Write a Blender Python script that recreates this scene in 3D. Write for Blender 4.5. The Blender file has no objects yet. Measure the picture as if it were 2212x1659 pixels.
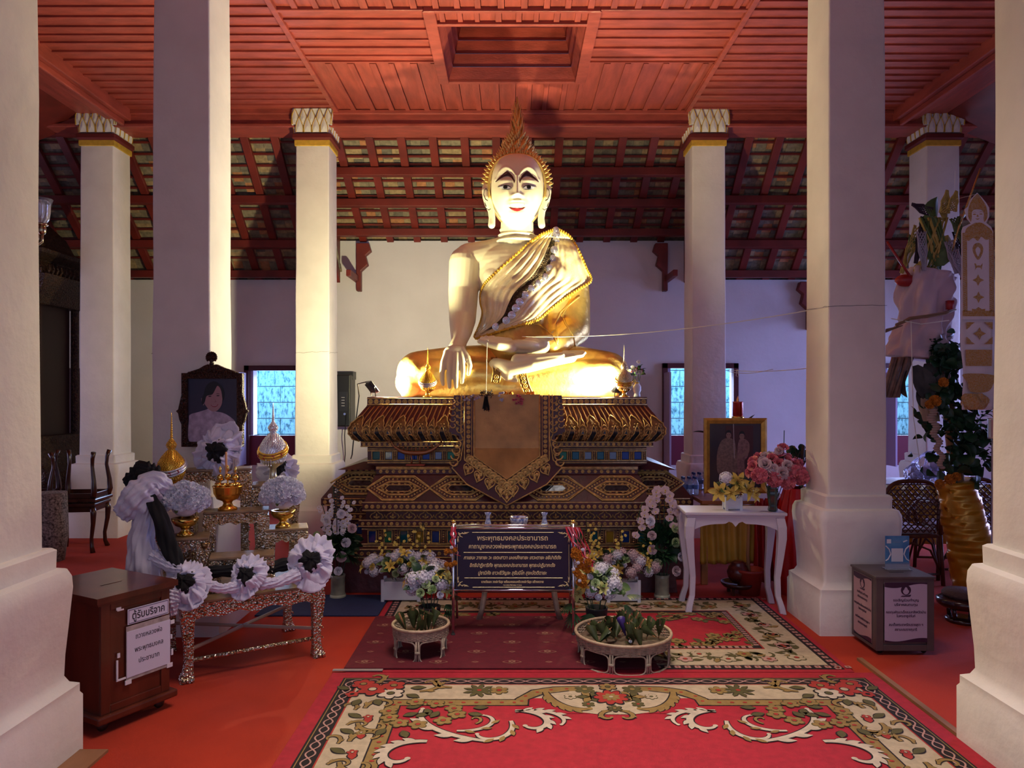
import bpy, bmesh, math, random
from mathutils import Vector, Matrix, Quaternion
from mathutils.bvhtree import BVHTree
from math import pi, sin, cos, radians as R
random.seed(7)
SC = bpy.context.scene
COL = SC.collection
FPX, HY, CX = 1600.0, 855.0, 1106.0      # focal length in pixels, horizon row, centre column
# ---------------------------------------------------------------- camera
cam = bpy.data.cameras.new('camera'); cam.sensor_width = 36; cam.lens = FPX/2212*36
cam.shift_y = (HY-829.5)/2212; cam.clip_start = .05; cam.clip_end = 100
co = bpy.data.objects.new('camera', cam); COL.objects.link(co)
co.location = (0, 0, 1.5); co.rotation_euler = (pi/2, 0, 0); SC.camera = co
# ---------------------------------------------------------------- world, lights, exposure
w = bpy.data.worlds.new('dusk_daylight'); SC.world = w; w.use_nodes = True
w.node_tree.nodes['Background'].inputs[0].default_value = (.46, .50, .92, 1)
w.node_tree.nodes['Background'].inputs[1].default_value = .33
SC.view_settings.view_transform = 'Standard'; SC.view_settings.look = 'None'
SC.view_settings.exposure = 0.12; SC.view_settings.gamma = 1
def light(name, kind, loc, energy, color, size=.1, rot=(0,0,0), size_y=None, spot=None, blend=.5):
    l = bpy.data.lights.new(name, kind); l.energy = energy; l.color = color
    if kind == 'AREA':
        l.size = size
        if size_y: l.shape = 'RECTANGLE'; l.size_y = size_y
    else: l.shadow_soft_size = size
    if kind == 'SPOT': l.spot_size = R(spot); l.spot_blend = blend
    o = bpy.data.objects.new(name, l); COL.objects.link(o); o.location = loc; o.rotation_euler = rot
    return o
WARM = (1, .89, .50)
LAMPS = [(-1.07, 6.24, 1.60), (.81, 6.15, 1.60)]
light('flood_light_left', 'POINT', LAMPS[0], 120, WARM, .035)
light('flood_light_left_beam', 'AREA', LAMPS[0], 62, WARM, .09, Vector((.25, .75, .62)).to_track_quat('-Z', 'Y').to_euler())
light('flood_light_right_glow', 'POINT', LAMPS[1], 42, WARM, .035)
light('flood_light_right', 'AREA', LAMPS[1], 105, WARM, .09, Vector((-.62, .34, .62)).to_track_quat('-Z', 'Y').to_euler())
# daylight that reaches the yard wall and comes in through the three window openings
YW = 9.70
light('yard_daylight', 'AREA', (0, 10.15, 3.6), 900, (.16, .58, 1), 12, (R(25), 0, 0), .6)
for wx, e in ((-3.15, 22), (2.40, 26), (5.25, 30)):
    light('window_daylight', 'AREA', (wx, YW+.25, 1.35), e, (.50, .62, 1), .8, (R(-90), 0, 0), .8)
light('side_door_daylight_right', 'AREA', (7.0, 7.6, 1.7), 105, (.36, .42, 1), 2.6, (0, R(74), 0), 2.2).data.spread = R(115)
light('side_door_daylight_left', 'AREA', (-7.0, 6.6, 1.4), 22, (.66, .58, 1), 1.6, (0, R(-90), 0), 1.4)
light('ceiling_lamp_front', 'AREA', (.3, 3.0, 4.42), 34, (1, .84, .76), 1.6, (0, 0, 0), 1.6).data.spread = R(75)
light('entrance_daylight', 'AREA', (0, -2.4, 2.0), 34, (.66, .72, 1), 6, (R(70), 0, 0), 2.6)
# ---------------------------------------------------------------- materials
MATS = {}
def mat(name, c, r=.6, m=0.0, var=0.0, scale=6, bump=0.0, bscale=60, c2=None, emit=0, coat=0, trans=0, alpha=1, sheen=0, ior=None, vor=False, stretch=None, det=4):
    """procedural material: colour with noise variation, optional bump (noise or voronoi)"""
    if name in MATS: return MATS[name]
    M = bpy.data.materials.new(name); M.use_nodes = True; MATS[name] = M
    nt = M.node_tree; b = nt.nodes['Principled BSDF']; L = nt.links.new
    c = tuple(c)+(1,)
    b.inputs['Base Color'].default_value = c; b.inputs['Roughness'].default_value = r; b.inputs['Metallic'].default_value = m
    if coat: b.inputs['Coat Weight'].default_value = coat; b.inputs['Coat Roughness'].default_value = .1
    if sheen: b.inputs['Sheen Weight'].default_value = sheen
    if trans: b.inputs['Transmission Weight'].default_value = trans
    if alpha < 1: b.inputs['Alpha'].default_value = alpha
    if emit: b.inputs['Emission Color'].default_value = c; b.inputs['Emission Strength'].default_value = emit
    if var or bump or c2:
        tc = nt.nodes.new('ShaderNodeTexCoord'); src = tc.outputs['Object']
        if stretch:
            mp = nt.nodes.new('ShaderNodeMapping'); mp.inputs['Scale'].default_value = stretch
            L(src, mp.inputs['Vector']); src = mp.outputs['Vector']
    if var or c2:
        n = nt.nodes.new('ShaderNodeTexNoise'); n.inputs['Scale'].default_value = scale; n.inputs['Detail'].default_value = det
        L(src, n.inputs['Vector'])
        rp = nt.nodes.new('ShaderNodeValToRGB')
        rp.color_ramp.elements[0].position = .32; rp.color_ramp.elements[1].position = .68
        if c2: rp.color_ramp.elements[0].color = tuple(c2)+(1,); rp.color_ramp.elements[1].color = c
        else:
            rp.color_ramp.elements[0].color = tuple(max(0, v*(1-var)) for v in c[:3])+(1,)
            rp.color_ramp.elements[1].color = tuple(min(1, v*(1+var)) for v in c[:3])+(1,)
        L(n.outputs['Fac'], rp.inputs[0]); L(rp.outputs[0], b.inputs['Base Color'])
    if bump:
        if vor: n2 = nt.nodes.new('ShaderNodeTexVoronoi'); out = n2.outputs['Distance']
        else: n2 = nt.nodes.new('ShaderNodeTexNoise'); n2.inputs['Detail'].default_value = 5; out = n2.outputs['Fac']
        n2.inputs['Scale'].default_value = bscale; L(src, n2.inputs['Vector'])
        bp = nt.nodes.new('ShaderNodeBump'); bp.inputs['Strength'].default_value = min(1, bump); bp.inputs['Distance'].default_value = .02 if not vor else .01
        L(out, bp.inputs['Height']); L(bp.outputs[0], b.inputs['Normal'])
    return M
def srgb(r, g, b):
    f = lambda v: ((v/255+.055)/1.055)**2.4 if v > 10 else v/255/12.92
    return (f(r), f(g), f(b))
plaster = mat('white_plaster', (.74, .70, .66), .75, var=.07, scale=3, bump=.25, bscale=14)
wallm = mat('wall_plaster', (.66, .63, .66), .85, var=.05, scale=2, bump=.15, bscale=12)
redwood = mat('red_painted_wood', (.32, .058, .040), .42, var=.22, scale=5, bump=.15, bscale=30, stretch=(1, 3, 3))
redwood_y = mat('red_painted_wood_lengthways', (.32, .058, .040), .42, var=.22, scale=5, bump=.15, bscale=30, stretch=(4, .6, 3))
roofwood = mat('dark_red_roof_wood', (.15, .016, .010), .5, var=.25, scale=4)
gold = mat('gold_leaf', (.86, .60, .17), .34, .65, var=.22, scale=7, bump=.35, bscale=18)
goldpaint = mat('gold_paint', (.72, .46, .06), .4, .3, var=.15, scale=20)
oldgold = mat('aged_gold_moulding', (.64, .43, .15), .45, .55, var=.3, scale=30, bump=.4, bscale=90)
brass = mat('polished_brass', (.83, .55, .13), .2, 1.0, bump=.1, bscale=60)
skin = mat('cream_painted_stucco', (.80, .74, .52), .38, var=.05, scale=5, bump=.12, bscale=9)
maroon = mat('maroon_lacquer', (.075, .012, .016), .4, var=.3, scale=8, bump=.2, bscale=20)
black = mat('black_enamel', (.006, .006, .007), .35)
whitec = mat('white_cloth', (.62, .60, .74), .8, sheen=.3, bump=.3, bscale=25)
blackc = mat('black_cloth', (.004, .004, .005), .9)
blackline = mat('black_paint', (.012, .01, .012), .5)
silver = mat('carved_silver_mosaic', (.72, .66, .55), .22, .9, c2=(.45, .31, .15), scale=40, bump=.8, bscale=75, vor=True)
silvertop = mat('worn_gilt_table_top', (.24, .15, .08), .45, .25, var=.35, scale=12)
chrome = mat('chrome', (.75, .75, .78), .12, 1)
darkwood = mat('dark_rosewood', (.045, .013, .009), .22, var=.3, scale=9, coat=.3, stretch=(1, 1, .2))
cabwood = mat('reddish_brown_wood', (.085, .018, .009), .28, var=.35, scale=5, coat=.3, stretch=(2, 2, .4))
white_gloss = mat('white_gloss_paint', (.70, .67, .72), .35)
leafg = mat('dark_green_leaf', (.018, .06, .022), .45, var=.4, scale=10)
leafl = mat('light_green_leaf', (.09, .17, .05), .5, var=.3, scale=10)
petw = mat('white_petal', (.72, .72, .80), .7, var=.08, scale=30)
petp = mat('pink_petal', (.62, .16, .20), .7, var=.3, scale=25)
petpp = mat('pale_pink_petal', (.60, .46, .48), .7, var=.12, scale=25)
pety = mat('yellow_petal', (.66, .50, .09), .6, var=.2, scale=30)
petg = mat('pale_green_petal', (.42, .55, .26), .7, var=.2, scale=25)
peto = mat('orange_marigold', (.70, .24, .012), .8, var=.3, scale=60, bump=.8, bscale=150)
wicker = mat('grey_tan_rattan', (.36, .29, .21), .6, var=.3, scale=40)
rattan = mat('brown_rattan', (.09, .028, .014), .4, var=.3, scale=30)
redcarpet = mat('red_carpet', (.40, .026, .004), .95, var=.22, scale=1.3, bump=.35, bscale=400, det=8)

# ---------------------------------------------------------------- mesh building
def X(px, Y): return (px-CX)*Y/FPX
def Z(py, Y): return 1.5-(py-HY)*Y/FPX
def W(px, py, Y): return Vector((X(px, Y), Y, Z(py, Y)))
class MB:
    def __init__(s): s.v = []; s.f = []; s.m = []; s.T = Matrix()
    def add(s, vs, fs, mi=0):
        n = len(s.v); T = s.T
        s.v.extend([tuple(T @ Vector(p)) for p in vs]); s.f.extend([tuple(i+n for i in f) for f in fs]); s.m.extend([mi]*len(fs)); return s
    def box(s, a, b, mi=0):
        (x0, y0, z0), (x1, y1, z1) = a, b
        v = [(x0,y0,z0),(x1,y0,z0),(x1,y1,z0),(x0,y1,z0),(x0,y0,z1),(x1,y0,z1),(x1,y1,z1),(x0,y1,z1)]
        return s.add(v, [(0,3,2,1),(4,5,6,7),(0,1,5,4),(1,2,6,5),(2,3,7,6),(3,0,4,7)], mi)
    def prism(s, pts, h, mi=0, axis='z', z0=0.0):
        """2D outline (a,b) extruded by h; axis: the extrusion axis"""
        n = len(pts)
        A = sum(pts[i][0]*pts[(i+1)%n][1]-pts[(i+1)%n][0]*pts[i][1] for i in range(n))
        if A < 0: pts = pts[::-1]
        def mk(a, b, c):
            return {'z': (a, b, c), 'y': (a, -c, b), 'x': (c, a, b)}[axis]
        v = [mk(a, b, z0) for a, b in pts]+[mk(a, b, z0+h) for a, b in pts]
        f = [tuple(range(n))[::-1], tuple(range(n, 2*n))]+[(i, (i+1)%n, n+(i+1)%n, n+i) for i in range(n)]
        return s.add(v, f, mi)
    def loft(s, rings, mi=0, cap=True, close=False):
        n = len(rings[0]); v = [p for r in rings for p in r]; f = []; k = len(rings)
        for j in range(k-1+(1 if close else 0)):
            a, b = j*n, ((j+1)%k)*n
            for i in range(n): f.append((a+i, a+(i+1)%n, b+(i+1)%n, b+i))
        if cap and not close: f.append(tuple(range(n))[::-1]); f.append(tuple(range((k-1)*n, k*n)))
        return s.add(v, f, mi)
    def lathe(s, prof, c=(0,0,0), n=24, mi=0, sx=1, sy=1, flute=0, nf=12):
        rings = []
        for r, z in prof:
            rings.append([(c[0]+sx*r*(1+flute*cos(nf*2*pi*i/n))*cos(2*pi*i/n), c[1]+sy*r*(1+flute*cos(nf*2*pi*i/n))*sin(2*pi*i/n), c[2]+z) for i in range(n)])
        return s.loft(rings, mi)
    def tube(s, pts, r, n=8, mi=0, closed=False, cap=True, flat=1.0):
        pts = [Vector(p) for p in pts]; k = len(pts)
        rr = r if isinstance(r, (list, tuple)) else [r]*k
        rings = []; up = None
        for i, p in enumerate(pts):
            if closed: t = pts[(i+1)%k]-pts[i-1]
            else: t = pts[min(i+1, k-1)]-pts[max(i-1, 0)]
            if t.length < 1e-9: t = Vector((0,0,1))
            t.normalize()
            if up is None:
                up = Vector((0,1,0)) if abs(t.y) < .9 else Vector((0,0,1))
            a = up-t*up.dot(t)
            if a.length < 1e-6: a = t.orthogonal()
            a.normalize(); up = a; b = t.cross(a)
            rings.append([tuple(p+a*(rr[i]*flat*cos(2*pi*j/n))+b*(rr[i]*sin(2*pi*j/n))) for j in range(n)])
        return s.loft(rings, mi, cap, closed)
    def ell(s, c, r, n=16, k=10, mi=0, M=None):
        v = []; f = []
        for j in range(k+1):
            th = pi*j/k
            for i in range(n):
                p = Vector((r[0]*sin(th)*cos(2*pi*i/n), r[1]*sin(th)*sin(2*pi*i/n), r[2]*cos(th)))
                if M: p = M @ p
                v.append(tuple(p+Vector(c)))
        for j in range(k):
            for i in range(n):
                a, b = j*n+i, j*n+(i+1)%n
                f.append((a, a+n, b+n, b))
        return s.add(v, f, mi)
    def cap(s, a, b, ra, rb, n=22, mi=0):
        """tapered capsule"""
        a, b = Vector(a), Vector(b); t = (b-a); L = t.length; q = t.to_track_quat('Z', 'Y').to_matrix()
        rings = []
        for j in range(6): th = -pi/2+pi/2*j/5; rings.append((ra*cos(th), ra*sin(th)))
        for j in range(6): th = pi/2*j/5; rings.append((rb*cos(th), L+rb*sin(th)))
        R_ = [[tuple(a+q @ Vector((max(r, 1e-4)*cos(2*pi*i/n), max(r, 1e-4)*sin(2*pi*i/n), z))) for i in range(n)] for r, z in rings]
        return s.loft(R_, mi)
    def chain(s, pts, rr, n=24, mi=0):
        for i in range(len(pts)-1): s.cap(pts[i], pts[i+1], rr[i], rr[i+1], n, mi)
        return s
    def disc(s, c, r, h=.004, n=12, mi=0, mi2=None, ax='y', inner=.45):
        """raised boss facing -Y ('y') or +Z ('z') with an inner knob"""
        x, y, z = c
        def ring(rad, d): return [((x+rad*cos(2*pi*i/n), y-d, z+rad*sin(2*pi*i/n)) if ax == 'y' else (x+rad*cos(2*pi*i/n), y+rad*sin(2*pi*i/n), z+d)) for i in range(n)]
        s.loft([ring(r, 0), ring(r*.97, h), ring(r*.72, h*1.1), ring(r*.62, h*.35), ring(r*inner, h*.35), ring(r*inner*.6, h*1.4)], mi)
        return s
    def sheet(s, fn, nu, nv, mi=0):
        v = [tuple(fn(i/nu, j/nv)) for j in range(nv+1) for i in range(nu+1)]; f = []
        for j in range(nv):
            for i in range(nu):
                a = j*(nu+1)+i; f.append((a, a+1, a+nu+2, a+nu+1))
        return s.add(v, f, mi)
    def merge(s, o, T=None, mi=None):
        T0 = s.T
        if T is not None: s.T = s.T @ T
        n = len(s.v); s.v.extend([tuple(s.T @ Vector(p)) for p in o.v]); s.f.extend([tuple(i+n for i in f) for f in o.f])
        s.m.extend(o.m if mi is None else [mi]*len(o.m)); s.T = T0; return s
    def mesh(s, name, mats, smooth=False):
        me = bpy.data.meshes.new(name); me.from_pydata(s.v, [], s.f)
        for m in (mats if isinstance(mats, (list, tuple)) else [mats]): me.materials.append(m)
        me.polygons.foreach_set('material_index', s.m)
        if smooth: me.polygons.foreach_set('use_smooth', [True]*len(s.f))
        me.update(); return me
def obj(name, mb, mats, parent=None, smooth=False, label=None, bevel=0, solid=0, sub=0, angle=None, kind=None, shift=None):
    if shift is not None: mb.v = [(a-shift[0], b-shift[1], c-shift[2]) for a, b, c in mb.v]
    me = mb.mesh(name, mats, smooth)
    o = bpy.data.objects.new(name, me); COL.objects.link(o)
    if parent is not None: o.parent = parent
    if label: o['label'] = label
    if kind: o['kind'] = kind
    if shift is not None: o.location = shift
    if solid: md = o.modifiers.new('thickness', 'SOLIDIFY'); md.thickness = solid; md.offset = 0
    if bevel: md = o.modifiers.new('bevel', 'BEVEL'); md.width = bevel; md.segments = 2; md.limit_method = 'ANGLE'; md.angle_limit = R(40)
    if sub: md = o.modifiers.new('subdivision', 'SUBSURF'); md.levels = sub; md.render_levels = sub
    if angle: me.polygons.foreach_set('use_smooth', [True]*len(me.polygons)); me.set_sharp_from_angle(angle=R(angle))
    return o
def tag(o, label, cat, group=None):
    o['label'] = label; o['category'] = cat
    if group: o['group'] = group
    return o
def thing(name, label, cat, loc=(0,0,0), rz=0, group=None):
    o = bpy.data.objects.new(name, None); COL.objects.link(o); o.location = loc; o.rotation_euler = (0, 0, rz); o.empty_display_size = .05
    return tag(o, label, cat, group)
def struct(name, mb, mats, **k): return obj(name, mb, mats, kind='structure', **k)
def dup(root, loc, rz=None, label=None, group=None, scale=None):
    r = root.copy(); COL.objects.link(r); r.location = loc
    if rz is not None: r.rotation_euler = (0, 0, rz)
    if scale: r.scale = (scale,)*3
    if label: r['label'] = label
    if group: r['group'] = group
    for ch in list(root.children):
        c = ch.copy(); COL.objects.link(c); c.parent = r
        for g in ch.children: d = g.copy(); COL.objects.link(d); d.parent = c
    return r
def inst(me, name, parent, M):
    o = bpy.data.objects.new(name, me); COL.objects.link(o); o.parent = parent; o.matrix_local = M; return o
def bake_remesh(mb, voxel, smooth_it=4, fac=.5):
    """union of overlapping closed solids as one continuous surface; returns a new mesh"""
    me = mb.mesh('tmp', [])
    o = bpy.data.objects.new('tmp', me); COL.objects.link(o)
    md = o.modifiers.new('r', 'REMESH'); md.mode = 'VOXEL'; md.voxel_size = voxel; md.use_smooth_shade = True
    if smooth_it: sm = o.modifiers.new('s', 'SMOOTH'); sm.iterations = smooth_it; sm.factor = fac
    dg = bpy.context.evaluated_depsgraph_get(); ev = o.evaluated_get(dg)
    out = bpy.data.meshes.new_from_object(ev, depsgraph=dg)
    bpy.data.objects.remove(o); return out
def mesh_obj(name, me, m, parent=None, label=None):
    me.materials.clear(); me.materials.append(m); me.polygons.foreach_set('use_smooth', [True]*len(me.polygons))
    o = bpy.data.objects.new(name, me); COL.objects.link(o)
    if parent is not None: o.parent = parent
    if label: o['label'] = label
    return o
def bvh_of(me): return BVHTree.FromPolygons([v.co.copy() for v in me.vertices], [tuple(p.vertices) for p in me.polygons])
def text(s, size, m, parent, M, align='CENTER', ext=.0006, squash=1.0, width=None, shear=0, off=0):
    """a line of lettering turned into a mesh; width fits the line to that many metres"""
    cu = bpy.data.curves.new('lettering', 'FONT'); cu.body = s; cu.size = size; cu.align_x = align; cu.align_y = 'CENTER'; cu.extrude = ext; cu.shear = shear; cu.offset = off; cu.resolution_u = 3
    o = bpy.data.objects.new('tmp', cu); COL.objects.link(o)
    dg = bpy.context.evaluated_depsgraph_get(); me = bpy.data.meshes.new_from_object(o.evaluated_get(dg), depsgraph=dg)
    bpy.data.objects.remove(o)
    if width and len(me.vertices):
        xs = [v.co.x for v in me.vertices]; k = width/max(1e-6, max(xs)-min(xs)); mid = (max(xs)+min(xs))/2
        for v in me.vertices: v.co.x = (v.co.x-mid)*k
    me.materials.clear(); me.materials.append(m)
    t = bpy.data.objects.new('lettering', me); COL.objects.link(t); t.parent = parent; t.matrix_local = M
    return t
def frame(o, ux, uz):
    """matrix whose x follows ux, y follows uz (a vertical writing plane)"""
    ux = Vector(ux).normalized(); uz = Vector(uz).normalized(); n = ux.cross(uz)
    return Matrix.Translation(o) @ Matrix((ux, uz, n)).transposed().to_4x4()
# ================================================================ SETTING
mb = MB(); mb.box((-7.4, -3, -.1), (7.4, YW+.2, 0)); struct('floor', mb, redcarpet)
# back wall with three window openings
WIN = [(-3.44, -2.55, .59, 1.84), (2.02, 2.90, .59, 1.87), (4.86, 5.66, .59, 1.87)]
DOORX = (-6.1, -5.15)
mb = MB(); zt = 3.02; ztc = 3.53; xs = [-7.4]
for a, b, c, d in WIN: xs += [a, b]
xs.append(7.4)
for i in range(0, len(xs), 2): mb.box((xs[i], YW, 0), (xs[i+1], YW+.18, zt))
for a, b, c, d in WIN: mb.box((a, YW, 0), (b, YW+.18, c)); mb.box((a, YW, d), (b, YW+.18, zt))
mb.box((-2.5, YW, zt), (2.5, YW+.18, ztc))
struct('wall_back', mb, wallm)
for s, nm in ((-1, 'wall_left'), (1, 'wall_right')):
    mb = MB(); x = s*7.4
    if s > 0:
        mb.box((x, -3, 0), (x+.2, 6.2, 3.4)); mb.box((x, 9.0, 0), (x+.2, YW+.2, 3.4)); mb.box((x, 6.2, 2.9), (x+.2, 9.0, 3.4))
    else:
        mb.box((x-.2, -3, 0), (x, 5.7, 3.4)); mb.box((x-.2, 7.5, 0), (x, YW+.2, 3.4)); mb.box((x-.2, 5.7, 2.4), (x, 7.5, 3.4))
    struct(nm, mb, wallm)
winred = mat('dark_red_window_wood', (.075, .008, .014), .45, var=.2, scale=8)
winlow = mat('magenta_red_panel', (.16, .010, .035), .5)
for i, (a, b, c, d) in enumerate(WIN):
    mb = MB(); t = .055
    for p, q in (((a-t, c-.0), (a+.012, d+t)), ((b-.012, c), (b+t, d+t)), ((a-t, d-.012), (b+t, d+t))):
        mb.box((p[0], YW-.05, p[1]), (q[0], YW+.05, q[1]))
    wo = struct('window_%d' % (i+1), mb, winred, bevel=.004)
    mb = MB(); zl = c+.36+.0
    mb.box((a, YW+.02, c), (b, YW+.05, .98)); obj('lower_panel', mb, winlow, wo, bevel=.004)
    mb = MB(); mb.box((a+.005, YW-.01, .985), (a+.055, YW+.14, d-.01)); mb.box((a-.045, YW-.40, .61), (a-.02, YW-.052, 1.80))
    obj('open_shutter', mb, mat('faded_lilac_shutter', (.36, .30, .48), .5), wo, bevel=.003)
# yard wall of rough blocks outside the windows
M = bpy.data.materials.new('rough_cement_blocks'); M.use_nodes = True; nt = M.node_tree; b_ = nt.nodes['Principled BSDF']; L = nt.links.new
tc = nt.nodes.new('ShaderNodeTexCoord'); n1 = nt.nodes.new('ShaderNodeTexNoise'); n1.inputs['Scale'].default_value = 9; n1.inputs['Detail'].default_value = 9; n1.inputs['Roughness'].default_value = .75
mp = nt.nodes.new('ShaderNodeMapping'); mp.inputs['Scale'].default_value = (2.5, 1, 1); L(tc.outputs['Object'], mp.inputs[0]); L(mp.outputs[0], n1.inputs['Vector'])
rp = nt.nodes.new('ShaderNodeValToRGB'); rp.color_ramp.elements[0].position = .40; rp.color_ramp.elements[0].color = (.10, .16, .18, 1); rp.color_ramp.elements[1].position = .52; rp.color_ramp.elements[1].color = (.62, .70, .72, 1)
L(n1.outputs['Fac'], rp.inputs[0]); L(rp.outputs[0], b_.inputs['Base Color'])
mb = MB()
for k in range(14):
    off = (k % 2)*.3
    for j in range(-13, 14): mb.box((j*.62+off-.305, 10.9, k*.235), (j*.62+off+.305, 11.1, k*.235+.222))
mb.box((-9, 10.93, 0), (9, 11.1, 3.3), 1)
struct('wall_yard', mb, [M, mat('pale_mortar', (.6, .68, .7), .9)])
mb = MB(); mb.box((-9, YW+.2, -.1), (9, 11.1, -.02)); struct('floor_yard', mb, mat('grey_concrete', (.3, .3, .3), .9))
# dark door in the back wall, far left
mb = MB(); mb.box((DOORX[0], YW-.04, 0), (DOORX[1], YW, 1.86)); mb.box((DOORX[0]+.04, YW-.06, .1), (-5.64, YW-.03, 1.8)); mb.box((-5.6, YW-.06, .1), (DOORX[1]-.04, YW-.03, 1.8))
do = struct('door_1', mb, mat('dark_brown_door', (.05, .012, .012), .5), bevel=.006)
mb = MB(); mb.cap((-5.66, YW-.09, .92), (-5.66, YW-.09, 1.0), .012, .012); mb.box((-5.67, YW-.1, .95), (-5.65, YW-.05, .97)); obj('door_handle', mb, brass, do)
# ---------------------------------------------------------------- ceiling
ZC = 4.56
mb = MB()
def boards_x(x0, x1, y0, y1, z, p=.17, seed=0):      # boards running along X
    rnd = random.Random(seed); y = y0
    while y < y1-.02:
        w_ = min(p*rnd.uniform(.85, 1.15), y1-y)
        mb.box((x0, y+.004, z+rnd.uniform(0, .006)), (x1, y+w_*.80, z+.03), 0); mb.box((x0, y+w_*.78, z-.014), (x1, y+w_*.99, z+.03), 0)
        y += w_
def boards_y(x0, x1, y0, y1, z, p=.19, seed=0):
    rnd = random.Random(seed); x = x0
    while x < x1-.02:
        w_ = min(p*rnd.uniform(.85, 1.15), x1-x)
        mb.box((x+.003, y0, z+rnd.uniform(0, .006)), (x+w_*.74, y1, z+.03), 1); mb.box((x+w_*.72, y0, z-.013), (x+w_*.99, y1, z+.03), 1)
        x += w_
HX, HY0, HY1 = .61, 6.10, 7.16
boards_x(-4.15, -1.9, -2.6, 7.95, ZC, .155, 1); boards_x(1.9, 4.15, -2.6, 7.95, ZC, .155, 2)
boards_x(-1.86, -.70, 5.88, 6.78, ZC, .17, 3); boards_x(.70, 1.86, 5.88, 6.78, ZC, .17, 4)
boards_y(-1.86, -.70, 6.80, 7.95, ZC, .19, 5); boards_y(.70, 1.86, 6.80, 7.95, ZC, .19, 6); boards_y(-.70, .70, HY1+.06, 7.95, ZC, .19, 7)
boards_y(-1.86, 1.86, 4.6, 5.84, ZC, .19, 8); boards_y(-.70, .70, 5.86, HY0-.04, ZC, .16, 9); boards_x(-1.86, 1.86, -2.6, 4.58, ZC, .17, 10)
mb.box((-4.2, -2.6, ZC+.03), (-HX, 8.0, ZC+.06)); mb.box((HX, -2.6, ZC+.03), (4.2, 8.0, ZC+.06)); mb.box((-HX, -2.6, ZC+.03), (HX, HY0, ZC+.06)); mb.box((-HX, HY1, ZC+.03), (HX, 8.0, ZC+.06))
ceil = struct('ceiling', mb, [redwood, redwood_y])
mb = MB()      # trim strips on the ceiling
for x in (-1.88, 1.88): mb.box((x-.025, -2.6, ZC-.03), (x+.025, 7.95, ZC+.01))
for x in (-.66, .66): mb.box((x-.05, 5.84, ZC-.035), (x+.05, HY1+.02, ZC+.01))
for y in (5.85, HY0-.04): mb.box((-.7, y-.02, ZC-.033), (.7, y+.02, ZC+.01))
mb.box((-1.86, 5.83, ZC-.025), (-.7, 5.87, ZC+.01)); mb.box((.7, 5.83, ZC-.025), (1.86, 5.87, ZC+.01))
mb.box((-.7, HY1, ZC-.03), (.7, HY1+.05, ZC+.01))
struct('ceiling_trim', mb, redwood, bevel=.006)
mb = MB()      # tapered recess above the statue
h = .75; k = .16
def quad(p): mb.add(p, [(0, 1, 2, 3)])
B_ = [(-HX, HY0), (HX, HY0), (HX, HY1), (-HX, HY1)]; Tp = [(-HX+k, HY0+k), (HX-k, HY0+k), (HX-k, HY1-.03), (-HX+k, HY1-.03)]
def lerp2(a, b, t): return (a[0]+(b[0]-a[0])*t, a[1]+(b[1]-a[1])*t)
for sd in range(4):
    a0, a1 = B_[sd], B_[(sd+1) % 4]; c0, c1 = Tp[sd], Tp[(sd+1) % 4]; n = 6
    for q in range(n):      # lapped boards
        t0, t1 = q/n, (q+1)/n; e = .012; cxm, cym = 0, (HY0+HY1)/2
        p = [lerp2(a0, c0, t0), lerp2(a1, c1, t0), lerp2(a1, c1, t1-.02), lerp2(a0, c0, t1-.02)]
        i1 = [(x+(cxm-x)*.03*(1 if j > 1 else .0), y+(cym-y)*.03*(1 if j > 1 else 0)) for j, (x, y) in enumerate(p)]
        zz = [ZC+h*t0, ZC+h*t0, ZC+h*(t1-.02), ZC+h*(t1-.02)]
        mb.add([(i1[j][0], i1[j][1], zz[j]) for j in range(4)]+[(p[j][0]*1.03, cym+(p[j][1]-cym)*1.03, zz[j]) for j in range(4)],
               [(0, 1, 2, 3), (7, 6, 5, 4), (0, 4, 5, 1), (3, 2, 6, 7), (0, 3, 7, 4), (1, 5, 6, 2)])
mb.box((-.7, HY0-.05, ZC+h-.02), (.7, HY1+.05, ZC+h+.02))
struct('ceiling_recess', mb, redwood)
# beams along the outer pillar rows and the lintel over the back row
mb = MB()
for s in (-1, 1):
    mb.box((s*4.2-.12, -2.6, ZC-.12), (s*4.2+.12, 8.0, ZC+.06)); mb.box((s*4.2-.02-.05*s, -2.6, ZC-.18), (s*4.2+.02-.05*s, 7.9, ZC-.12))
    mb.box((min(s*4.2, s*4.62), -2.6, ZC-.06), (max(s*4.2, s*4.62), 8.0, ZC+.06))
struct('ceiling_beam', mb, redwood_y, bevel=.01)
mb = MB(); mb.box((-7.4, 7.93, ZC-.17), (7.4, 8.22, ZC+.08)); mb.box((-7.4, 7.91, ZC-.05), (7.4, 7.94, ZC+.0)); mb.box((-7.4, 7.9, ZC-.19), (7.4, 8.25, ZC-.15)); struct('ceiling_lintel', mb, redwood, bevel=.01)
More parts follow.
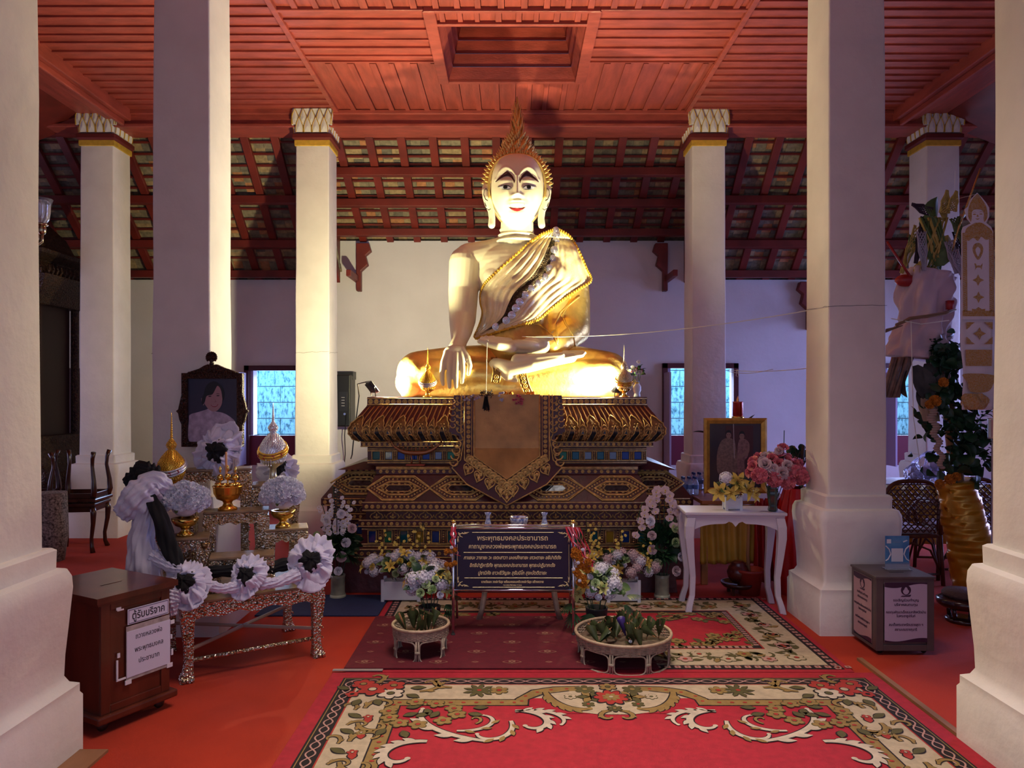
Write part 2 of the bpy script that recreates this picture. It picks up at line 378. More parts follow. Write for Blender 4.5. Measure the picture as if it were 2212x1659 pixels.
# roof underside: tiles on purlins and rafters
tilem = [mat('roof_tile_grey', (.22, .18, .12), .8, var=.3, scale=20), mat('roof_tile_tan', (.34, .24, .13), .8, var=.3, scale=20), mat('roof_tile_orange', (.42, .18, .08), .8, var=.25, scale=20), mat('roof_tile_dark', (.15, .13, .10), .85, var=.3, scale=20)]
def roof_z(x, y):
    ze = (3.53 if abs(x) < 2.3 else 3.04); t = (y-8.2)/(YW-8.2); return 4.40+(ze-4.40)*t
mb = MB(); rnd = random.Random(3)
for (xa, xb) in ((-7.4, -2.3), (-2.3, 2.3), (2.3, 7.4)):
    xm = (xa+xb)/2; y0, y1 = 8.15, YW+.25; n = 13 if abs(xm) < 2 else 17
    for c in range(n):
        ya = y0+(y1-y0)*c/n; yb = y0+(y1-y0)*(c+1)/n+.02
        x = xa
        while x < xb:
            w_ = .115; d = rnd.uniform(0, .014); dy = rnd.uniform(-.012, .012)
            za, zb = roof_z(xm, ya)+.10, roof_z(xm, yb+dy)+.055+d
            mb.add([(x, ya, za), (x+w_*.98, ya, za), (x+w_*.98, yb+dy, zb), (x, yb+dy, zb), (x, ya, za+.02), (x+w_*.98, ya, za+.02), (x+w_*.98, yb+dy, zb+.02), (x, yb+dy, zb+.02)],
                   [(0,3,2,1),(4,5,6,7),(0,1,5,4),(1,2,6,5),(2,3,7,6),(3,0,4,7)], rnd.choices([0, 1, 2, 3], [5, 3, 1.2, 2])[0])
            x += w_
    mb.add([(xa, y0-.3, roof_z(xm, y0-.3)+.14), (xb, y0-.3, roof_z(xm, y0-.3)+.14), (xb, y1+.3, roof_z(xm, y1+.3)+.14), (xa, y1+.3, roof_z(xm, y1+.3)+.14)], [(0, 1, 2, 3)], 3)
struct('ceiling_tiles', mb, tilem)
mb = MB()
def slopebox(xa, xb, ya, yb, xm, lo, hi):
    v = []
    for y in (ya, yb):
        for x in (xa, xb):
            for dz in (lo, hi): v.append((x, y, roof_z(xm, y)+dz))
    mb.add(v, [(0, 1, 3, 2), (4, 6, 7, 5), (0, 2, 6, 4), (1, 5, 7, 3), (0, 4, 5, 1), (2, 3, 7, 6)])
for (xa, xb) in ((-7.4, -2.3), (-2.3, 2.3), (2.3, 7.4)):
    xm = (xa+xb)/2; n = round((xb-xa)/.345)
    for i in range(n+1):
        x = xa+(xb-xa)*i/n; slopebox(x-.045, x+.045, 8.15, YW+.1, xm, -.02, .05)
    for k_, y in enumerate(((8.62, 9.05, 9.5) if abs(xm) < 2 else (8.78, 9.25, 9.6))): mb.box((xa, y-.05, roof_z(xm, y)-.10), (xb, y+.05, roof_z(xm, y)-.01))
    for c in range(13):
        y = 8.2+1.4*c/13; mb.box((xa, y-.012, roof_z(xm, y)+.03), (xb, y+.012, roof_z(xm, y)+.055))
for x in (-2.3, 2.3):      # gable panel between the two roof heights and the sloping principal
    v = [(x-.05, 8.2, 4.42), (x-.05, YW, 3.6), (x-.05, YW, 2.98), (x-.05, 8.2, 4.2)]; mb.add(v+[(x+.05, b, c) for a, b, c in v], [(0, 1, 2, 3), (7, 6, 5, 4), (0, 4, 5, 1), (1, 5, 6, 2), (2, 6, 7, 3), (3, 7, 4, 0)])
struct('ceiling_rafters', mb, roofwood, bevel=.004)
mb = MB()      # side aisles: sloping dark boards
for s in (-1, 1):
    for k_ in range(12):
        xa = s*(4.5+k_*.25); xb = s*(4.5+(k_+1)*.25); za = 4.55-k_*.095; zb = 4.55-(k_+1)*.095
        v = [(xa, -2.6, za), (xb, -2.6, zb), (xb, 8.1, zb), (xa, 8.1, za)]; mb.add(v+[(a, b, c+.03) for a, b, c in v], [(0, 1, 2, 3), (7, 6, 5, 4), (0, 4, 5, 1), (1, 5, 6, 2), (2, 6, 7, 3), (3, 7, 4, 0)])
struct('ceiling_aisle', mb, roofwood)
# brackets carved at the ends of the roof beams
for i, (x, s) in enumerate(((-2.02, 1), (2.02, -1), (-4.05, 1), (3.9, -1))):
    mb = MB(); zt_ = 3.5 if i < 2 else 3.0
    pts = [(0, 0), (.16, 0), (.19, -.10), (.12, -.16), (.15, -.28), (.06, -.36), (.06, -.62), (0, -.62)]
    mb.prism([(s*a, b) for a, b in pts], .10, axis='y'); mb.box((-.03, -.55, -.5), (.03, 0, -.42))
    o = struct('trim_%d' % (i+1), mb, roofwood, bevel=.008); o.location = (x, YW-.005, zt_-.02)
# wooden strips on the floor beside the near plinths
mb = MB(); mb.box((-1.82, 1.6, 0), (-1.70, 3.12, .012)); mb.box((1.955, 1.6, 0), (1.985, 4.2, .016))
struct('trim_5', mb, mat('worn_floor_wood', (.28, .13, .06), .6, var=.3, scale=8, stretch=(1, .2, 1)))
# ---------------------------------------------------------------- pillars
def sq(h, z, c=.0, n=4):
    """square ring with rounded corners"""
    r = c; pts = []
    if r <= 0: return [(-h, -h, z), (h, -h, z), (h, h, z), (-h, h, z)]
    for q, (sx, sy) in enumerate(((1, 1), (-1, 1), (-1, -1), (1, -1))):
        for i in range(n+1):
            a = q*pi/2+pi/2*i/n; pts.append((sx*(h-r)+r*cos(a), sy*(h-r)+r*sin(a), z))
    return pts
def petal2d(w_, h_, n=6):
    L_ = [(-w_*.5*(1-(i/n)**2.2)*(.86+.14*sin(pi*i/n)), h_*i/n) for i in range(n)]
    return L_+[(0, h_)]+[(-x, y) for x, y in reversed(L_)]
def make_pillar(x, y, label, top, z1=.87, hs=.176, hb=.186, cap_=False, wob=0, crack=None):
    t = thing('pillar', label, 'pillar', (x, y, 0))
    mb = MB(); rings = [sq(hb, z1-.01, .015)]
    n = 8; rd = random.Random(int(abs(x*10)+y*7))
    for i in range(1, n+1): f = i/n; rings.append(sq(hb+(hs-hb)*f+rd.uniform(-.003, .003), z1+(top-z1)*f, .015))
    mb.loft(rings); obj('shaft', mb, plaster, t, angle=50)
    mb = MB(); k = z1/.87
    prof = [(.28, 0, .01), (.28, .235, .01), (.272, .25, .012), (.272, .285, .012), (.245, .30, .012), (.233, .33, .02), (.236, .42, .02), (.248, .56, .025), (.262, .70, .04), (.262, .745, .05), (.250, .775, .05), (.215, .785, .03), (.212, .86, .012), (.20, .87, .012)]
    mb.loft([sq(h_, z_*k, c_) for h_, z_, c_ in prof]); obj('plinth', mb, plaster, t, angle=45)
    if crack:
        mb = MB(); rd = random.Random(int(x*31+y)); hh = hs+.012
        pts = [(-hh, -hh+.0, crack)]
        pts = [(-hh+2*hh*i/8, -hh+.004, crack+rd.uniform(-.006, .006)+.01*i/8) for i in range(9)]; mb.tube(pts, .0013, 5)
        s_ = 1 if x < 0 else -1
        mb.tube([(s_*(hh-.004), -hh+2*hh*i/6, crack+rd.uniform(-.006, .006)+.02*i/6) for i in range(7)], .0013, 5)
        obj('crack', mb, mat('crack_shadow_grey', (.12, .09, .08), .9), t)
    if cap_:
        mb = MB(); mb.loft([sq(hs+.006, top-.005), sq(hs+.012, top), sq(hs+.012, top+.055), sq(hs+.004, top+.06)]); obj('gilt_band', mb, goldpaint, t)
        mb = MB(); mb.loft([sq(hs+.012, top+.055, .01), sq(hs+.035, top+.075, .015), sq(hs+.035, top+.115, .015), sq(hs+.01, top+.135, .01)]); obj('collar', mb, mat('maroon_collar', (.13, .015, .012), .5), t, angle=40)
        z0 = top+.135; H = ZC-z0-.005
        mb = MB(); mb.loft([sq(hs, z0, .01), sq(hs+.01, z0+H*.5, .01), sq(hs+.03, z0+H, .01)]); obj('capital', mb, plaster, t)
        P_ = MB(); G_ = MB()
        for side in range(4):
            Rm = Matrix.Rotation(side*pi/2, 4, 'Z'); P_.T = Rm; G_.T = Rm
            for row in range(2):
                nn = 4 if row == 0 else 5; w_ = 2*hs/4; zb = z0+(0 if row == 0 else H*.32); hh = H*.62 if row == 0 else H*.66
                for i in range(nn):
                    xc = -hs+w_*(i+.5) if row == 0 else -hs+w_*i
                    d = .020 if row == 0 else .012
                    prof2 = petal2d(w_*.98, hh)
                    def pt(a, b, o): f = (zb-z0+b)/H; return (xc+a, -(hs+d+f*.03+o), zb+b)
                    m = len(prof2); ctr = pt(0, hh*.38, .014)
                    v = [pt(a, b, .0) for a, b in prof2]+[ctr]+[pt(a, b, -.03) for a, b in prof2]
                    P_.add(v, [(j, (j+1) % m, m) for j in range(m)]+[((j+1) % m, j, m+1+j, m+1+(j+1) % m) for j in range(m)])
                    G_.tube([pt(a, b, .002) for a, b in prof2], .0042, 5)
        obj('capital_petals', P_, plaster, t); obj('petal_edging', G_, goldpaint, t)
    return t
make_pillar(-2.10, 2.87, 'near left white pillar at the left edge of the picture, moulded plinth', ZC, hs=.155, hb=.175, crack=1.93)
make_pillar(2.22, 2.96, 'near right white pillar at the right edge of the picture, moulded plinth', ZC, hs=.175, hb=.185)
make_pillar(-2.10, 4.88, 'tall white pillar behind the carved portrait frame, warm lit on its right side', ZC, crack=1.77)
make_pillar(2.20, 4.90, 'tall white pillar behind the grey metal donation box, warm lit on its left side', ZC, crack=2.07)
make_pillar(-2.13, 8.08, 'white pillar with lotus petal capital between the left window and the statue', 4.17, cap_=True, crack=1.96)
make_pillar(2.10, 8.08, 'white pillar with lotus petal capital between the statue and the gold framed picture', 4.17, cap_=True, wob=1)
make_pillar(-4.43, 8.08, 'white pillar with lotus petal capital behind the dark wooden chairs', 4.17, cap_=True)
make_pillar(4.60, 8.08, 'white pillar with lotus petal capital behind the cloth wrapped bundle', 4.17, cap_=True)
# ================================================================ PEDESTAL
PX = -.04                      # pedestal centre
# front profile: (z, depth of the front face), and half width of the block
PROF = [(1.49, 6.06), (1.425, 6.06), (1.41, 6.03), (1.34, 5.97), (1.28, 5.925), (1.22, 5.90), (1.16, 5.915), (1.13, 5.96), (1.128, 5.95), (1.09, 5.95), (1.088, 6.0), (.945, 6.0), (.94, 5.93), (.93, 5.90), (.875, 5.90),
        (.87, 5.88), (.675, 5.76), (.67, 5.74), (.61, 5.74), (.605, 5.78), (.535, 5.78), (.53, 5.74), (.485, 5.74), (.48, 5.77), (.325, 5.77), (.32, 5.71), (.25, 5.70), (.24, 5.66), (0, 5.64)]
HWID = [(1.49, 1.145), (1.425, 1.145), (1.41, 1.15), (1.34, 1.20), (1.28, 1.235), (1.22, 1.245), (1.16, 1.225), (1.13, 1.17), (1.128, 1.175), (1.09, 1.175), (1.088, 1.13), (.945, 1.13), (.94, 1.05), (.93, 1.05), (.875, 1.04),
        (.87, 1.05), (.675, 1.11), (.67, 1.12), (.61, 1.12), (.605, 1.10), (.535, 1.10), (.53, 1.15), (.485, 1.15), (.48, 1.13), (.325, 1.13), (.32, 1.20), (.25, 1.22), (.24, 1.28), (0, 1.30)]
def itp(tab, z):
    for (za, a), (zb, b) in zip(tab, tab[1:]):
        if za >= z >= zb: return a if za == zb else a+(b-a)*(za-z)/(za-zb)
    return tab[0][1] if z > tab[0][0] else tab[-1][1]
def pf(z): return itp(PROF, z)
ped = thing('altar_pedestal', 'tiered maroon and gold lotus pedestal with glass inlay carrying the seated statue', 'pedestal', (0, 0, 0))
BACK = 7.75
mb = MB()
mb.loft([[(PX-h_, y_, z_), (PX+h_, y_, z_), (PX+h_, BACK-(y_-5.7), z_), (PX-h_, BACK-(y_-5.7), z_)] for (z_, y_), (_, h_) in zip(PROF, HWID)][::-1])
obj('core', mb, maroon, ped, bevel=.006)
WPROF = [(.90, 6.22, 1.36), (.84, 6.22, 1.36), (.83, 6.2, 1.40), (.66, 6.1, 1.53), (.655, 6.08, 1.53), (.60, 6.08, 1.53), (.595, 6.12, 1.49), (.54, 6.12, 1.49), (.53, 6.08, 1.5), (.485, 6.08, 1.5), (.48, 6.12, 1.46), (.325, 6.12, 1.46), (.32, 6.05, 1.5), (0, 6.05, 1.5)]
mb = MB(); mb.loft([[(PX-h_, y_, z_), (PX+h_, y_, z_), (PX+h_, BACK-.4-(y_-6.1), z_), (PX-h_, BACK-.4-(y_-6.1), z_)] for z_, y_, h_ in WPROF][::-1])
mb.loft([[(PX-h_, y_, z_), (PX+h_, y_, z_), (PX+h_, 7.3, z_), (PX-h_, 7.3, z_)] for z_, y_, h_ in ((.89, 6.1, 1.40), (.95, 6.2, 1.2))])
obj('side_wings', mb, maroon, ped, bevel=.006)
# gold lines and boss rows
G_ = MB()
def hline(z, hw, y=None, r=.006, x0=None, x1=None):
    yy = (pf(z) if y is None else y)-.003
    G_.tube([((x0 if x0 is not None else PX-hw), yy, z), ((x1 if x1 is not None else PX+hw), yy, z)], r, 6)
for z, hw in ((1.478, 1.145), (1.428, 1.145), (1.128, 1.175), (1.094, 1.175), (1.07, 1.13), (1.055, 1.13), (.975, 1.13), (.958, 1.13), (.93, 1.04), (.918, 1.04), (.672, 1.12), (.612, 1.12), (.602, 1.10), (.532, 1.15), (.488, 1.15), (.462, 1.13), (.345, 1.13), (.328, 1.13), (.315, 1.2), (.255, 1.2)): hline(z, hw)
for s in (-1, 1):
    for z, y in ((.895, 6.22), (.845, 6.22), (.655, 6.08), (.602, 6.08), (.532, 6.08), (.488, 6.08), (.34, 6.12), (.325, 6.05)):
        G_.tube([(PX+s*1.04, y-.003, z), (PX+s*(1.36 if z > .8 else 1.5), y-.003, z)], .006, 6)
obj('gold_lines', G_, oldgold, ped, smooth=True)
G_ = MB()
def dots(z, hw, step, r, y=None, xa=None, xb=None):
    a = PX-hw if xa is None else xa; b = PX+hw if xb is None else xb; n = max(1, round((b-a)/step)); st = (b-a)/n
    for i in range(n): G_.disc((a+st*(i+.5), (pf(z) if y is None else y), z), r, .006, 10)
dots(1.453, 1.14, .047, .020); dots(1.111, 1.17, .042, .013); dots(.897, 1.03, .050, .014); dots(.641, 1.11, .045, .016); dots(.509, 1.14, .045, .014); dots(.285, 1.19, .05, .015)
for s in (-1, 1):
    a, b = sorted((PX+s*1.06, PX+s*1.35)); dots(.87, 0, .05, .014, 6.22, a, b)
    a, b = sorted((PX+s*1.13, PX+s*1.52)); dots(.628, 0, .047, .016, 6.08, a, b); dots(.509, 0, .047, .013, 6.08, a, b)
obj('boss_rows', G_, oldgold, ped, angle=40)
# fluted cords above the petals
G_ = MB(); n = 62
for i in range(n):
    x = PX-1.13+2.26*(i+.5)/n
    if abs(x-PX+.005) < .40: continue
    pts = []
    for k in range(7): z = 1.415-.17*k/6; xx = PX+(x-PX)*itp(HWID, z)/1.145; pts.append((xx, pf(z)-.004, z))
    G_.tube(pts, .0065, 5)
obj('fluted_cords', G_, mat('coppery_gold_cord', (.42, .20, .07), .5, .4), ped, smooth=True)
# lotus petals with glass centres
glassd = mat('dark_mirror_glass', (.06, .07, .08), .08, .6, var=.6, scale=40); 
def surfpt(x, z, o=0):
    return (PX+(x-PX)*(itp(HWID, z)/1.235), pf(z)-o, z)
P_ = MB(); D_ = MB(); T_ = MB()
npet = 14
for i in range(npet*2+1):
    big = i % 2 == 0; xc = PX-1.2+2.4*i/(npet*2); 
    if abs(xc-PX) < .36: continue
    P_ = MB(); D_ = MB(); T_ = MB()
    w_, zb, zt_ = (.122, 1.135, 1.345) if big else (.055, 1.14, 1.325)
    h_ = zt_-zb; n = 10; L_ = []
    for k in range(n):
        f = k/n; ser = .006*(1 if k % 2 else -1) if big else 0
        L_.append((-(w_/2+ser)*min(1, (.72+.9*f-1.62*f**2.6 if f < .9 else .35)), zb+h_*f))
    out = L_+[(0, zt_)]+[(-a, b) for a, b in reversed(L_)]
    cz = zb+h_*.42
    T_.tube([surfpt(xc+a, b, .014) for a, b in out], .0055 if big else .004, 5)
    v = [surfpt(xc+a, b, .012) for a, b in out]+[surfpt(xc, cz, .035 if big else .02)]+[surfpt(xc+a, b, -.01) for a, b in out]; m = len(out)
    P_.add(v, [(j, (j+1) % m, m) for j in range(m)]+[((j+1) % m, j, m+1+j, m+1+(j+1) % m) for j in range(m)])
    iw = w_*.40 if big else w_*.62; ih = h_*.60 if big else h_*.5; ib = zb+.004
    inn = [(-iw/2, 0), (-iw*.46, ih*.5), (-iw*.26, ih*.8), (0, ih), (iw*.26, ih*.8), (iw*.46, ih*.5), (iw/2, 0)]
    D_.add([surfpt(xc+a, ib+b, .036 if big else .024) for a, b in inn]+[surfpt(xc+a, ib+b, .0) for a, b in inn], [tuple(range(7))]+[(j, j+7, (j+1) % 7+7, (j+1) % 7) for j in range(7)])
    T_.tube([surfpt(xc+a, ib+b, .037 if big else .025) for a, b in inn], .004, 5)
    if big:
        for k in range(1, 7):
            f = k/7; a = (w_*.33)*(1-f**2.2); 
            for sgn in (-1, 1): c = surfpt(xc+sgn*a, zb+h_*.78*f, .026); T_.ell(c, (.0055, .0055, .0055), 6, 4)
    else:
        for zz in (zb+h_*.55, zb+h_*.7, zb+h_*.3):
            T_.tube([surfpt(xc-.022, zz-.016, .026), surfpt(xc, zz, .03), surfpt(xc+.022, zz-.016, .026)], .0045, 5)
    po = obj('lotus_petal', P_, mat('dim_gold_petal', (.24, .13, .045), .5, .5, var=.3, scale=30), ped, angle=60); obj('petal_glass', D_, glassd, po, label='dark mirror glass'); obj('petal_beading', T_, oldgold, po, smooth=True)
# glass inlay tiers
gcol = [mat('blue_glass_inlay', (.01, .05, .26), .06, .3, coat=.5), mat('green_glass_inlay', (.01, .20, .09), .06, .3, coat=.5), mat('clear_mirror_inlay', (.22, .24, .26), .06, .9), mat('teal_glass_inlay', (.01, .12, .16), .06, .3, coat=.5), mat('amber_glass_inlay', (.5, .34, .04), .08, .5, coat=.5)]
GL = MB(); GF = MB()
def gems(z, hw, step, w_, h_, seq, y=None, xa=None, xb=None, skip=0):
    a = PX-hw if xa is None else xa; b = PX+hw if xb is None else xb; n = max(1, round((b-a)/step)); st = (b-a)/n; yy = pf(z) if y is None else y
    for i in range(n):
        x = a+st*(i+.5)
        if abs(x-PX) < skip: continue
        obj('glass_inlay', MB().box((x-w_/2, yy-.006, z-h_/2), (x+w_/2, yy+.01, z+h_/2)), gcol[seq[i % len(seq)]], ped, bevel=.004, label=('blue', 'green', 'clear', 'teal', 'amber')[seq[i % len(seq)]]+' glass square')
        q = [(x-w_/2-.006, yy-.006, z-h_/2-.006), (x+w_/2+.006, yy-.006, z-h_/2-.006), (x+w_/2+.006, yy-.006, z+h_/2+.006), (x-w_/2-.006, yy-.006, z+h_/2+.006)]
        GF.tube(q, .006, 5, closed=True)
        for s in (-1, 0):
            xs_ = x+st/2 if s else x-st/2
            if s: 
                for k in range(5): GF.ell((xs_, yy-.004, z-h_*.45+h_*.9*k/4), (.007, .006, .007), 6, 4)
                for o_ in (-.014, .014): GF.tube([(xs_+o_, yy-.003, z-h_/2-.01), (xs_+o_, yy-.003, z+h_/2+.01)], .0032, 4)
gems(1.016, 1.11, .1, .056, .062, [3, 2, 0, 0, 0, 2, 1, 3, 0, 2, 0, 2, 0, 4, 0, 1, 3, 2], skip=.37)
gems(.402, 1.11, .125, .052, .085, [0, 1, 3, 4, 0, 3, 2, 1, 3, 0, 4, 2])
for s in (-1, 1):
    a, b = sorted((PX+s*1.14, PX+s*1.45)); gems(.402, 0, .13, .055, .085, [3, 0], 6.12, a, b)
obj('inlay_frames', GF, oldgold, ped, smooth=True)
# elongated hexagon ornaments on the sloping tier
def hexo(xc, w_, yf, z0=.688, z1=.862, cut=None):
    HX_ = MB(); HG = MB()
    zc = (z0+z1)/2; hh = (z1-z0)/2
    def hexpts(s, k=0): 
        a, b = w_/2*s[0], hh*s[1]; sh = w_*.20*s[1]
        return [(-a, 0), (-sh-.02, b), (sh+.02, b), (a, 0), (sh+.02, -b), (-sh-.02, -b)]
    def pt(a, b, o): return (xc+a, yf(zc+b)-o, zc+b)
    for s, r in (((1, 1), .008), ((.97, .9), .004), ((.70, .56), .007), ((.66, .48), .003)):
        p = hexpts(s); q = []
        for i in range(6):
            for k in range(6): q.append(lerp2(p[i], p[(i+1) % 6], k/6))
        if cut: q = [p_ for p_ in q if cut(xc+p_[0], zc+p_[1])]; HX_.tube([pt(a, b, .004) for a, b in q], r, 5) if len(q) > 2 else None
        else: HX_.tube([pt(a, b, .004) for a, b in q], r, 5, closed=True)
    p = hexpts((.84, .74)); N = 34
    for i in range(N):
        t = i/N*6; j = int(t); a, b = lerp2(p[j], p[(j+1) % 6], t-j)
        if cut and not cut(xc+a, zc+b): continue
        c = pt(a, b, .002); HX_.ell(c, (.0095, .006, .0095), 8, 4)
    g = [(-w_*.20, 0), (-w_*.15, hh*.24), (w_*.15, hh*.24), (w_*.20, 0), (w_*.15, -hh*.24), (-w_*.15, -hh*.24)]
    HG.add([pt(a, b, .008) for a, b in g]+[pt(a, b, 0) for a, b in g], [tuple(range(6))[::-1]]+[(j, (j+1) % 6, (j+1) % 6+6, j+6) for j in range(6)])
    HX_.tube([pt(a*1.05, b*1.15, .008) for a, b in g], .005, 5, closed=True)
    for k in range(16):      # leafy rim round the glass
        th = 2*pi*k/16; HX_.ell(pt(w_*.26*cos(th), hh*.36*sin(th), .004), (.013, .007, .009), 6, 4)
    ho = obj('hexagon_ornament', HX_, oldgold, ped, smooth=True); obj('hexagon_glass', HG, glassd, ho)
for xc in (-.85, -.36, .36, .86): hexo(PX+xc, .50, pf)
wf = lambda z: 6.1+(z-.66)*.59-.003
for s in (-1, 1): hexo(PX+s*1.22, .50, wf, cut=(lambda x, z, s=s: s*(x-PX) > 1.07+(.86-z)*.1))
# small leaf arches
A_ = MB()
def arch(x, z, yy, s=1):
    pts = [(-.036, 0), (-.05, .018), (-.04, .038), (-.018, .048), (0, .066), (.018, .048), (.04, .038), (.05, .018), (.036, 0)]
    A_.tube([(x+a*s, yy-.003, z+b*s) for a, b in pts], .0045, 5)
    for a, b, r1, r2 in ((0, .03, .008, .016), (-.016, .018, .010, .008), (.016, .018, .010, .008), (0, .01, .014, .006)): A_.ell((x+a*s, yy-.002, z+b*s), (r1, .006, r2), 8, 4)
nA = 17
for i in range(nA):
    x = PX-1.08+2.16*(i+.5)/nA; arch(x, .538, 5.78)
    A_.tube([(x+.054, 5.776, .545), (x+.064, 5.776, .575), (x+.074, 5.776, .545)], .004, 5)
for s in (-1, 1):
    for k in range(3): arch(PX+s*(1.17+.12*k), .538, 6.12)
obj('leaf_arches', A_, oldgold, ped, smooth=True)
# hanging front panel
cl = thing('hanging_altar_cloth', 'pointed orange cloth panel with ornate gilt border hanging down the pedestal front', 'altar cloth', (0, 0, 0))
def yp(z): return 5.855+(z-1.1)*.02 if z > 1.1 else 5.855-(1.1-z)*.33
def pp(px, py, o=0):
    """a point of the hanging panel, from its drawing (units of 1/270 m)"""
    x = PX+(px-1088)/270.; z = 1.5-(py-853)/272.; return (x, yp(z)-o, z)
def poly(mbx, pts, o, mi=0, back=-.012, ns=8):
    q = []
    for i in range(len(pts)):
        for k in range(ns): q.append(lerp2(pts[i], pts[(i+1) % len(pts)], k/ns))
    # rows of the outline, so the sheet bends with the tiers
    ys = sorted(set([round(p[1], 1) for p in q])); m = len(q)
    cx_ = sum(p[0] for p in pts)/len(pts)
    half = [p for p in q]
    rows = []
    for y in ys:
        xs_ = []
        for i in range(m):
            a, b = q[i], q[(i+1) % m]
            if min(a[1], b[1])-1e-6 <= y <= max(a[1], b[1])+1e-6:
                if abs(a[1]-b[1]) < 1e-6: xs_ += [a[0], b[0]]
                else: xs_.append(a[0]+(b[0]-a[0])*(y-a[1])/(b[1]-a[1]))
        rows.append((min(xs_), max(xs_), y))
    for (a0, a1, ya), (b0, b1, yb) in zip(rows, rows[1:]):
        mbx.add([pp(a0, ya, o), pp(a1, ya, o), pp(b1, yb, o), pp(b0, yb, o), pp(a0, ya, back), pp(a1, ya, back), pp(b1, yb, back), pp(b0, yb, back)], [(0, 3, 2, 1), (4, 5, 6, 7), (0, 4, 7, 3), (1, 2, 6, 5), (0, 1, 5, 4), (3, 7, 6, 2)], mi)
B_ = MB(); poly(B_, [(975, 852), (1205, 852), (1212, 930), (1190, 940), (1196, 990), (1204, 1006), (1170, 1040), (1088, 1083), (1008, 1040), (966, 1006), (982, 990), (986, 940), (964, 930)], .0)
obj('backing_cloth', B_, maroon, cl)
B_ = MB(); poly(B_, [(1018, 850), (1158, 850), (1158, 982), (1088, 1030), (1018, 982)], .006); obj('orange_panel', B_, mat('orange_gold_satin', (.44, .22, .06), .42, .3, var=.25, scale=6, bump=.3, bscale=8), cl, label='plain orange satin centre panel')
E_ = MB()
for k, (o_, r) in enumerate(((0, .006), (5, .003), (20, .006))):
    E_.tube([pp(1018-o_, 850, .008), pp(1018-o_, 982+o_*.4, .008), pp(1088, 1030+o_*1.1, .008), pp(1158+o_, 982+o_*.4, .008), pp(1158+o_, 850, .008)], r, 6)
for i in range(13):
    for sx in (1006, 1170): c = pp(sx, 858+i*10.3, .002); E_.disc(c, .017, .007, 10)
for i in range(9):
    for s in (-1, 1):
        f = i/8; c = pp(1088+s*(78*(1-f)), 990+54*f, .002); 
        if i == 8 and s == 1: continue
        E_.disc(c, .033, .008, 14); E_.tube([(c[0]+.034*cos(a*pi/6), c[1]-.003, c[2]+.034*sin(a*pi/6)) for a in range(12)], .004, 5, closed=True)
def heart(px, py, s, rot=0):
    pts = []
    for k in range(20):
        t = 2*pi*k/20; a = 16*sin(t)**3/16; b = (13*cos(t)-5*cos(2*t)-2*cos(3*t)-cos(4*t))/16
        a, b = a*cos(rot)-b*sin(rot), a*sin(rot)+b*cos(rot); pts.append(pp(px+a*s, py-b*s*1.15, .005))
    E_.tube(pts, .006, 5, closed=True)
    for a, b in ((0, 0), (-.4, .3), (.4, .3), (0, -.45)): c = pp(px+a*s, py-b*s, .003); E_.ell(c, (.015, .008, .018), 8, 5)
for i in range(4):
    for s in (-1, 1): f = i/3.4; heart(1088+s*(78*(1-f)+4), 1010+48*f, 11, s*.5*(1-f))
heart(1088, 1062, 13)
for s in (-1, 1):      # scroll-shaped outer edging
    for i in range(8):
        py = 862+i*16; px = 1088+s*(92+ (6 if i > 5 else 0)); pts = []
        for k in range(12): t = k/11*4.6; r = 9*(1-k/15); pts.append(pp(px+s*(6+r*cos(t)), py+r*sin(t), .007))
        E_.tube(pts, [.006*(1-.4*k/12) for k in range(12)], 5)
    for i in range(6):
        py = 858+i*13; c = pp(1088+s*106, py, .003); E_.disc(c, .013, .006, 8)
        pts = []
        for k in range(12): t = k/11*4.4; r = 8*(1-k/15); pts.append(pp(1088+s*(114+r*cos(t)), py+6+r*sin(t), .007))
        if i < 5: E_.tube(pts, .0055, 5)
    for i in range(4):
        pts = []
        for k in range(12): t = k/11*5; r = 11*(1-k/16); pts.append(pp(1088+s*(104+i*2+r*cos(t)), 955+i*13+r*sin(t), .007))
        E_.tube(pts, .007, 5)
    E_.tube([pp(1088+s*97, 850, .006), pp(1088+s*98, 935, .006), pp(1088+s*92, 950, .006), pp(1088+s*98, 990, .006), pp(1088+s*116, 1006, .006), pp(1088+s*84, 1040, .006), pp(1088, 1083, .006)], .006, 5)
obj('gilt_border', E_, oldgold, cl, smooth=True, label='gilt scroll, boss and heart border')
# ================================================================ SEATED STATUE
bud = thing('seated_buddha_statue', 'large cream and gold seated statue with flame finial on the tiered pedestal', 'statue', (0, 0, 0))
def S(px, py, y=6.85): return W(px, py, y)
def PR(r, y=6.8): return r*y/FPX
def sc(b, pts):
    """chain of capsules through (px,py,Y,r_px)"""
    b.chain([S(a, c, y) for a, c, y, r in pts], [PR(r, y) for a, c, y, r in pts]); return b
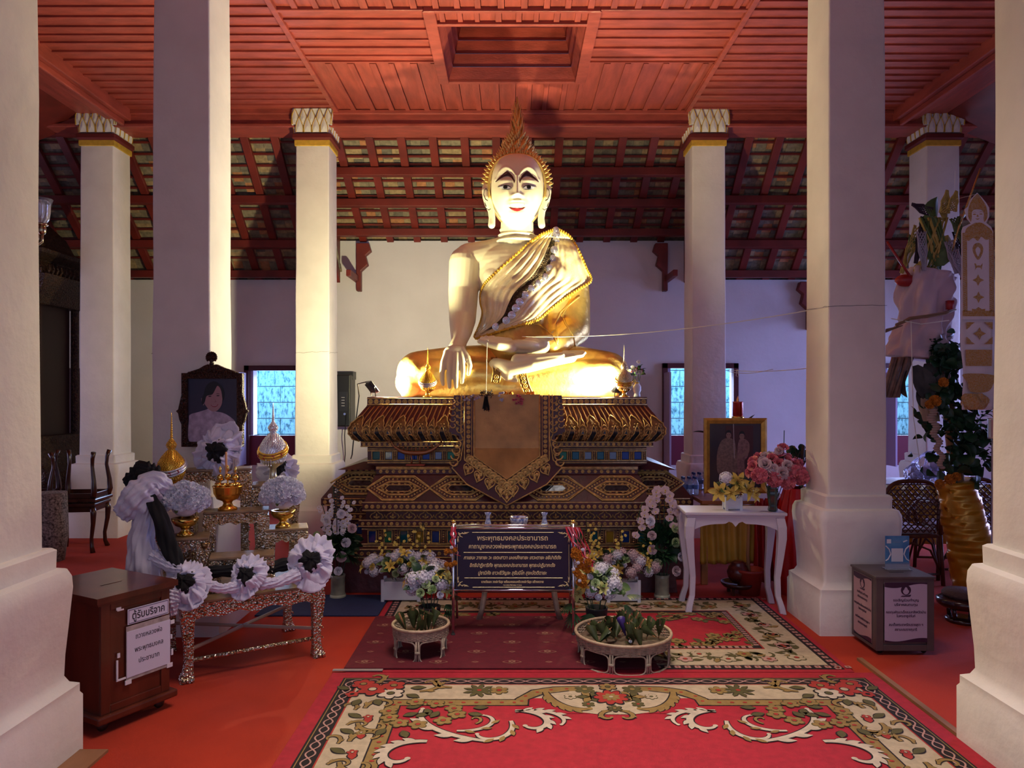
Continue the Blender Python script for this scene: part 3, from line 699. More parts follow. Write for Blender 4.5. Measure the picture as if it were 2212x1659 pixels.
# ---- head surface
HC = S(1117, 417, 6.72); HRX, HRY, HRZ = PR(60, 6.72), .27, PR(80, 6.72)
U = 6.5/FPX          # one drawing unit on the face, metres
def g2(x, z, cx, cz, sx, sz): return math.exp(-((x-cx)/sx)**2-((z-cz)/sz)**2)
def face_off(x, z):
    """forward relief (metres) at face-local drawing units x right, z up from head centre"""
    d = 0
    # nose: ridge from brow to tip
    if -34 < z < 22:
        t = (22-z)/50.
        if 0 <= t <= 1: d += (.022+.070*t**1.2)*math.exp(-(x/(3.6+5.0*t**2))**2)*(1 if t < .92 else max(0, 1-(t-.92)/.08))
    d += .026*(g2(abs(x), z, 9.5, -25, 5, 5))
    # arched brows
    for s in (-1, 1):
        xx = s*x
        if 2 < xx < 50:
            zb = 22+17*sin(min(1, max(0, (xx-5)/40))*pi)**.8-(6 if xx > 40 else 0)*((xx-40)/8 if xx > 40 else 0)
            d += .012*math.exp(-((z-zb)/3.2)**2)
        d -= .022*g2(xx, z, 25, 20, 14, 9)          # socket under the brow
        d += .020*g2(xx, z, 25, 11, 13, 6)          # eyelid
        d += .012*g2(xx, z, 30, -18, 16, 18)        # cheek
        d -= .007*g2(xx, z, 20, -32, 6, 5)
    lw = math.exp(-(x/17)**4)
    d += lw*(.020*math.exp(-((z+34.0)/3.0)**2)+.022*math.exp(-((z+40.5)/3.4)**2)-.006*math.exp(-((z+37.2)/1.3)**2))
    d += .012*g2(x, z, 0, -36, 20, 11)
    d += .028*g2(x, z, 0, -62, 20, 13)-.010*g2(x, z, 0, -50, 16, 4)
    return d
def head_pt(th, ph):
    """th 0 top..pi chin, ph around, ph=-pi/2 faces the viewer"""
    x, y, z = sin(th)*cos(ph), sin(th)*sin(ph), cos(th)
    zz = z*HRZ; wx = HRX
    if z > 0: kq = ((1-min(.9999, z)**2.7)**(1/2.7))/max(1e-3, sin(th)); x, y = x*kq, y*kq
    if z < -.15: wx *= 1-.30*((-z-.15)/.85)**1.5*1.0
    e = 2.25; n_ = (abs(x)**e+abs(y)**e)**(1/e) if (abs(x)+abs(y)) > 1e-6 else 1; s_ = min(1.25, math.hypot(x, y)/max(n_, 1e-6))
    xx = x*wx*s_; yy = y*HRY*s_*(1 if z > -.4 else 1-.1*(-z-.4))
    if y < 0: f = min(1, (-y)*1.6); yy -= f*face_off(xx/U, zz/U)
    return (HC.x+xx, HC.y+yy, HC.z+zz)
hd = MB(); NT, NP = 150, 200; v = []; f = []
for j in range(NT+1):
    th = .001+(pi-.002)*j/NT
    for i in range(NP): v.append(head_pt(th, 2*pi*i/NP))
for j in range(NT):
    for i in range(NP): f.append((j*NP+i, (j+1)*NP+i, (j+1)*NP+(i+1) % NP, j*NP+(i+1) % NP))
f += [tuple(range(NP)), tuple(range(NT*NP, (NT+1)*NP))[::-1]]; hd.add(v, f)
# neck and chin join, torso, arms, hands in one continuous surface
sc(hd, [(1117, 478, 6.80, 35), (1117, 520, 6.86, 37)])
for py, r in ((497, 35), (509, 38), (521, 41)): hd.lathe([(PR(r-2), -.017), (PR(r+2.6), -.006), (PR(r+3), .002), (PR(r-2), .012)], tuple(S(1116, py, 6.83)), 32, 0, 1, .9)
hd.ell(S(1117, 580, 6.92), (PR(96), .27, PR(62)), 28, 18); hd.ell(S(1112, 600, 6.88), (PR(84), .26, PR(70)), 28, 18)
sc(hd, [(1117, 535, 6.9, 31), (1060, 547, 6.9, 29), (1015, 560, 6.9, 35)]); sc(hd, [(1117, 535, 6.9, 31), (1180, 542, 6.9, 31), (1222, 560, 6.9, 36)])
hd.ell(S(1076, 600, 6.78), (PR(36), .14, PR(30)), 20, 14); hd.ell(S(1150, 600, 6.78), (PR(36), .14, PR(30)), 20, 14)
sc(hd, [(1118, 640, 6.9, 74), (1120, 700, 6.88, 72), (1120, 760, 6.85, 78)])
sc(hd, [(1006, 568, 6.88, 36), (1001, 630, 6.84, 32.5), (999, 690, 6.72, 29), (996, 715, 6.58, 24), (992, 738, 6.42, 17), (986, 756, 6.34, 19)])      # viewer's left arm
sc(hd, [(1222, 566, 6.9, 37), (1236, 640, 6.88, 33), (1234, 708, 6.8, 27), (1195, 742, 6.56, 20), (1160, 748, 6.42, 19)])
# left hand hanging over the knee, palm in
hd.ell(S(981, 763, 6.27), (PR(24, 6.25), .045, PR(18, 6.25)), 24, 14)
for pts in ([(966, 765, 6.25, 9), (958, 783, 6.20, 6.6), (955, 805, 6.165, 6.1), (955, 819, 6.16, 5.6), (957, 830, 6.165, 4.4)],
            [(976, 767, 6.24, 8.5), (972, 785, 6.185, 6.4), (970, 808, 6.15, 6.0), (970, 823, 6.145, 5.5), (971, 836, 6.15, 4.3)],
            [(986, 767, 6.24, 8.5), (986, 785, 6.185, 6.4), (985, 808, 6.15, 6.0), (985, 823, 6.145, 5.5), (985, 836, 6.15, 4.3)],
            [(995, 765, 6.25, 8), (999, 782, 6.20, 6.0), (1000, 802, 6.17, 5.6), (999, 815, 6.165, 5.1), (998, 826, 6.17, 4.0)],
            [(998, 755, 6.28, 8.5), (1010, 772, 6.24, 6.8), (1015, 790, 6.21, 5.8), (1012, 808, 6.20, 4.4)]): sc(hd, pts)
# hand resting in the lap, palm up, fingers to the viewer's left
hd.ell(S(1125, 746, 6.35), (PR(40, 6.35), .10, PR(13, 6.35)), 20, 12)
sc(hd, [(1170, 748, 6.42, 18), (1120, 750, 6.34, 14)])
for k, (a, b, y) in enumerate(((1036, 737, 6.22), (1042, 732, 6.28), (1050, 730, 6.34), (1064, 730, 6.40))):
    sc(hd, [(1105-k*2, 752-k*4, 6.28+.045*k, 10.5), (1075, 748-k*4, y, 9), (1055, 743-k*3, y, 8), (a, b, y, 5.8)])
sc(hd, [(1140, 738, 6.44, 9), (1165, 733, 6.40, 8), (1190, 730, 6.38, 6)])
bm = bake_remesh(hd, .0068, 3, .5)
for v_ in bm.vertices: v_.co.z = max(v_.co.z, 1.4925)
body = mesh_obj('body', bm, skin, bud, 'cream painted head, chest, arms and hands')
bvh = bvh_of(bm)
def front(px, py, off=.002, y0=5.8):
    """point where the sight line through a drawing position meets the body, pushed outwards"""
    o = Vector((0, 0, 1.5)); p = W(px, py, 6.5); d = (p-o).normalized(); s_ = o+d*5.4
    loc, n, i, dist = bvh.ray_cast(s_, d)
    if loc is None: return None
    if n.dot(d) > 0: n = -n
    return loc+n*off
def decal(pts, m, name, off=.003, par=body, fill=True, solid=.002):
    """thin painted patch laid on the curved surface: pts outline in drawing units, fan-filled in rings"""
    cx_ = sum(p[0] for p in pts)/len(pts); cy_ = sum(p[1] for p in pts)/len(pts); b = MB(); v = []; K = 5; m_ = len(pts)
    for k in range(K+1):
        for p in pts: q = lerp2((cx_, cy_), p, max(.02, k/K)); v.append(tuple(front(q[0], q[1], off) or S(q[0], q[1], 6.4)))
    f = [(k*m_+i, k*m_+(i+1) % m_, (k+1)*m_+(i+1) % m_, (k+1)*m_+i) for k in range(K) for i in range(m_)]+[tuple(range(m_))]
    b.add(v, f); return obj(name, b, m, par, smooth=True, solid=solid)
def line(pts, r, m, name, par=body, off=.0, w_=None):
    q = []
    for a, c in zip(pts, pts[1:]):
        for k in range(4): q.append(lerp2(a, c, k/4))
    q.append(pts[-1]); P_ = [front(a, c, off) for a, c in q]; P_ = [p for p in P_ if p is not None]
    b = MB(); n = len(P_); b.tube(P_, [r*(.35+.65*sin(pi*(i+.5)/n)) for i in range(n)] if w_ is None else r, 6); return obj(name, b, m, par, smooth=True)
browm = mat('brown_brow_paint', (.05, .008, .006), .5); lipm = mat('red_lip_paint', (.55, .02, .02), .4); eyew = mat('white_eye_paint', (.75, .75, .8), .3)
for s in (-1, 1):
    c = 1117; fx = lambda d: c+s*d
    up = [(4, 392), (8, 383), (14, 375), (21, 369.5), (27, 373), (34, 380), (41, 387), (47, 394)]; lo = [(44, 393), (36, 387), (28, 382), (20, 380.5), (14, 383), (9, 389), (5.5, 396)]
    b = MB(); lo = lo[::-1]; N_ = 16
    def cv(P, t): t *= len(P)-1; j = min(len(P)-2, int(t)); q = lerp2(P[j], P[j+1], t-j); return (fx(q[0]), q[1])
    b.add([tuple(front(*lerp2(cv(up, i/N_), cv(lo, i/N_), k/3), .004)) for k in range(4) for i in range(N_+1)], [(k*(N_+1)+i, k*(N_+1)+i+1, (k+1)*(N_+1)+i+1, (k+1)*(N_+1)+i) for k in range(3) for i in range(N_)])
    obj('eyebrow', b, browm, body, smooth=True, solid=.002)
    eye = [(12, 407), (17, 402.5), (24, 400.5), (31, 401.5), (38, 404.5), (32, 407.5), (25, 409), (18, 409)]
    decal([(fx(a), b) for a, b in eye], eyew, 'eye', .004)
    decal([(fx(25)+4.6*cos(t*pi/6), 404.8+3.8*sin(t*pi/6)) for t in range(12)], black, 'iris', .0065)
    line([(fx(11), 407), (fx(17), 402.5), (fx(24), 400.3), (fx(31), 401.3), (fx(41), 404)], .0045, blackline, 'eyelid_line', off=.004)
    line([(fx(13), 408), (fx(18), 409.3), (fx(25), 409.6), (fx(33), 407.8)], .0028, blackline, 'lower_eyelid_line', off=.004)
    line([(fx(10), 444), (fx(13.5), 449), (fx(16), 440)], .002, mat('tan_shade_line', (.35, .22, .12), .6), 'nostril_line', off=.001)
decal([(1099, 447), (1106, 449.5), (1113, 448.7), (1117, 450), (1121, 448.7), (1128, 449.5), (1135, 447), (1129, 453), (1123, 456), (1117, 457), (1111, 456), (1105, 453)], lipm, 'lips', .004)
line([(1095, 446), (1105, 450.5), (1117, 451.5), (1129, 450.5), (1139, 446)], .0016, mat('dark_red_line', (.12, .006, .006), .5), 'mouth_line', off=.006)
# ears with long lobes
for s in (-1, 1):
    b = MB(); c = 1116; e = lambda d: c+s*d
    sc(b, [(e(62), 404, 6.66, 8), (e(64), 414, 6.65, 10), (e(63), 428, 6.64, 10), (e(60), 442, 6.64, 8.5), (e(55), 455, 6.64, 7.5), (e(53), 472, 6.64, 7.2), (e(54), 486, 6.64, 8)])
    sc(b, [(e(69), 399, 6.68, 4), (e(71), 412, 6.65, 4.5), (e(69), 428, 6.64, 4.5), (e(64), 446, 6.63, 4)])
    em = bake_remesh(b, .008, 4, .5); eo = mesh_obj('ear', em, skin, bud); bvh2 = bvh; bvh = bvh_of(em)
    line([(e(63), 412), (e(66), 407), (e(70), 412), (e(71), 421), (e(67), 431), (e(62), 434)], .0028, blackline, 'ear_line', par=eo, off=.001, w_=1)
    line([(e(65), 447), (e(69), 437), (e(66), 449), (e(60), 454), (e(56), 451)], .0024, blackline, 'lower_ear_line', par=eo, off=.001, w_=1)
    bvh = bvh2
    b = MB()
    for k, (dx, dy, r) in enumerate(((60, 417, .014), (58, 423, .011), (61, 428, .012), (57, 433, .009))): b.ell(S(e(dx), dy, 6.66), (r,)*3, 10, 7)
    obj('earring', b, gold, bud, smooth=True)
# hair: gilt spikes in rings round the skull
b = MB(); cap_ = MB(); 
for ring in range(7):
    ph = ring/6.; ys = HC.y-.10+ph*.26; rs = math.sqrt(max(.05, 1-((ys-HC.y)/.285)**2)); n = 25
    for i in range(n):
        t = R(-80)+R(160)*(i+.5*(ring % 2))/(n-1)
        x = HC.x+HRX*(1.05 if ring < 3 else 1.02)*rs*math.copysign(abs(sin(t))**.80, t); z = HC.z-.005+HRZ*.99*rs*max(0, cos(t))**.80
        d = Vector((sin(t), (ys-HC.y)*1.2-(.25 if ring < 2 else 0), cos(t)*(.8 if cos(t) > 0 else .35))).normalized(); p = Vector((x, ys, z)); L_ = .070 if ring else .050
        b.tube([p-d*.012, p+d*.012, p+d*.030, p+d*.050, p+d*L_], [.005, .0095, .0115, .0075, .0015], 8)
cap_.ell((HC.x, HC.y+.05, HC.z+.02), (HRX*1.0, .24, HRZ*1.0), 32, 20)
obj('hair_cap', cap_, gold, bud, smooth=True)
obj('hair_spikes', b, gold, bud, smooth=True, label='rows of gilt spiky curls round the face')
b = MB(); q = []
for i in range(37):
    t = R(-108)+R(216)*i/36; q.append((HC.x+HRX*1.0*math.copysign(abs(sin(t))**.80, t), HC.y-.125-.02*cos(t), HC.z-.005+HRZ*.92*max(0, cos(t))**.80-(0 if cos(t) > 0 else -cos(t)*HRZ*.8)))
b.tube(q, .010, 8); obj('hairline_band', b, gold, bud, smooth=True)
# topknot of leaf scales and the flame
tc_ = S(1117, 344, 6.86)
def leaf3(b, p, up, out, h_, w_, curl=.35):
    """pointed flame leaf rising along up and bending to out"""
    side = up.cross(out).normalized(); v = []; n = 5
    for k in range(n+1):
        f_ = k/n; c = p+up*(h_*f_)+out*(h_*curl*f_*(1-f_*.3)); ww = w_*sin(pi*min(1, .25+.75*f_))**.8*(1 if k < n else 0)
        v += [c-side*ww, c+out*(w_*.5*(1-f_)), c+side*ww, c-out*w_*.3*(1-f_)]
    f = []
    for k in range(n):
        for i in range(4): a = k*4; f.append((a+i, a+(i+1) % 4, a+4+(i+1) % 4, a+4+i))
    f.append((3, 2, 1, 0)); b.add([tuple(x) for x in v], f)
b = MB(); prof = [(PR(46), -.04), (PR(42), .0), (PR(35), .06), (PR(26), .12), (PR(18), .18), (PR(12), .23), (PR(11), .30), (PR(9), .38), (PR(5), .46), (.006, .51)]
b.lathe(prof, tuple(tc_), 24, 0, 1, .85); up = Vector((0, 0, 1))
rows = 11
for r_ in range(rows):
    zz = -.03+.22*r_/(rows-1); rad = itp([(-p[1], p[0]) for p in prof], -zz); n = max(8, int(19*rad/PR(50))+3)
    for i in range(n):
        a = 2*pi*(i+.5*(r_ % 2))/n; o_ = Vector((cos(a), .85*sin(a), 0)); leaf3(b, tc_+o_*(rad*.94)+up*zz, (up+o_*.35).normalized(), o_, .050, .019, .55)
obj('topknot', b, gold, bud, smooth=True, label='cone of gilt leaf scales on the crown')
b = MB()
for r_, (zz, rad, h_, n, w_) in enumerate(((.20, PR(15), .09, 9, .017), (.25, PR(14), .09, 9, .016), (.30, PR(13.5), .09, 9, .016), (.35, PR(12), .09, 8, .015), (.405, PR(9.5), .09, 7, .013), (.445, PR(7), .08, 6, .012), (.48, PR(4), .08, 5, .010), (.51, PR(2), .06, 3, .009))):
    for i in range(n): a = 2*pi*(i+.5*(r_ % 2))/n; o_ = Vector((cos(a), .7*sin(a), 0)); leaf3(b, tc_+o_*rad*.85+up*(zz-.02), (up+o_*.12).normalized(), o_, h_, w_, .16)
b.cap(tc_+up*.47, tc_+up*.55, .012, .007, 10); leaf3(b, tc_+up*.52, up, Vector((0, -1, 0)), .065, .010, .0)
obj('flame_finial', b, gold, bud, smooth=True, label='gilt flame rising from the topknot')
# ---- gold robe over the crossed legs
lg = MB()
sc(lg, [(1060, 800, 6.8, 56), (980, 800, 6.62, 52), (905, 806, 6.46, 48)]); sc(lg, [(1175, 800, 6.8, 56), (1250, 800, 6.62, 52), (1312, 806, 6.46, 47)])
sc(lg, [(905, 815, 6.42, 45), (890, 825, 6.4, 36)]); sc(lg, [(1312, 815, 6.42, 45), (1325, 826, 6.4, 36)])
sc(lg, [(890, 835, 6.42, 26), (1000, 838, 6.36, 24), (1117, 842, 6.33, 22), (1230, 838, 6.36, 24), (1330, 835, 6.42, 26)])
sc(lg, [(930, 812, 6.38, 38), (1050, 812, 6.36, 30), (1120, 822, 6.34, 26)]); sc(lg, [(1310, 812, 6.38, 38), (1200, 812, 6.36, 32), (1120, 825, 6.34, 26)])
lg.ell(S(1117, 800, 6.85), (PR(110), .34, PR(52)), 28, 16)
lg.box((X(872, 6.5), 6.36, 1.485), (X(1348, 6.5), 7.2, 1.53))
lm = bake_remesh(lg, .013, 6, .5)
for v_ in lm.vertices: v_.co.z = max(v_.co.z, 1.491)
if 1: mesh_obj('lower_robe', lm, gold, bud, 'gilded robe over the crossed legs'); lb = bvh_of(lm)
# cream shin and foot lying across
ft = MB(); sc(ft, [(1072, 790, 6.32, 17), (1100, 797, 6.27, 18), (1150, 788, 6.24, 15), (1200, 778, 6.24, 12), (1235, 772, 6.25, 11)])
sc(ft, [(1118, 778, 6.26, 14), (1160, 776, 6.24, 12), (1215, 770, 6.24, 10)])
for k in range(5): sc(ft, [(1222-k*1, 774-k*3, 6.22+.02*k, 5.5), (1243+k*2, 770-k*2.2, 6.22+.02*k, 4.8), (1258+k*1.5-(0 if k < 4 else 6), 768-k*2, 6.225+.02*k, 4.0)])
sc(ft, [(1072, 800, 6.31, 16), (1098, 812, 6.27, 14), (1115, 822, 6.265, 8)])
mesh_obj('foot', bake_remesh(ft, .007, 3), skin, bud, 'cream sole and shin laid across the lap')
# upper robe: waist, and folds over the viewer's right arm
ur = MB(); sc(ur, [(1117, 660, 6.88, 76), (1120, 712, 6.87, 76), (1122, 752, 6.85, 82)])
sc(ur, [(1231, 580, 6.9, 37), (1240, 650, 6.88, 35), (1240, 712, 6.80, 35), (1205, 745, 6.56, 27), (1192, 748, 6.5, 24)])
sc(ur, [(1195, 660, 6.8, 22), (1200, 710, 6.74, 26), (1210, 755, 6.6, 24)]); sc(ur, [(1200, 600, 6.82, 34), (1196, 680, 6.8, 30)])
um = bake_remesh(ur, .013, 5)
for v_ in um.vertices: v_.co.z = max(v_.co.z, 1.4925)
if 1: mesh_obj('upper_robe', um, gold, bud, 'gilded robe round the waist and the draped arm'); ub = bvh_of(um)
bvh = ub
line([(1252, 640), (1225, 662), (1214, 680), (1222, 700), (1238, 725), (1244, 755)], .010, gold, 'robe_fold', par=bud, off=0, w_=1)
line([(1236, 650), (1210, 675), (1200, 700), (1205, 740)], .008, gold, 'robe_fold', par=bud, off=0, w_=1)
line([(1140, 690), (1150, 700), (1165, 702), (1180, 712), (1195, 726), (1205, 745)], .009, gold, 'robe_hem', par=bud, off=.0, w_=1)
bvh = bvh2
# embroidered hem bands over the lap
def hem(pts, wpx, name):
    b = MB(); c = MB(); n = len(pts)
    for i, (a, d) in enumerate(pts):
        f_ = i/(n-1)
    def fn(u, v_):
        t = v_*(n-1); j = min(n-2, int(t)); q = lerp2(pts[j], pts[j+1], t-j); o = Vector((0, 0, 1.5)); p = W(q[0]+(u-.5)*wpx, q[1], 6.3); dd = (p-o).normalized()
        loc, nn, i_, ds = lb.ray_cast(o+dd*5.2, dd); return (loc-dd*.012) if loc is not None else p
    b.sheet(fn, 6, 14)
    for sd in (0.04, .96): c.tube([fn(sd, k/14)+Vector((0, -.004, 0)) for k in range(15)], .0045, 5)
    for k in range(5): q = fn(.5, .1+.2*k); c.tube([(q.x+.016*cos(t*pi/4), q.y-.006, q.z+.016*sin(t*pi/4)) for t in range(8)], .0045, 5, closed=True); c.ell((q.x, q.y-.006, q.z), (.006,)*3, 6, 5)
    o = obj(name, b, mat('dark_gold_band', (.30, .17, .04), .5, .4), bud, solid=.008, smooth=True); obj('band_relief', c, gold, o, smooth=True)
hem([(1066, 772), (1072, 785), (1074, 800), (1072, 818), (1070, 826)], 19, 'hem_band'); hem([(1128, 806), (1130, 818), (1134, 832), (1142, 850)], 20, 'hem_band')
# ---- glittering shawl
both = MB(); both.add([tuple(v_.co) for v_ in bm.vertices], [tuple(p.vertices) for p in bm.polygons]); both.add([tuple(v_.co) for v_ in um.vertices], [tuple(p.vertices) for p in um.polygons])
sb = BVHTree.FromPolygons([Vector(p) for p in both.v], both.f)
UPc = [(1196, 497), (1170, 507), (1140, 528), (1108, 556), (1070, 590), (1048, 612), (1038, 632), (1038, 655), (1042, 675), (1036, 700), (1024, 728)]
LOc = [(1206, 496), (1232, 512), (1252, 545), (1268, 582), (1277, 606), (1250, 625), (1220, 645), (1190, 668), (1160, 692), (1120, 703), (1026, 732)]
def cr(P, t):
    """smooth curve through points"""
    n = len(P)-1; t = min(max(t, 0), 1)*n; j = min(n-1, int(t)); u = t-j
    p0, p1, p2, p3 = P[max(0, j-1)], P[j], P[j+1], P[min(n, j+2)]
    return tuple(.5*((2*p1[k])+(-p0[k]+p2[k])*u+(2*p0[k]-5*p1[k]+4*p2[k]-p3[k])*u*u+(-p0[k]+3*p1[k]-3*p2[k]+p3[k])*u**3) for k in range(2))
NU, NV = 70, 120; grid = {}
def cast(px, py):
    o = Vector((0, 0, 1.5)); p = W(px, py, 6.6); d = (p-o).normalized(); loc, n, i, ds = sb.ray_cast(o+d*5.4, d); return loc, d
for j in range(NV+1):
    for i in range(NU+1):
        a = cr(UPc, j/NV); c = cr(LOc, j/NV); q = lerp2(a, c, i/NU); loc, d = cast(*q); dep = None
        if loc is not None: dep = loc.y
        grid[i, j] = [q, dep]
for j in range(NV+1):      # depth where the cloth hangs free of the body
    row = [grid[i, j][1] for i in range(NU+1)]; known = [k for k in range(NU+1) if row[k] is not None and row[k] < 7.0]
    for i in range(NU+1):
        if i not in known: k = min(known, key=lambda k_: abs(k_-i)) if known else None; grid[i, j][1] = (row[k]+.004*abs(k-i)) if k is not None else 6.75
dep = [[grid[i, j][1] for j in range(NV+1)] for i in range(NU+1)]
for it in range(14):
    dep = [[(dep[max(0, i-1)][j]+dep[min(NU, i+1)][j]+dep[i][max(0, j-1)]+dep[i][min(NV, j+1)])/4 for j in range(NV+1)] for i in range(NU+1)]
def shp(i, j, o=0):
    q, raw = grid[i, j]; u = i/NU; D = min(dep[i][j], raw)-.022
    pl = .012*sin(u*pi*22+1.2*sin(j/NV*5))*(.35+.65*abs(sin(j/NV*pi)))*(1 if u < .4 else .6)
    return W(q[0], q[1], D-pl-o)
b = MB(); b.add([tuple(shp(i, j)) for j in range(NV+1) for i in range(NU+1)], [(j*(NU+1)+i, (j+1)*(NU+1)+i, (j+1)*(NU+1)+i+1, j*(NU+1)+i+1) for j in range(NV) for i in range(NU)])
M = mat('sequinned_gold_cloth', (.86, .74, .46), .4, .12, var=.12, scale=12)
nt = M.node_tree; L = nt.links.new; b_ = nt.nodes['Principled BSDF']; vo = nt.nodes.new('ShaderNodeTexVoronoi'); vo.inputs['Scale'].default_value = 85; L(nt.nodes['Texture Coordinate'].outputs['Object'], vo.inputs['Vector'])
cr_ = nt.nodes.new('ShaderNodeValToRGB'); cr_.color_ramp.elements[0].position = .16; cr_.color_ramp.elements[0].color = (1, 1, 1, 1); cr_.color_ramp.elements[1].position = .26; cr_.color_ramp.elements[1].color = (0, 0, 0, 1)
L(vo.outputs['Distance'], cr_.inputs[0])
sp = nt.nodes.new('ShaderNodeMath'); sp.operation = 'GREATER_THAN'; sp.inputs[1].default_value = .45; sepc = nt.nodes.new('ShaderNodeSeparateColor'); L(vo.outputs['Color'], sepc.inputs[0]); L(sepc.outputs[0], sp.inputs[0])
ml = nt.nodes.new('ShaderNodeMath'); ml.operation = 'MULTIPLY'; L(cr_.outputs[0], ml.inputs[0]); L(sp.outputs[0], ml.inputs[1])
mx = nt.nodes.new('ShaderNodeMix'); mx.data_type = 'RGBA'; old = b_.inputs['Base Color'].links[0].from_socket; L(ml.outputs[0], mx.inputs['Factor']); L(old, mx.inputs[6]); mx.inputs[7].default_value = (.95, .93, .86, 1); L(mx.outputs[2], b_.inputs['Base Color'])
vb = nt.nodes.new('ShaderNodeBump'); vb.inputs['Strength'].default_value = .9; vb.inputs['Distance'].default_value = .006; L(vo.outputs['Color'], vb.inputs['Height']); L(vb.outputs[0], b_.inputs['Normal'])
sh = obj('shawl', b, M, bud, smooth=True, solid=.008, label='gold sequinned shawl draped diagonally over one shoulder')
b = MB()
for fn in (lambda k: shp(0, k, .005), lambda k: shp(NU, k, .005)):
    pts = [fn(k) for k in range(NV+1)]; b.tube(pts, .010, 6)
    for k in range(0, NV, 1):
        p = pts[k]; b.ell(p+Vector((0, -.006, .008*(-1)**k)), (.008, .008, .011), 6, 4)
obj('yellow_trim', b, mat('yellow_gold_braid', (.72, .46, .05), .45, .4), sh, smooth=True, label='yellow braided edging')
b = MB(); i0 = int(NU*.47)
bm_ = [tuple(shp(i, j, .006)) for j in range(0, NV-3) for i in range(i0-5, i0+4)]; b.add(bm_, [(j*9+i, (j+1)*9+i, (j+1)*9+i+1, j*9+i+1) for j in range(NV-4) for i in range(8)])
obj('dark_band', b, mat('dark_bronze_lace', (.07, .045, .02), .5, .3, var=.8, scale=60, bump=1, bscale=90, vor=True), sh, smooth=True, solid=.004, label='dark lace band down the middle')
rose0 = MB()
for rr, dz in ((.030, 0), (.021, .006), (.011, .011)): rose0.tube([(rr*cos(t*pi/8), -dz, rr*sin(t*pi/8)) for t in range(16)], .0055, 6, closed=True)
rose0.ell((0, -.012, 0), (.007,)*3, 8, 6); rose0.lathe([(.0, -.001), (.031, 0), (.031, .004), (0, .005)], n=16)
rose0.v = [(a, b_2 if True else 0, c) for a, b_2, c in rose0.v]
rme = MB(); 
for rr, dz in ((.030, 0), (.021, .006), (.011, .011)): rme.tube([(rr*cos(t*pi/8), -dz, rr*sin(t*pi/8)) for t in range(16)], .0055, 6, closed=True)
rme.ell((0, -.012, 0), (.007,)*3, 8, 6)
rmesh = rme.mesh('rosette', mat('silver_sequin', (.8, .8, .85), .2, .9), True)
for k in range(15):
    j = int(2+(NV-12)*k/14); p = shp(i0+4, j, .014); inst(rmesh, 'rosette', sh, Matrix.Translation(p))
# ================================================================ FLOWERS AND SMALL BUILDERS
def rose_mesh(name, m, r=.03, seed=0):
    b = MB(); rd = random.Random(seed)
    for ring, (rr, hh, n, lean) in enumerate(((.22, .95, 3, .1), (.45, .85, 4, .35), (.72, .68, 5, .7), (1.0, .45, 6, 1.05))):
        for i in range(n):
            a0 = 2*pi*(i+.5*ring)/n+rd.uniform(-.1, .1); wd = 2*pi/n*.72
            def fn(u, v, a0=a0, wd=wd, rr=rr, hh=hh, lean=lean):
                a = a0+(u-.5)*2*wd*(.55+.45*sin(pi*min(1, v*.8+.2))); rad = r*(rr*.45+rr*.6*v**1.2); z = r*(hh*(v-.12*(2*u-1)**2*v)-.15*lean*v*v)
                return (rad*cos(a), rad*sin(a), z)
            b.sheet(fn, 4, 3)
    b.ell((0, 0, r*.3), (r*.22, r*.22, r*.5), 8, 5)
    return b.mesh(name, m, True)
def lily_mesh(name, m, r=.06):
    b = MB()
    for i in range(6):
        a0 = pi*i/3; w_ = .26 if i % 2 else .20
        def fn(u, v, a0=a0, w_=w_):
            rad = r*(.06+.98*v); z = r*(.55*v**.7-.55*max(0, v-.45)**1.3); s_ = (u-.5)*2*r*w_*sin(pi*(.08+.92*v)**.9)**.8; zz = z+abs(u-.5)*.12*r
            return (rad*cos(a0)-s_*sin(a0), rad*sin(a0)+s_*cos(a0), zz)
        b.sheet(fn, 4, 7)
    for i in range(6): a = pi*i/3+.3; b.tube([(0, 0, 0), (r*.12*cos(a), r*.12*sin(a), r*.3), (r*.22*cos(a), r*.22*sin(a), r*.55)], r*.018, 4, 1); b.ell((r*.23*cos(a), r*.23*sin(a), r*.57), (r*.04, r*.04, r*.03), 6, 4, 1)
    b.tube([(0, 0, -r*.3), (0, 0, r*.1)], r*.06, 6)
    return b.mesh(name, [m, mat('brown_stamen', (.25, .09, .02), .7)], True)
def cluster_mesh(name, m, r=.05, n=46, fl=.011, seed=1):
    """hydrangea-like head of four-petalled florets"""
    b = MB(); rd = random.Random(seed); b.ell((0, 0, 0), (r*.8,)*3, 10, 7)
    for i in range(n):
        z = 1-1.55*(i+.5)/n; a = i*2.39996; s_ = math.sqrt(max(0, 1-z*z)); d = Vector((s_*cos(a), s_*sin(a), z)); p = d*r*rd.uniform(.9, 1.08)
        q = d.to_track_quat('Z', 'Y').to_matrix().to_4x4(); b.T = Matrix.Translation(p) @ q @ Matrix.Rotation(rd.uniform(0, 2), 4, 'Z')
        for k in range(4): aa = k*pi/2; c, s2 = cos(aa), sin(aa); b.add([(0, 0, 0), (fl*(.6*c-.5*s2), fl*(.6*s2+.5*c), fl*.35), (fl*1.15*c, fl*1.15*s2, fl*.1), (fl*(.6*c+.5*s2), fl*(.6*s2-.5*c), fl*.35)], [(0, 3, 2, 1)])
    b.T = Matrix(); return b.mesh(name, m, False)
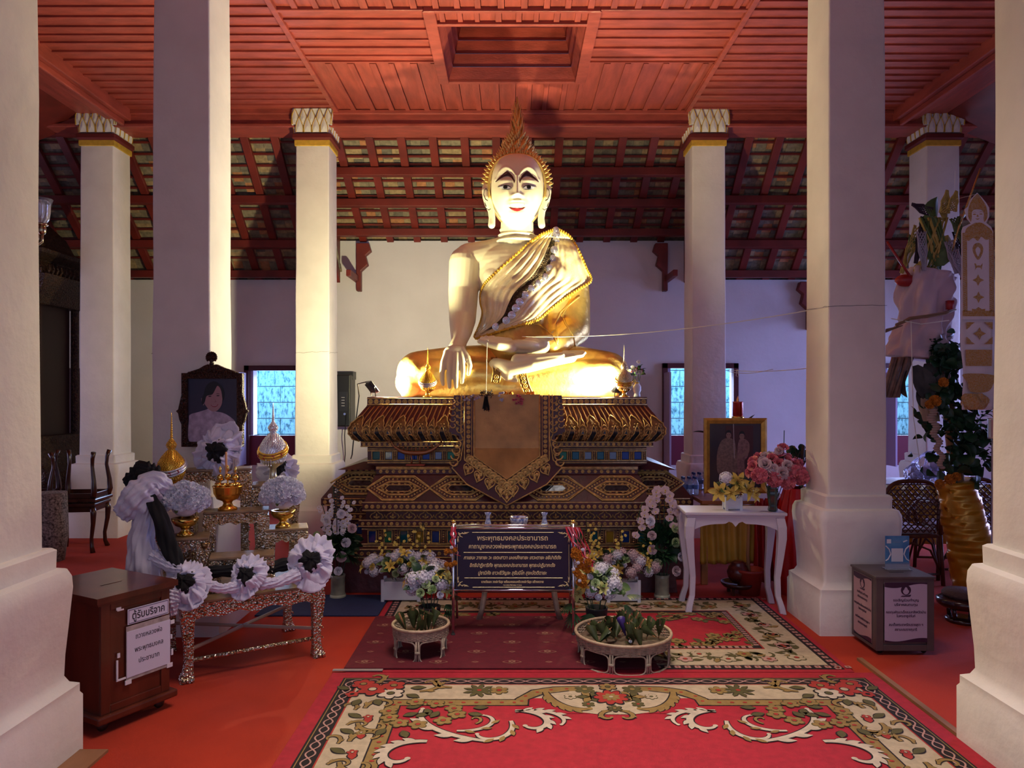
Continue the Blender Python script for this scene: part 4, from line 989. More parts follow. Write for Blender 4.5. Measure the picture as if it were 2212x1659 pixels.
def pompon_mesh(name, m, r=.03, n=90, seed=2, flat=.7):
    b = MB(); rd = random.Random(seed); b.ell((0, 0, 0), (r*.7, r*.7, r*.6*flat), 10, 7)
    for i in range(n):
        z = 1-1.7*(i+.5)/n; a = i*2.39996; s_ = math.sqrt(max(0, 1-z*z)); d = Vector((s_*cos(a), s_*sin(a), z*flat)).normalized(); side = d.orthogonal().normalized()
        side = Quaternion(d, rd.uniform(0, 3)) @ side; p = d*r*.55; t_ = d*r*rd.uniform(.95, 1.1); w_ = r*.2
        b.add([tuple(p-side*w_*.5), tuple(t_-side*w_+d.cross(side)*w_*.3), tuple(t_+side*w_), tuple(p+side*w_*.5)], [(0, 1, 2, 3)])
    return b.mesh(name, m, False)
def leaf_mesh(name, m, l=.1, w_=.03, bend=.35, n=7):
    b = MB()
    def fn(u, v): s_ = (u-.5)*2; ww = w_*sin(pi*min(.999, .06+.94*v))**.75; return (s_*ww, l*v*(1-.12*v), l*bend*v*(1-v)*1.6-abs(s_)*-ww*.35)
    b.sheet(fn, 4, n); return b.mesh(name, m, True)
def fan_mesh(name, m, l=.1):
    b = MB()
    for i in range(9):
        a = R(-70+17.5*i); L_ = l*(.65+.35*cos(a)); w_ = l*.085
        def fn(u, v, a=a, L_=L_, w_=w_): s_ = (u-.5)*2*w_*(1-.3*v)*(1 if v < .95 else .4); return (L_*v*sin(a)+s_*cos(a), L_*v*cos(a)-s_*sin(a), .2*l*v*v*-1+.1*l*v)
        b.sheet(fn, 2, 4)
    return b.mesh(name, m, True)
def orchid_mesh(name, m, r=.03):
    b = MB()
    for i, (L_, w_) in enumerate(((1, .36), (1, .62), (.8, .34), (.8, .34), (1, .62))):
        a = pi/2+2*pi*i/5
        def fn(u, v, a=a, L_=L_, w_=w_): s_ = (u-.5)*2*r*w_*sin(pi*(.1+.85*v)); return (r*L_*v*cos(a)-s_*sin(a), r*L_*v*sin(a)+s_*cos(a), r*.15*sin(v*3))
        b.sheet(fn, 3, 4)
    b.ell((0, -r*.15, r*.15), (r*.16, r*.22, r*.16), 6, 4, 1); return b.mesh(name, [m, pety], True)
F = dict(rw=rose_mesh('rose', petw), rp=rose_mesh('rose', petp), rpp=rose_mesh('rose', petpp), ry=rose_mesh('rose', pety), rg=rose_mesh('rose', petg),
         ly=lily_mesh('lily', pety), lg=lily_mesh('lily', mat('greenish_yellow_petal', (.52, .52, .16), .6)), hw=cluster_mesh('hydrangea', petw), hp=cluster_mesh('hydrangea', petpp), ow=orchid_mesh('orchid', petw), opk=orchid_mesh('orchid', petpp), oy=orchid_mesh('orchid', pety),
         mo=pompon_mesh('marigold', peto), cw=pompon_mesh('carnation', petw, .026, 110, 4, .85), lf=leaf_mesh('leaf', leafg), ll=leaf_mesh('leaf', leafl), fn=fan_mesh('fan_leaf', leafg), lb=leaf_mesh('leaf', leafg, .1, .045, .2))
FN = dict(rw='rose', rp='rose', rpp='rose', ry='rose', rg='rose', ly='lily', lg='lily', hw='hydrangea', hp='hydrangea', ow='orchid', opk='orchid', oy='orchid', mo='marigold', cw='carnation', lf='leaf', ll='leaf', fn='fan_leaf', lb='leaf')
def put(k, parent, p, d, s=1, spin=0, leaf=False):
    """one bloom or leaf as a part; p in the parent's space, facing (or growing) along d"""
    d = Vector(d).normalized(); q = (d.to_track_quat('Y', 'Z') if k in ('lf', 'll', 'fn', 'lb') else d.to_track_quat('Z', 'Y')).to_matrix().to_4x4()
    ax = 'Y' if k in ('lf', 'll', 'fn', 'lb') else 'Z'
    return inst(F[k], FN[k], parent, Matrix.Translation(p) @ q @ Matrix.Rotation(spin, 4, ax) @ Matrix.Scale(s, 4))
def dome(t, c, r, seq, n, seed=0, zmin=-.2, s=1.0, face=0, jit=.12, backcut=.55):
    """blooms over the viewer's side of a rounded bouquet"""
    rd = random.Random(seed); k = 0; out = 0
    tot = int(n*1.6)
    for i in range(tot):
        z = 1-(1-zmin)*(i+.5)/tot; a = i*2.39996; q = math.sqrt(max(0, 1-z*z)); d = Vector((q*cos(a), q*sin(a), z))
        if d.y > backcut: continue
        if out >= n: break
        p = Vector(c)+Vector((d.x*r[0], d.y*r[1], d.z*r[2]))*rd.uniform(1-jit, 1+jit); kk = seq[k % len(seq)]; k += 1; out += 1
        put(kk, t, p, (d+Vector((0, -.35, .25))).normalized(), s*rd.uniform(.85, 1.15), rd.uniform(0, 6))
def leaves(t, c, r, n, seed=0, kinds=('lf', 'll'), s=1.0, down=.0):
    """foliage: one mesh with all the leaves and stems of an arrangement"""
    rd = random.Random(seed+50); b = MB()
    L_ = {k: F[k] for k in set(kinds)}
    for i in range(n):
        a = rd.uniform(0, 2*pi); e = rd.uniform(-.2-down, 1.1); d = Vector((cos(a)*cos(e), sin(a)*cos(e), sin(e))); p = Vector(c)+Vector((d.x*r[0], d.y*r[1], d.z*r[2]))*rd.uniform(.25, .8)
        me = L_[rd.choice(kinds)]; q = d.to_track_quat('Y', 'Z').to_matrix().to_4x4(); T = Matrix.Translation(p) @ q @ Matrix.Rotation(rd.uniform(-1.2, 1.2), 4, 'Y') @ Matrix.Scale(s*rd.uniform(.7, 1.2), 4)
        b.add([tuple(T @ v.co) for v in me.vertices], [tuple(pp_.vertices) for pp_ in me.polygons], kinds_i[me.name.split('.')[0]+me.materials[0].name] if 0 else (1 if me.materials[0] == leafl else 0))
    for i in range(6): a = i; b.tube([(c[0], c[1], 0.02), (c[0]+r[0]*.5*cos(a), c[1]+r[1]*.5*sin(a), c[2])], .003, 5)
    return obj('foliage', b, [leafg, leafl], t, smooth=True)
def phum(name, label, loc, h, body_m, band_m, group=None, bowl_m=brass, lean=0, stand=False):
    """beaded bud-shaped offering on a footed bowl; h total height"""
    t = thing(name, label, 'offering', loc, 0, group); s = h
    b = MB(); z0 = .16 if not stand else .26
    b.lathe([(0, 0), (.10*s, 0), (.095*s, .015*s), (.05*s, .035*s), (.04*s, (z0-.08)*s), (.06*s, (z0-.06)*s), (.125*s, (z0-.02)*s), (.14*s, z0*s+.04*s), (.13*s, z0*s+.045*s), (.05*s, z0*s), (0, z0*s)], n=24, flute=.02)
    obj('bowl', b, bowl_m, t, smooth=True)
    b = MB(); N = 26; prof = [(.125, z0), (.155, z0+.06), (.165, z0+.13), (.15, z0+.21), (.11, z0+.28), (.065, z0+.335), (.04, z0+.36), (.03, z0+.375), (.05, z0+.40), (.058, z0+.425), (.045, z0+.455), (.022, z0+.49), (.018, z0+.50)]
    # rows of beads follow the profile
    b.lathe([(r*s, z*s) for r, z in [(0, z0)]+prof], n=N)
    for (ra, za), (rb, zb) in zip(prof, prof[1:]):
        m = max(1, int(math.hypot(ra-rb, za-zb)/.016))
        for k in range(m):
            r_, z_ = ra+(rb-ra)*k/m, za+(zb-za)*k/m; n = max(10, int(r_/.165*34)); ofs = .5*(k % 2)
            for i in range(n): a = 2*pi*(i+ofs)/n; b.ell((r_*s*cos(a), r_*s*sin(a), z_*s), (.011*s, .011*s, .010*s), 5, 3)
    obj('beaded_bud', b, body_m, t, smooth=True)
    b = MB(); 
    for off, rr in ((0, .02), (.035, .013), (-.03, .012)):
        pts = [((.162*s+.012*s)*cos(a*pi/14), (.162*s+.012*s)*sin(a*pi/14), (z0+.15+off+.085*sin(a*pi/14))*s*1.0) for a in range(28)]
        pts = [(x*(1-.12*max(0, (z/s-z0-.15)/.1)), y*(1-.12*max(0, (z/s-z0-.15)/.1)), z) for x, y, z in pts]; b.tube(pts, rr*s, 6, closed=True)
    ob = obj('beaded_sash', b, band_m, t, smooth=True)
    b = MB()
    for k in range(4):
        a = -pi/2+(k-1.5)*.55
        for j in range(7):
            cx_, cz = .182*s*cos(a)+(.018*s*cos(j*pi/3.5) if j < 6 else 0)*-sin(a), (z0+.15+.085*sin(a))*s+(.018*s*sin(j*pi/3) if j < 6 else 0); cy_ = .182*s*sin(a)
            b.ell((cx_, cy_, cz), (.010*s, .008*s, .010*s), 6, 4)
    obj('red_flowers', b, mat('red_bead', (.35, .01, .02), .3), t, smooth=True)
    b = MB(); z = z0+.49
    for k in range(11):
        r_ = .020-.0014*k; b.ell((0, 0, (z+.012)*s), (r_*s, r_*s, .018*s), 8, 5); z += (1-z0-.5)/11.6
    b.cap((0, 0, z*s), (0, 0, s), .005*s, .002*s, 8); obj('spire', b, body_m, t, smooth=True)
    for k in range(3): 
        b = MB(); x = (-.03+.03*k)*s; b.tube([(x, -.175*s, (z0+.08)*s), (x, -.18*s, (z0-.02)*s)], .006*s, 5); b.ell((x, -.18*s, (z0-.03)*s), (.01*s, .01*s, .014*s), 6, 4); obj('tassel', b, body_m, t, smooth=True)
    return t
def ruffle(name, label, loc, nrm, Rr, wm=whitec, km=blackc, seed=0, group=None, sz=1.0, cat='rosette'):
    """gathered cloth rosette with a black knot"""
    t = thing(name, label, cat, loc, 0, group); rd = random.Random(seed); Q = Vector(nrm).to_track_quat('Z', 'Y').to_matrix().to_4x4(); b = MB(); b.T = Q
    for lay, (r0, r1, h0, am, kf) in enumerate(((.20, .60, .52, .16, 4), (.25, .82, .36, .18, 5), (.3, 1.0, .14, .18, 7))):
        ph = [rd.uniform(0, 6) for _ in range(7)]
        def fn(u, v, r0=r0, r1=r1, h0=h0, am=am, kf=kf, ph=ph):
            a = 2*pi*u; wp = a+.35*sin(2*a+ph[4])+.2*sin(3*a+ph[5]); f = sin(pi*min(1, v*.9+.1)); w1 = 1-2*abs(sin(kf*.5*wp+ph[0]))**.7; w2 = sin(kf*2.3*wp+ph[2]+3*v); w3 = sin(4.1*kf*a+ph[6])
            rad = Rr*(r0+(r1-r0)*v*(1+.20*sin(2*a+ph[3])+.10*sin(3*a+ph[1])+.05*w2)); z = Rr*(h0*(sin(pi*.5*min(1, v*1.5))-.9*max(0, v-.45)*1.8)+am*w1*f+.05*w2*f)
            return (rad*cos(a)+Rr*.03*w3*v, rad*sin(a)+Rr*.04*w2*v, z*sz)
        b.sheet(fn, 140, 12)
    o = obj('white_ruffle', b, wm, t, smooth=True, solid=.002)
    b = MB(); b.T = Q
    def kn(u, v):
        a = 2*pi*u; th = pi*v; r_ = Rr*.40*(1+.16*sin(5*a+seed)*sin(th)+.12*sin(3*a)+.10*sin(7*th+3*a)+.08*sin(11*a)); return (r_*sin(th)*cos(a), r_*sin(th)*sin(a), Rr*.28*sz+r_*.7*cos(th))
    b.sheet(kn, 36, 18); obj('black_knot', b, km, t, smooth=True); return t
# ---- objects on the pedestal
def flood(loc, aim, label):
    t = thing('flood_lamp', label, 'lamp', loc, math.atan2(aim[1], aim[0])-pi/2)
    b = MB(); Rm = Matrix.Rotation(R(38), 4, 'X'); b.T = Matrix.Translation((0, 0, .085)) @ Rm
    b.box((-.075, -.012, -.055), (.075, .012, .055)); 
    for k in range(7): b.box((-.07+.021*k, -.028, -.045), (-.063+.021*k, -.010, .045))
    obj('housing', b, mat('dark_lamp_housing', (.03, .03, .032), .4, .4), t, bevel=.003)
    b = MB(); b.T = Matrix.Translation((0, 0, .085)) @ Rm; b.box((-.066, .0115, -.047), (.066, .0135, .047)); obj('lit_panel', b, mat('lit_led_panel', (1, .85, .5), .5, emit=6), t)
    b = MB(); b.tube([(-.08, 0, .085), (-.08, .01, .004), (.08, .01, .004), (.08, 0, .085)], .004, 6); obj('bracket', b, black, t); return t
flood((LAMPS[0][0]-.10, 6.20, 1.49), (.8, .35), 'black flood lamp on the left end of the pedestal top, facing the statue')
flood((LAMPS[1][0]+.075, 6.19, 1.49), (-.75, .3), 'black flood lamp on the right end of the pedestal top, behind the silver bud offering')
goldbead = mat('gold_beads', (.72, .42, .05), .28, .7); silverbead = mat('silver_beads', (.72, .72, .78), .25, .8); sashw = mat('silver_sash_beads', (.66, .66, .72), .3, .6); sashg = mat('gold_sash_beads', (.7, .42, .06), .3, .7)
phum('beaded_bud_offering', 'small gold beaded bud offering standing before the statue left knee', (X(924, 6.13), 6.13, 1.49), .41, goldbead, sashw)
phum('beaded_bud_offering', 'small silver and gold beaded bud offering standing before the statue right knee', (.925, 6.11, 1.49), .43, mat('pale_gold_beads', (.62, .52, .34), .3, .7), sashg)
t = thing('flower_vase', 'tiny white vase of pink artificial flowers at the right end of the pedestal top', 'vase', (X(1376, 6.2), 6.2, 1.49))
b = MB(); b.lathe([(0, 0), (.026, 0), (.028, .01), (.022, .03), (.034, .06), (.033, .09), (.016, .115), (.019, .135), (.013, .135), (.01, .11), (0, .11)], n=20, flute=.04, nf=8); obj('vase', b, mat('white_china', (.8, .8, .82), .2), t, smooth=True)
b = MB(); b.lathe([(.0175, .10), (.0185, .112), (.0185, .118), (.017, .125)], n=20); obj('gilt_neck', b, goldpaint, t, smooth=True)
leaves(t, (0, 0, .19), (.06, .05, .07), 16, 4, ('ll', 'lf'), .55); dome(t, (0, 0, .19), (.05, .04, .055), ['rpp', 'rg', 'rp'], 10, 3, .0, .55); put('ow', t, (.012, -.02, .29), (0, -1, .2), .7); put('ow', t, (-.04, -.02, .25), (-.3, -1, .2), .6)
# offerings on the edge of the pedestal
def small(name, label, cat, loc, group=None): return thing(name, label, cat, loc, 0, group)
t = small('flower_garland', 'withered dark garland with black tassel lying over the top of the orange altar cloth', 'garland', (X(1050, 5.86), 5.86, 1.495))
rd = random.Random(5)
b = MB()
for k in range(60): a = rd.uniform(0, 6.3); p = Vector((rd.uniform(-.045, .045), rd.uniform(-.015, .015), rd.uniform(0, .04))); b.tube([p, p+Vector((cos(a)*.02, -.012, sin(a)*.016))], .003, 4)
obj('withered_flowers', b, mat('withered_grey_brown', (.10, .07, .05), .9), t)
b = MB(); 
for k in range(24): x = rd.uniform(-.018, .018); b.tube([(x*.5, -.02, .0), (x, -.03, -.05), (x*1.5, -.03, -.10+rd.uniform(-.02, .02))], .003, 4)
obj('tassel', b, black, t)
t = small('flower_garland', 'pink crochet flower garland lying over the top edge of the orange altar cloth', 'garland', (X(1120, 5.86), 5.86, 1.48)); 
for k in range(14): put('rp', t, (rd.uniform(-.04, .04), -.02+rd.uniform(-.008, 0), rd.uniform(-.045, .03)), (rd.uniform(-.4, .4), -1, .3), .38)
t = small('flower_garland', 'white tassel garland beside the orange balls on the pedestal edge', 'garland', (X(1082, 5.86), 5.86, 1.49)); 
for k in range(8): put('cw', t, (rd.uniform(-.02, .02), -.018, rd.uniform(-.03, .035)), (0, -1, .2), .35)
t = small('flower_garland', 'pale silver and purple flower string at the left of the orange altar cloth top', 'garland', (X(1020, 5.86), 5.86, 1.49)); 
for k in range(14): put('cw' if k % 2 else 'rpp', t, (-.07+.01*k, -.018, rd.uniform(-.025, .02)), (0, -1, .2), .30)
for k, px in enumerate((1092, 1104, 1141, 1152)):
    b = MB(); b.ell((0, 0, 0), (.019, .019, .018), 14, 10); b.tube([(0, 0, .017), (0, 0, .022)], .003, 6)
    tag(obj('orange_ball', b, peto, smooth=True, shift=None), ['orange marigold ball beside the white tassel garland', 'orange marigold ball just left of the pink garland', 'larger orange marigold ball just right of the pink garland', 'orange marigold ball furthest right on the pedestal edge'][k], 'marigold', 'orange marigold balls on the pedestal edge').location = (X(px, 5.93), 5.93, 1.517)
# boat-shaped candle holder
t = thing('boat_candle_stand', 'brass boat shaped candle holder on a red foot on the left pedestal ledge', 'candle holder', (X(898, 5.92), 5.92, .942))
b = MB(); pts = []; n = 22
for i in range(n+1): u = i/n*2-1; pts.append((.20*u, 0, .10+.085*abs(u)**3+(.02 if u < -.93 else 0)))
b.tube(pts, [.006+.014*(1-abs(i/n*2-1)**2) for i in range(n+1)], 8, flat=.7)
for s in (-1, 1): b.tube([(s*.20, 0, .185), (s*.215, 0, .205), (s*.225, 0, .19), (s*.218, 0, .175)], [.008, .007, .005, .003], 6)
obj('hull', b, mat('dull_copper_brass', (.34, .15, .07), .4, .8), t, smooth=True)
b = MB()
for i in range(9): x = -.13+.26*i/8; b.lathe([(.006, 0), (.004, .01), (.008, .02), (.008, .03), (0, .03)], (x, 0, .115+.05*abs(x/.16)**3), 8)
obj('candle_cups', b, mat('dull_copper_brass', (.34, .15, .07)), t, smooth=True)
b = MB()
for s in (-1, 1): b.tube([(s*.035, 0, .01), (s*.03, 0, .05), (s*.04, 0, .10)], [.010, .005, .008], 8)
obj('posts', b, mat('dull_copper_brass', (.3, .2, .1)), t, smooth=True)
b = MB(); b.box((-.075, -.03, 0), (.075, .03, .012)); obj('foot', b, mat('faded_red_board', (.35, .06, .03), .6), t, bevel=.002)
# strings
b = MB(); 
def sag(a, c, s_, n=16): a, c = Vector(a), Vector(c); return [a.lerp(c, i/n)+Vector((0, 0, -s_*4*(i/n)*(1-i/n))) for i in range(n+1)]
b.tube(sag(W(1128, 727, 6.28), W(1792, 662, 4.72), .06), .0030, 5); 
tag(obj('sacred_string', b, mat('white_cotton_string', (.75, .72, .6), .8)), 'white cotton string running from the statue lap hand to the right tall pillar', 'string')
b = MB(); b.tube(sag(W(1052, 737, 6.2), Vector((X(1050, 5.9), 5.9, 1.515)), .0), .0028, 5); b.tube([W(1052, 737, 6.2)+Vector((.012*cos(a), -.002, .012*sin(a))) for a in range(6)], .003, 5, closed=True)
tag(obj('sacred_string', b, mat('white_cotton_string', (1, 1, 1))), 'short white string hanging from the statue lap hand fingers to the withered garland', 'string')
b = MB(); b.tube(sag(W(1572, 799, 7.86), W(1752, 795, 5.2), .02), .003, 5); b.tube(sag(W(1572, 802, 7.86), W(1670, 797, 6.6), .03), .003, 5); b.tube([W(1592, 797, 7.6), W(1590, 812, 7.6), W(1596, 815, 7.6), W(1594, 798, 7.6)], .003, 5)
tag(obj('sacred_string', b, mat('white_cotton_string', (1, 1, 1))), 'thin knotted white string between the lotus capital pillar and the tall right pillar', 'string')
# black loudspeaker on the back wall
t = thing('wall_speaker', 'tall black loudspeaker hung on the back wall left of the statue', 'speaker', (X(750, 9.5), 9.48, 1.11))
b = MB(); b.box((-.11, -.12, 0), (.07, .19, .66)); obj('cabinet', b, black, t, bevel=.015)
b = MB(); b.box((-.07, -.127, .20), (.03, -.119, .44)); obj('label_plate', b, mat('dark_plate', (.02, .02, .025), .3), t)
for k in range(4): b = MB(); b.box((-.04, -.130, .26+.035*k), (-.0, -.126, .268+.035*k)); obj('printed_line', b, mat('pale_print', (.4, .4, .45), .5), t)
b = MB(); b.lathe([(0, 0), (.015, 0), (.015, .01), (0, .01)], n=12); o = obj('cable_socket', b, chrome, t); o.matrix_local = Matrix.Translation((-.0, -.122, .16)) @ Matrix.Rotation(pi/2, 4, 'X')
b = MB(); b.box((-.12, .0, .60), (.08, .19, .70)); obj('bracket', b, black, t)
b = MB(); b.tube([(X(750, 9.4), 9.34, 1.27), (X(746, 9.4), 9.36, 1.0), (X(738, 9.3), 9.5, .75), (X(738, 9.6), 9.64, .3), (X(736, 9.6), 9.64, .02)], .006, 6); tag(obj('cable', b, black), 'thin black cable hanging below the black wall loudspeaker', 'cable')
b = MB(); b.tube([(LAMPS[0][0]-.15, 6.25, 1.62), (LAMPS[0][0]-.24, 6.28, 1.60), (-1.30, 6.3, 1.5), (-1.34, 6.3, 1.2), (-1.36, 6.3, 1.0), (-1.36, 6.25, .97)], .005, 6); tag(obj('cable', b, black), 'black lamp cable running down the left side of the pedestal', 'cable')
# ================================================================ SIGN AND FRONT ITEMS
navy = mat('navy_blue_board', (.006, .009, .035), .35, var=.15, scale=3); signgold = mat('pale_gold_lettering', (.78, .66, .34), .4, .2)
YS = 4.62
t = thing('sign_board', 'dark blue sign with gold Thai lettering on a chrome tube stand', 'sign', (X(1110, YS), YS, 0))
x0, x1 = X(984, YS)-X(1110, YS), X(1234, YS)-X(1110, YS); z0, z1 = Z(1273, YS), Z(1142, YS)
b = MB(); b.box((x0, -.01, z0), (x1, .01, z1)); obj('board', b, navy, t, bevel=.002)
b = MB(); 
for z in (z0-.004, z1+.004): b.tube([(x0-.01, -.004, z), (x1+.01, -.004, z)], .009, 10)
b.tube([(x0-.02, 0, z1+.022), (x1+.02, 0, z1+.022)], .006, 10)
for x in (x0-.013, x1+.013): b.tube([(x, 0, z1+.04), (x, -.004, z0-.02), (x-.0, -.03, .02)], .010, 10); b.tube([(x, .005, z1), (x, .32, .012)], .009, 10)
b.tube([(x0, .16, .33), (x1, .16, .33)], .007, 8); obj('tube_frame', b, chrome, t, smooth=True)
for x in (x0-.013, x1+.013):
    b = MB(); b.lathe([(0, 0), (.013, 0), (.014, .02), (.011, .03), (0, .03)], (x, -.03, 0), 12); obj('foot_cap', b, mat('dark_rubber', (.02, .02, .02), .7), t, smooth=True)
    b = MB(); b.ell((x, 0, z1+.043), (.013,)*3, 12, 8); obj('knob', b, brass, t, smooth=True)
bw, bh = x1-x0, z1-z0; zc = (z0+z1)/2; cxs = (x0+x1)/2
def SX(u): return x0+(u-984)*(bw/250.)
def SZ(v): return Z(v, YS)
b = MB()
def seg(ax, ay, bx, by, w_=.0022): b.tube([(SX(ax), -.0115, SZ(ay)), (SX(bx), -.0115, SZ(by))], w_*.7, 4)
seg(1020, 1149.5, 1196, 1149.5); seg(1021, 1267.5, 1198, 1267.5); seg(988, 1175, 988.5, 1243); seg(1228.5, 1175, 1229, 1243); seg(1002, 1192.5, 1214, 1192.5); seg(1003, 1247.5, 1215, 1247.5)
obj('border_lines', b, signgold, t)
for sx, sy in ((-1, 1), (1, 1), (-1, -1), (1, -1)):      # flame scroll corners
    b = MB(); b.T = Matrix.Translation((cxs+sx*(bw/2-.010), -.0115, zc+sy*(bh/2-.019))) @ Matrix(((-sx, 0, 0, 0), (0, 1, 0, 0), (0, 0, -sy, 0), (0, 0, 0, 1)))
    for (a, c, dx, dz, r) in ((.005, .005, .03, .0, .014), (.030, .004, .03, .004, .009), (.004, .028, .006, .03, .009), (.012, .014, .02, .016, .010), (.045, .002, .025, .0, .006), (.003, .040, .0, .022, .006)):
        b.tube([(a, 0, c), (a+dx*.4, 0, c+dz*.4+r*.6), (a+dx*.8, 0, c+dz*.8+r*.2), (a+dx*1.2, 0, c+dz*1.2)], [.0008, .0032, .0022, .0006], 5)
        b.tube([(a, 0, c), (a+r*.6, 0, c+r*.1), (a+r*.8, 0, c+r*.7), (a+r*.3, 0, c+r*.8), (a+r*.3, 0, c+r*.45)], [.0022, .0026, .0022, .0016, .0008], 5)
    obj('corner_scroll', b, signgold, t)
for s_, v, w_, sz, sh_ in (('พระพุทธมงคลประชานารถ', 1162, 152, .042, 0), ('คาถาบูชาหลวงพ่อพระพุทธมงคลประชานารถ', 1180, 188, .036, 0), ('กาเยนะ วาจายะ วะ เจตะสาวา มะเหสักขายะ เทวะตายะ อธิปาติตัง', 1204, 210, .030, .25),
        ('อิทธิปาฏิหาริกัง พุทธมงคลประชานารถ พุทธะปะฏิมากะรัง', 1220.5, 184, .031, .25), ('ปูชามิหัง ยาวะชีวัญจะ สุธัมมิโก สุขะปัตติตายะ', 1237, 148, .031, .25), ('นายวัลลภ วงษ์ศรีสุข พร้อมครอบครัววงษ์ศรีสุข สร้างถวาย', 1256, 134, .019, 0), ('๒๙ พฤศจิกายน ๒๕๖๓', 1263, 40, .010, 0)):
    text(s_, sz, signgold, t, frame(Vector((SX(1107), -.0108, SZ(v))), (1, 0, 0), (0, 0, 1)), width=w_*bw/250., shear=sh_, off=.0006)
# ribbons and marigold garlands tied on the sign posts
ribr = mat('red_pink_ribbon', (.50, .02, .03), .4); ribp = mat('pink_ribbon', (.70, .20, .28), .4)
def ribbon3(b, pts, w_, tw=0, mi=0):
    n = len(pts); v = []
    for i, p in enumerate(pts): a = tw*i/n; d = Vector((cos(a)*w_/2, sin(a)*w_/2, 0)); p = Vector(p); v += [tuple(p-d), tuple(p+d)]
    b.add(v, [(2*i, 2*i+1, 2*i+3, 2*i+2) for i in range(n-1)], mi)
for nm, px, lab, amt in (('marigold_garland', 976, 'thin marigold garland and red ribbon tied to the left post of the blue sign', 3), ('marigold_garland', 1247, 'thick orange marigold garland and pink ribbons tied to the right post of the blue sign', 9)):
    t = thing(nm, lab, 'garland', (X(px, YS-.03), YS-.035, 0)); rd = random.Random(px); s_ = -1 if px < 1000 else 1
    b = MB()
    for k in range(3 if s_ < 0 else 7):
        xx = (-.02+.012*k) if s_ < 0 else (-.05+.013*k); zt_ = .69
        ribbon3(b, [(xx-.02*s_+rd.uniform(-.005, .005)*j+(.012*j*s_ if s_ > 0 else 0), -.004*k-.002*j, zt_-(.022 if s_ < 0 else .030)*j) for j in range(9)], .012, 1.2+k, k % 2)
    obj('ribbons', b, [ribr, ribp], t, solid=.001)
    if s_ < 0:
        for z in (Z(1186, YS), Z(1214, YS)):
            for k in range(3): put('mo', t, (-.03+.025*k, -.02, z+rd.uniform(-.006, .006)), (0, -.6, .6), .55)
        for z in (.565, .54, .52): put('cw', t, (0, -.02, z), (0, -1, 0), .4)
    else:
        for k in range(17): put('mo', t, (rd.uniform(-.03, .06)+.02*(k/17.), -.03+rd.uniform(-.01, .01), Z(1186+k*4.4, YS)), (rd.uniform(-.5, .5), -1, rd.uniform(-.2, .5)), .75, rd.uniform(0, 3))
        for z in (.56, .48, .44, .37): put('cw', t, (rd.uniform(-.03, .03), -.06, z), (0, -1, 0), .4)
# low altar table behind the sign with blue and white china
tw = mat('worn_gilt_wood', (.33, .25, .19), .35, .4, var=.3, scale=14)
t = thing('low_altar_table', 'narrow silvered wooden table with curved legs behind the blue sign', 'table', (X(1122, 5.0), 5.05, 0))
b = MB(); b.box((-.33, -.15, .555), (.33, .15, .585)); b.box((-.31, -.13, .50), (.31, .13, .555)); obj('tabletop', b, tw, t, bevel=.004)
for sx in (-1, 1):
    for sy in (-1, 1):
        b = MB(); xb, yb = sx*.25, sy*.12; b.tube([(xb-sx*.01, yb, .50), (xb, yb, .36), (xb-sx*.022, yb, .22), (xb-sx*.004, yb-.01*(1 if sy < 0 else -1), .09), (xb+sx*.025, yb-.02*(1 if sy < 0 else -1), .0)], [.024, .024, .020, .017, .022], 10); obj('leg', b, tw, t, smooth=True)
b = MB(); b.box((-.25, -.125, .27), (.25, -.105, .31)); b.box((-.25, .105, .20), (.25, .125, .24)); obj('stretcher', b, tw, t, bevel=.003)
china = mat('blue_white_china', (.62, .66, .78), .15, c2=(.02, .05, .30), scale=55, coat=.5)
for px, lab in ((1054, 'small blue and white china vase standing left of the bowl behind the sign'), (1176, 'small blue and white china vase standing right of the bowl behind the sign')):
    b = MB(); b.lathe([(0, 0), (.022, 0), (.026, .02), (.022, .045), (.013, .08), (.015, .10), (.024, .118), (.018, .118), (.010, .09), (0, .09)], n=20); o = obj('china_vase', b, china, smooth=True); tag(o, lab, 'vase', 'blue and white china on the altar table'); o.location = (X(px, 5.05), 5.05, .586)
t = thing('china_bowl', 'blue and white china bowl with brown rim behind the sign', 'bowl', (X(1121, 5.05), 5.05, .586))
b = MB(); b.lathe([(0, 0), (.03, 0), (.034, .012), (.05, .03), (.060, .06), (.063, .088), (.059, .088), (.052, .05), (0, .03)], n=28); obj('bowl', b, china, t, smooth=True)
b = MB(); b.tube([(.062*cos(a*pi/14), .062*sin(a*pi/14), .089) for a in range(28)], .002, 5, closed=True); obj('brown_rim', b, mat('brown_glaze', (.25, .08, .03), .3), t)
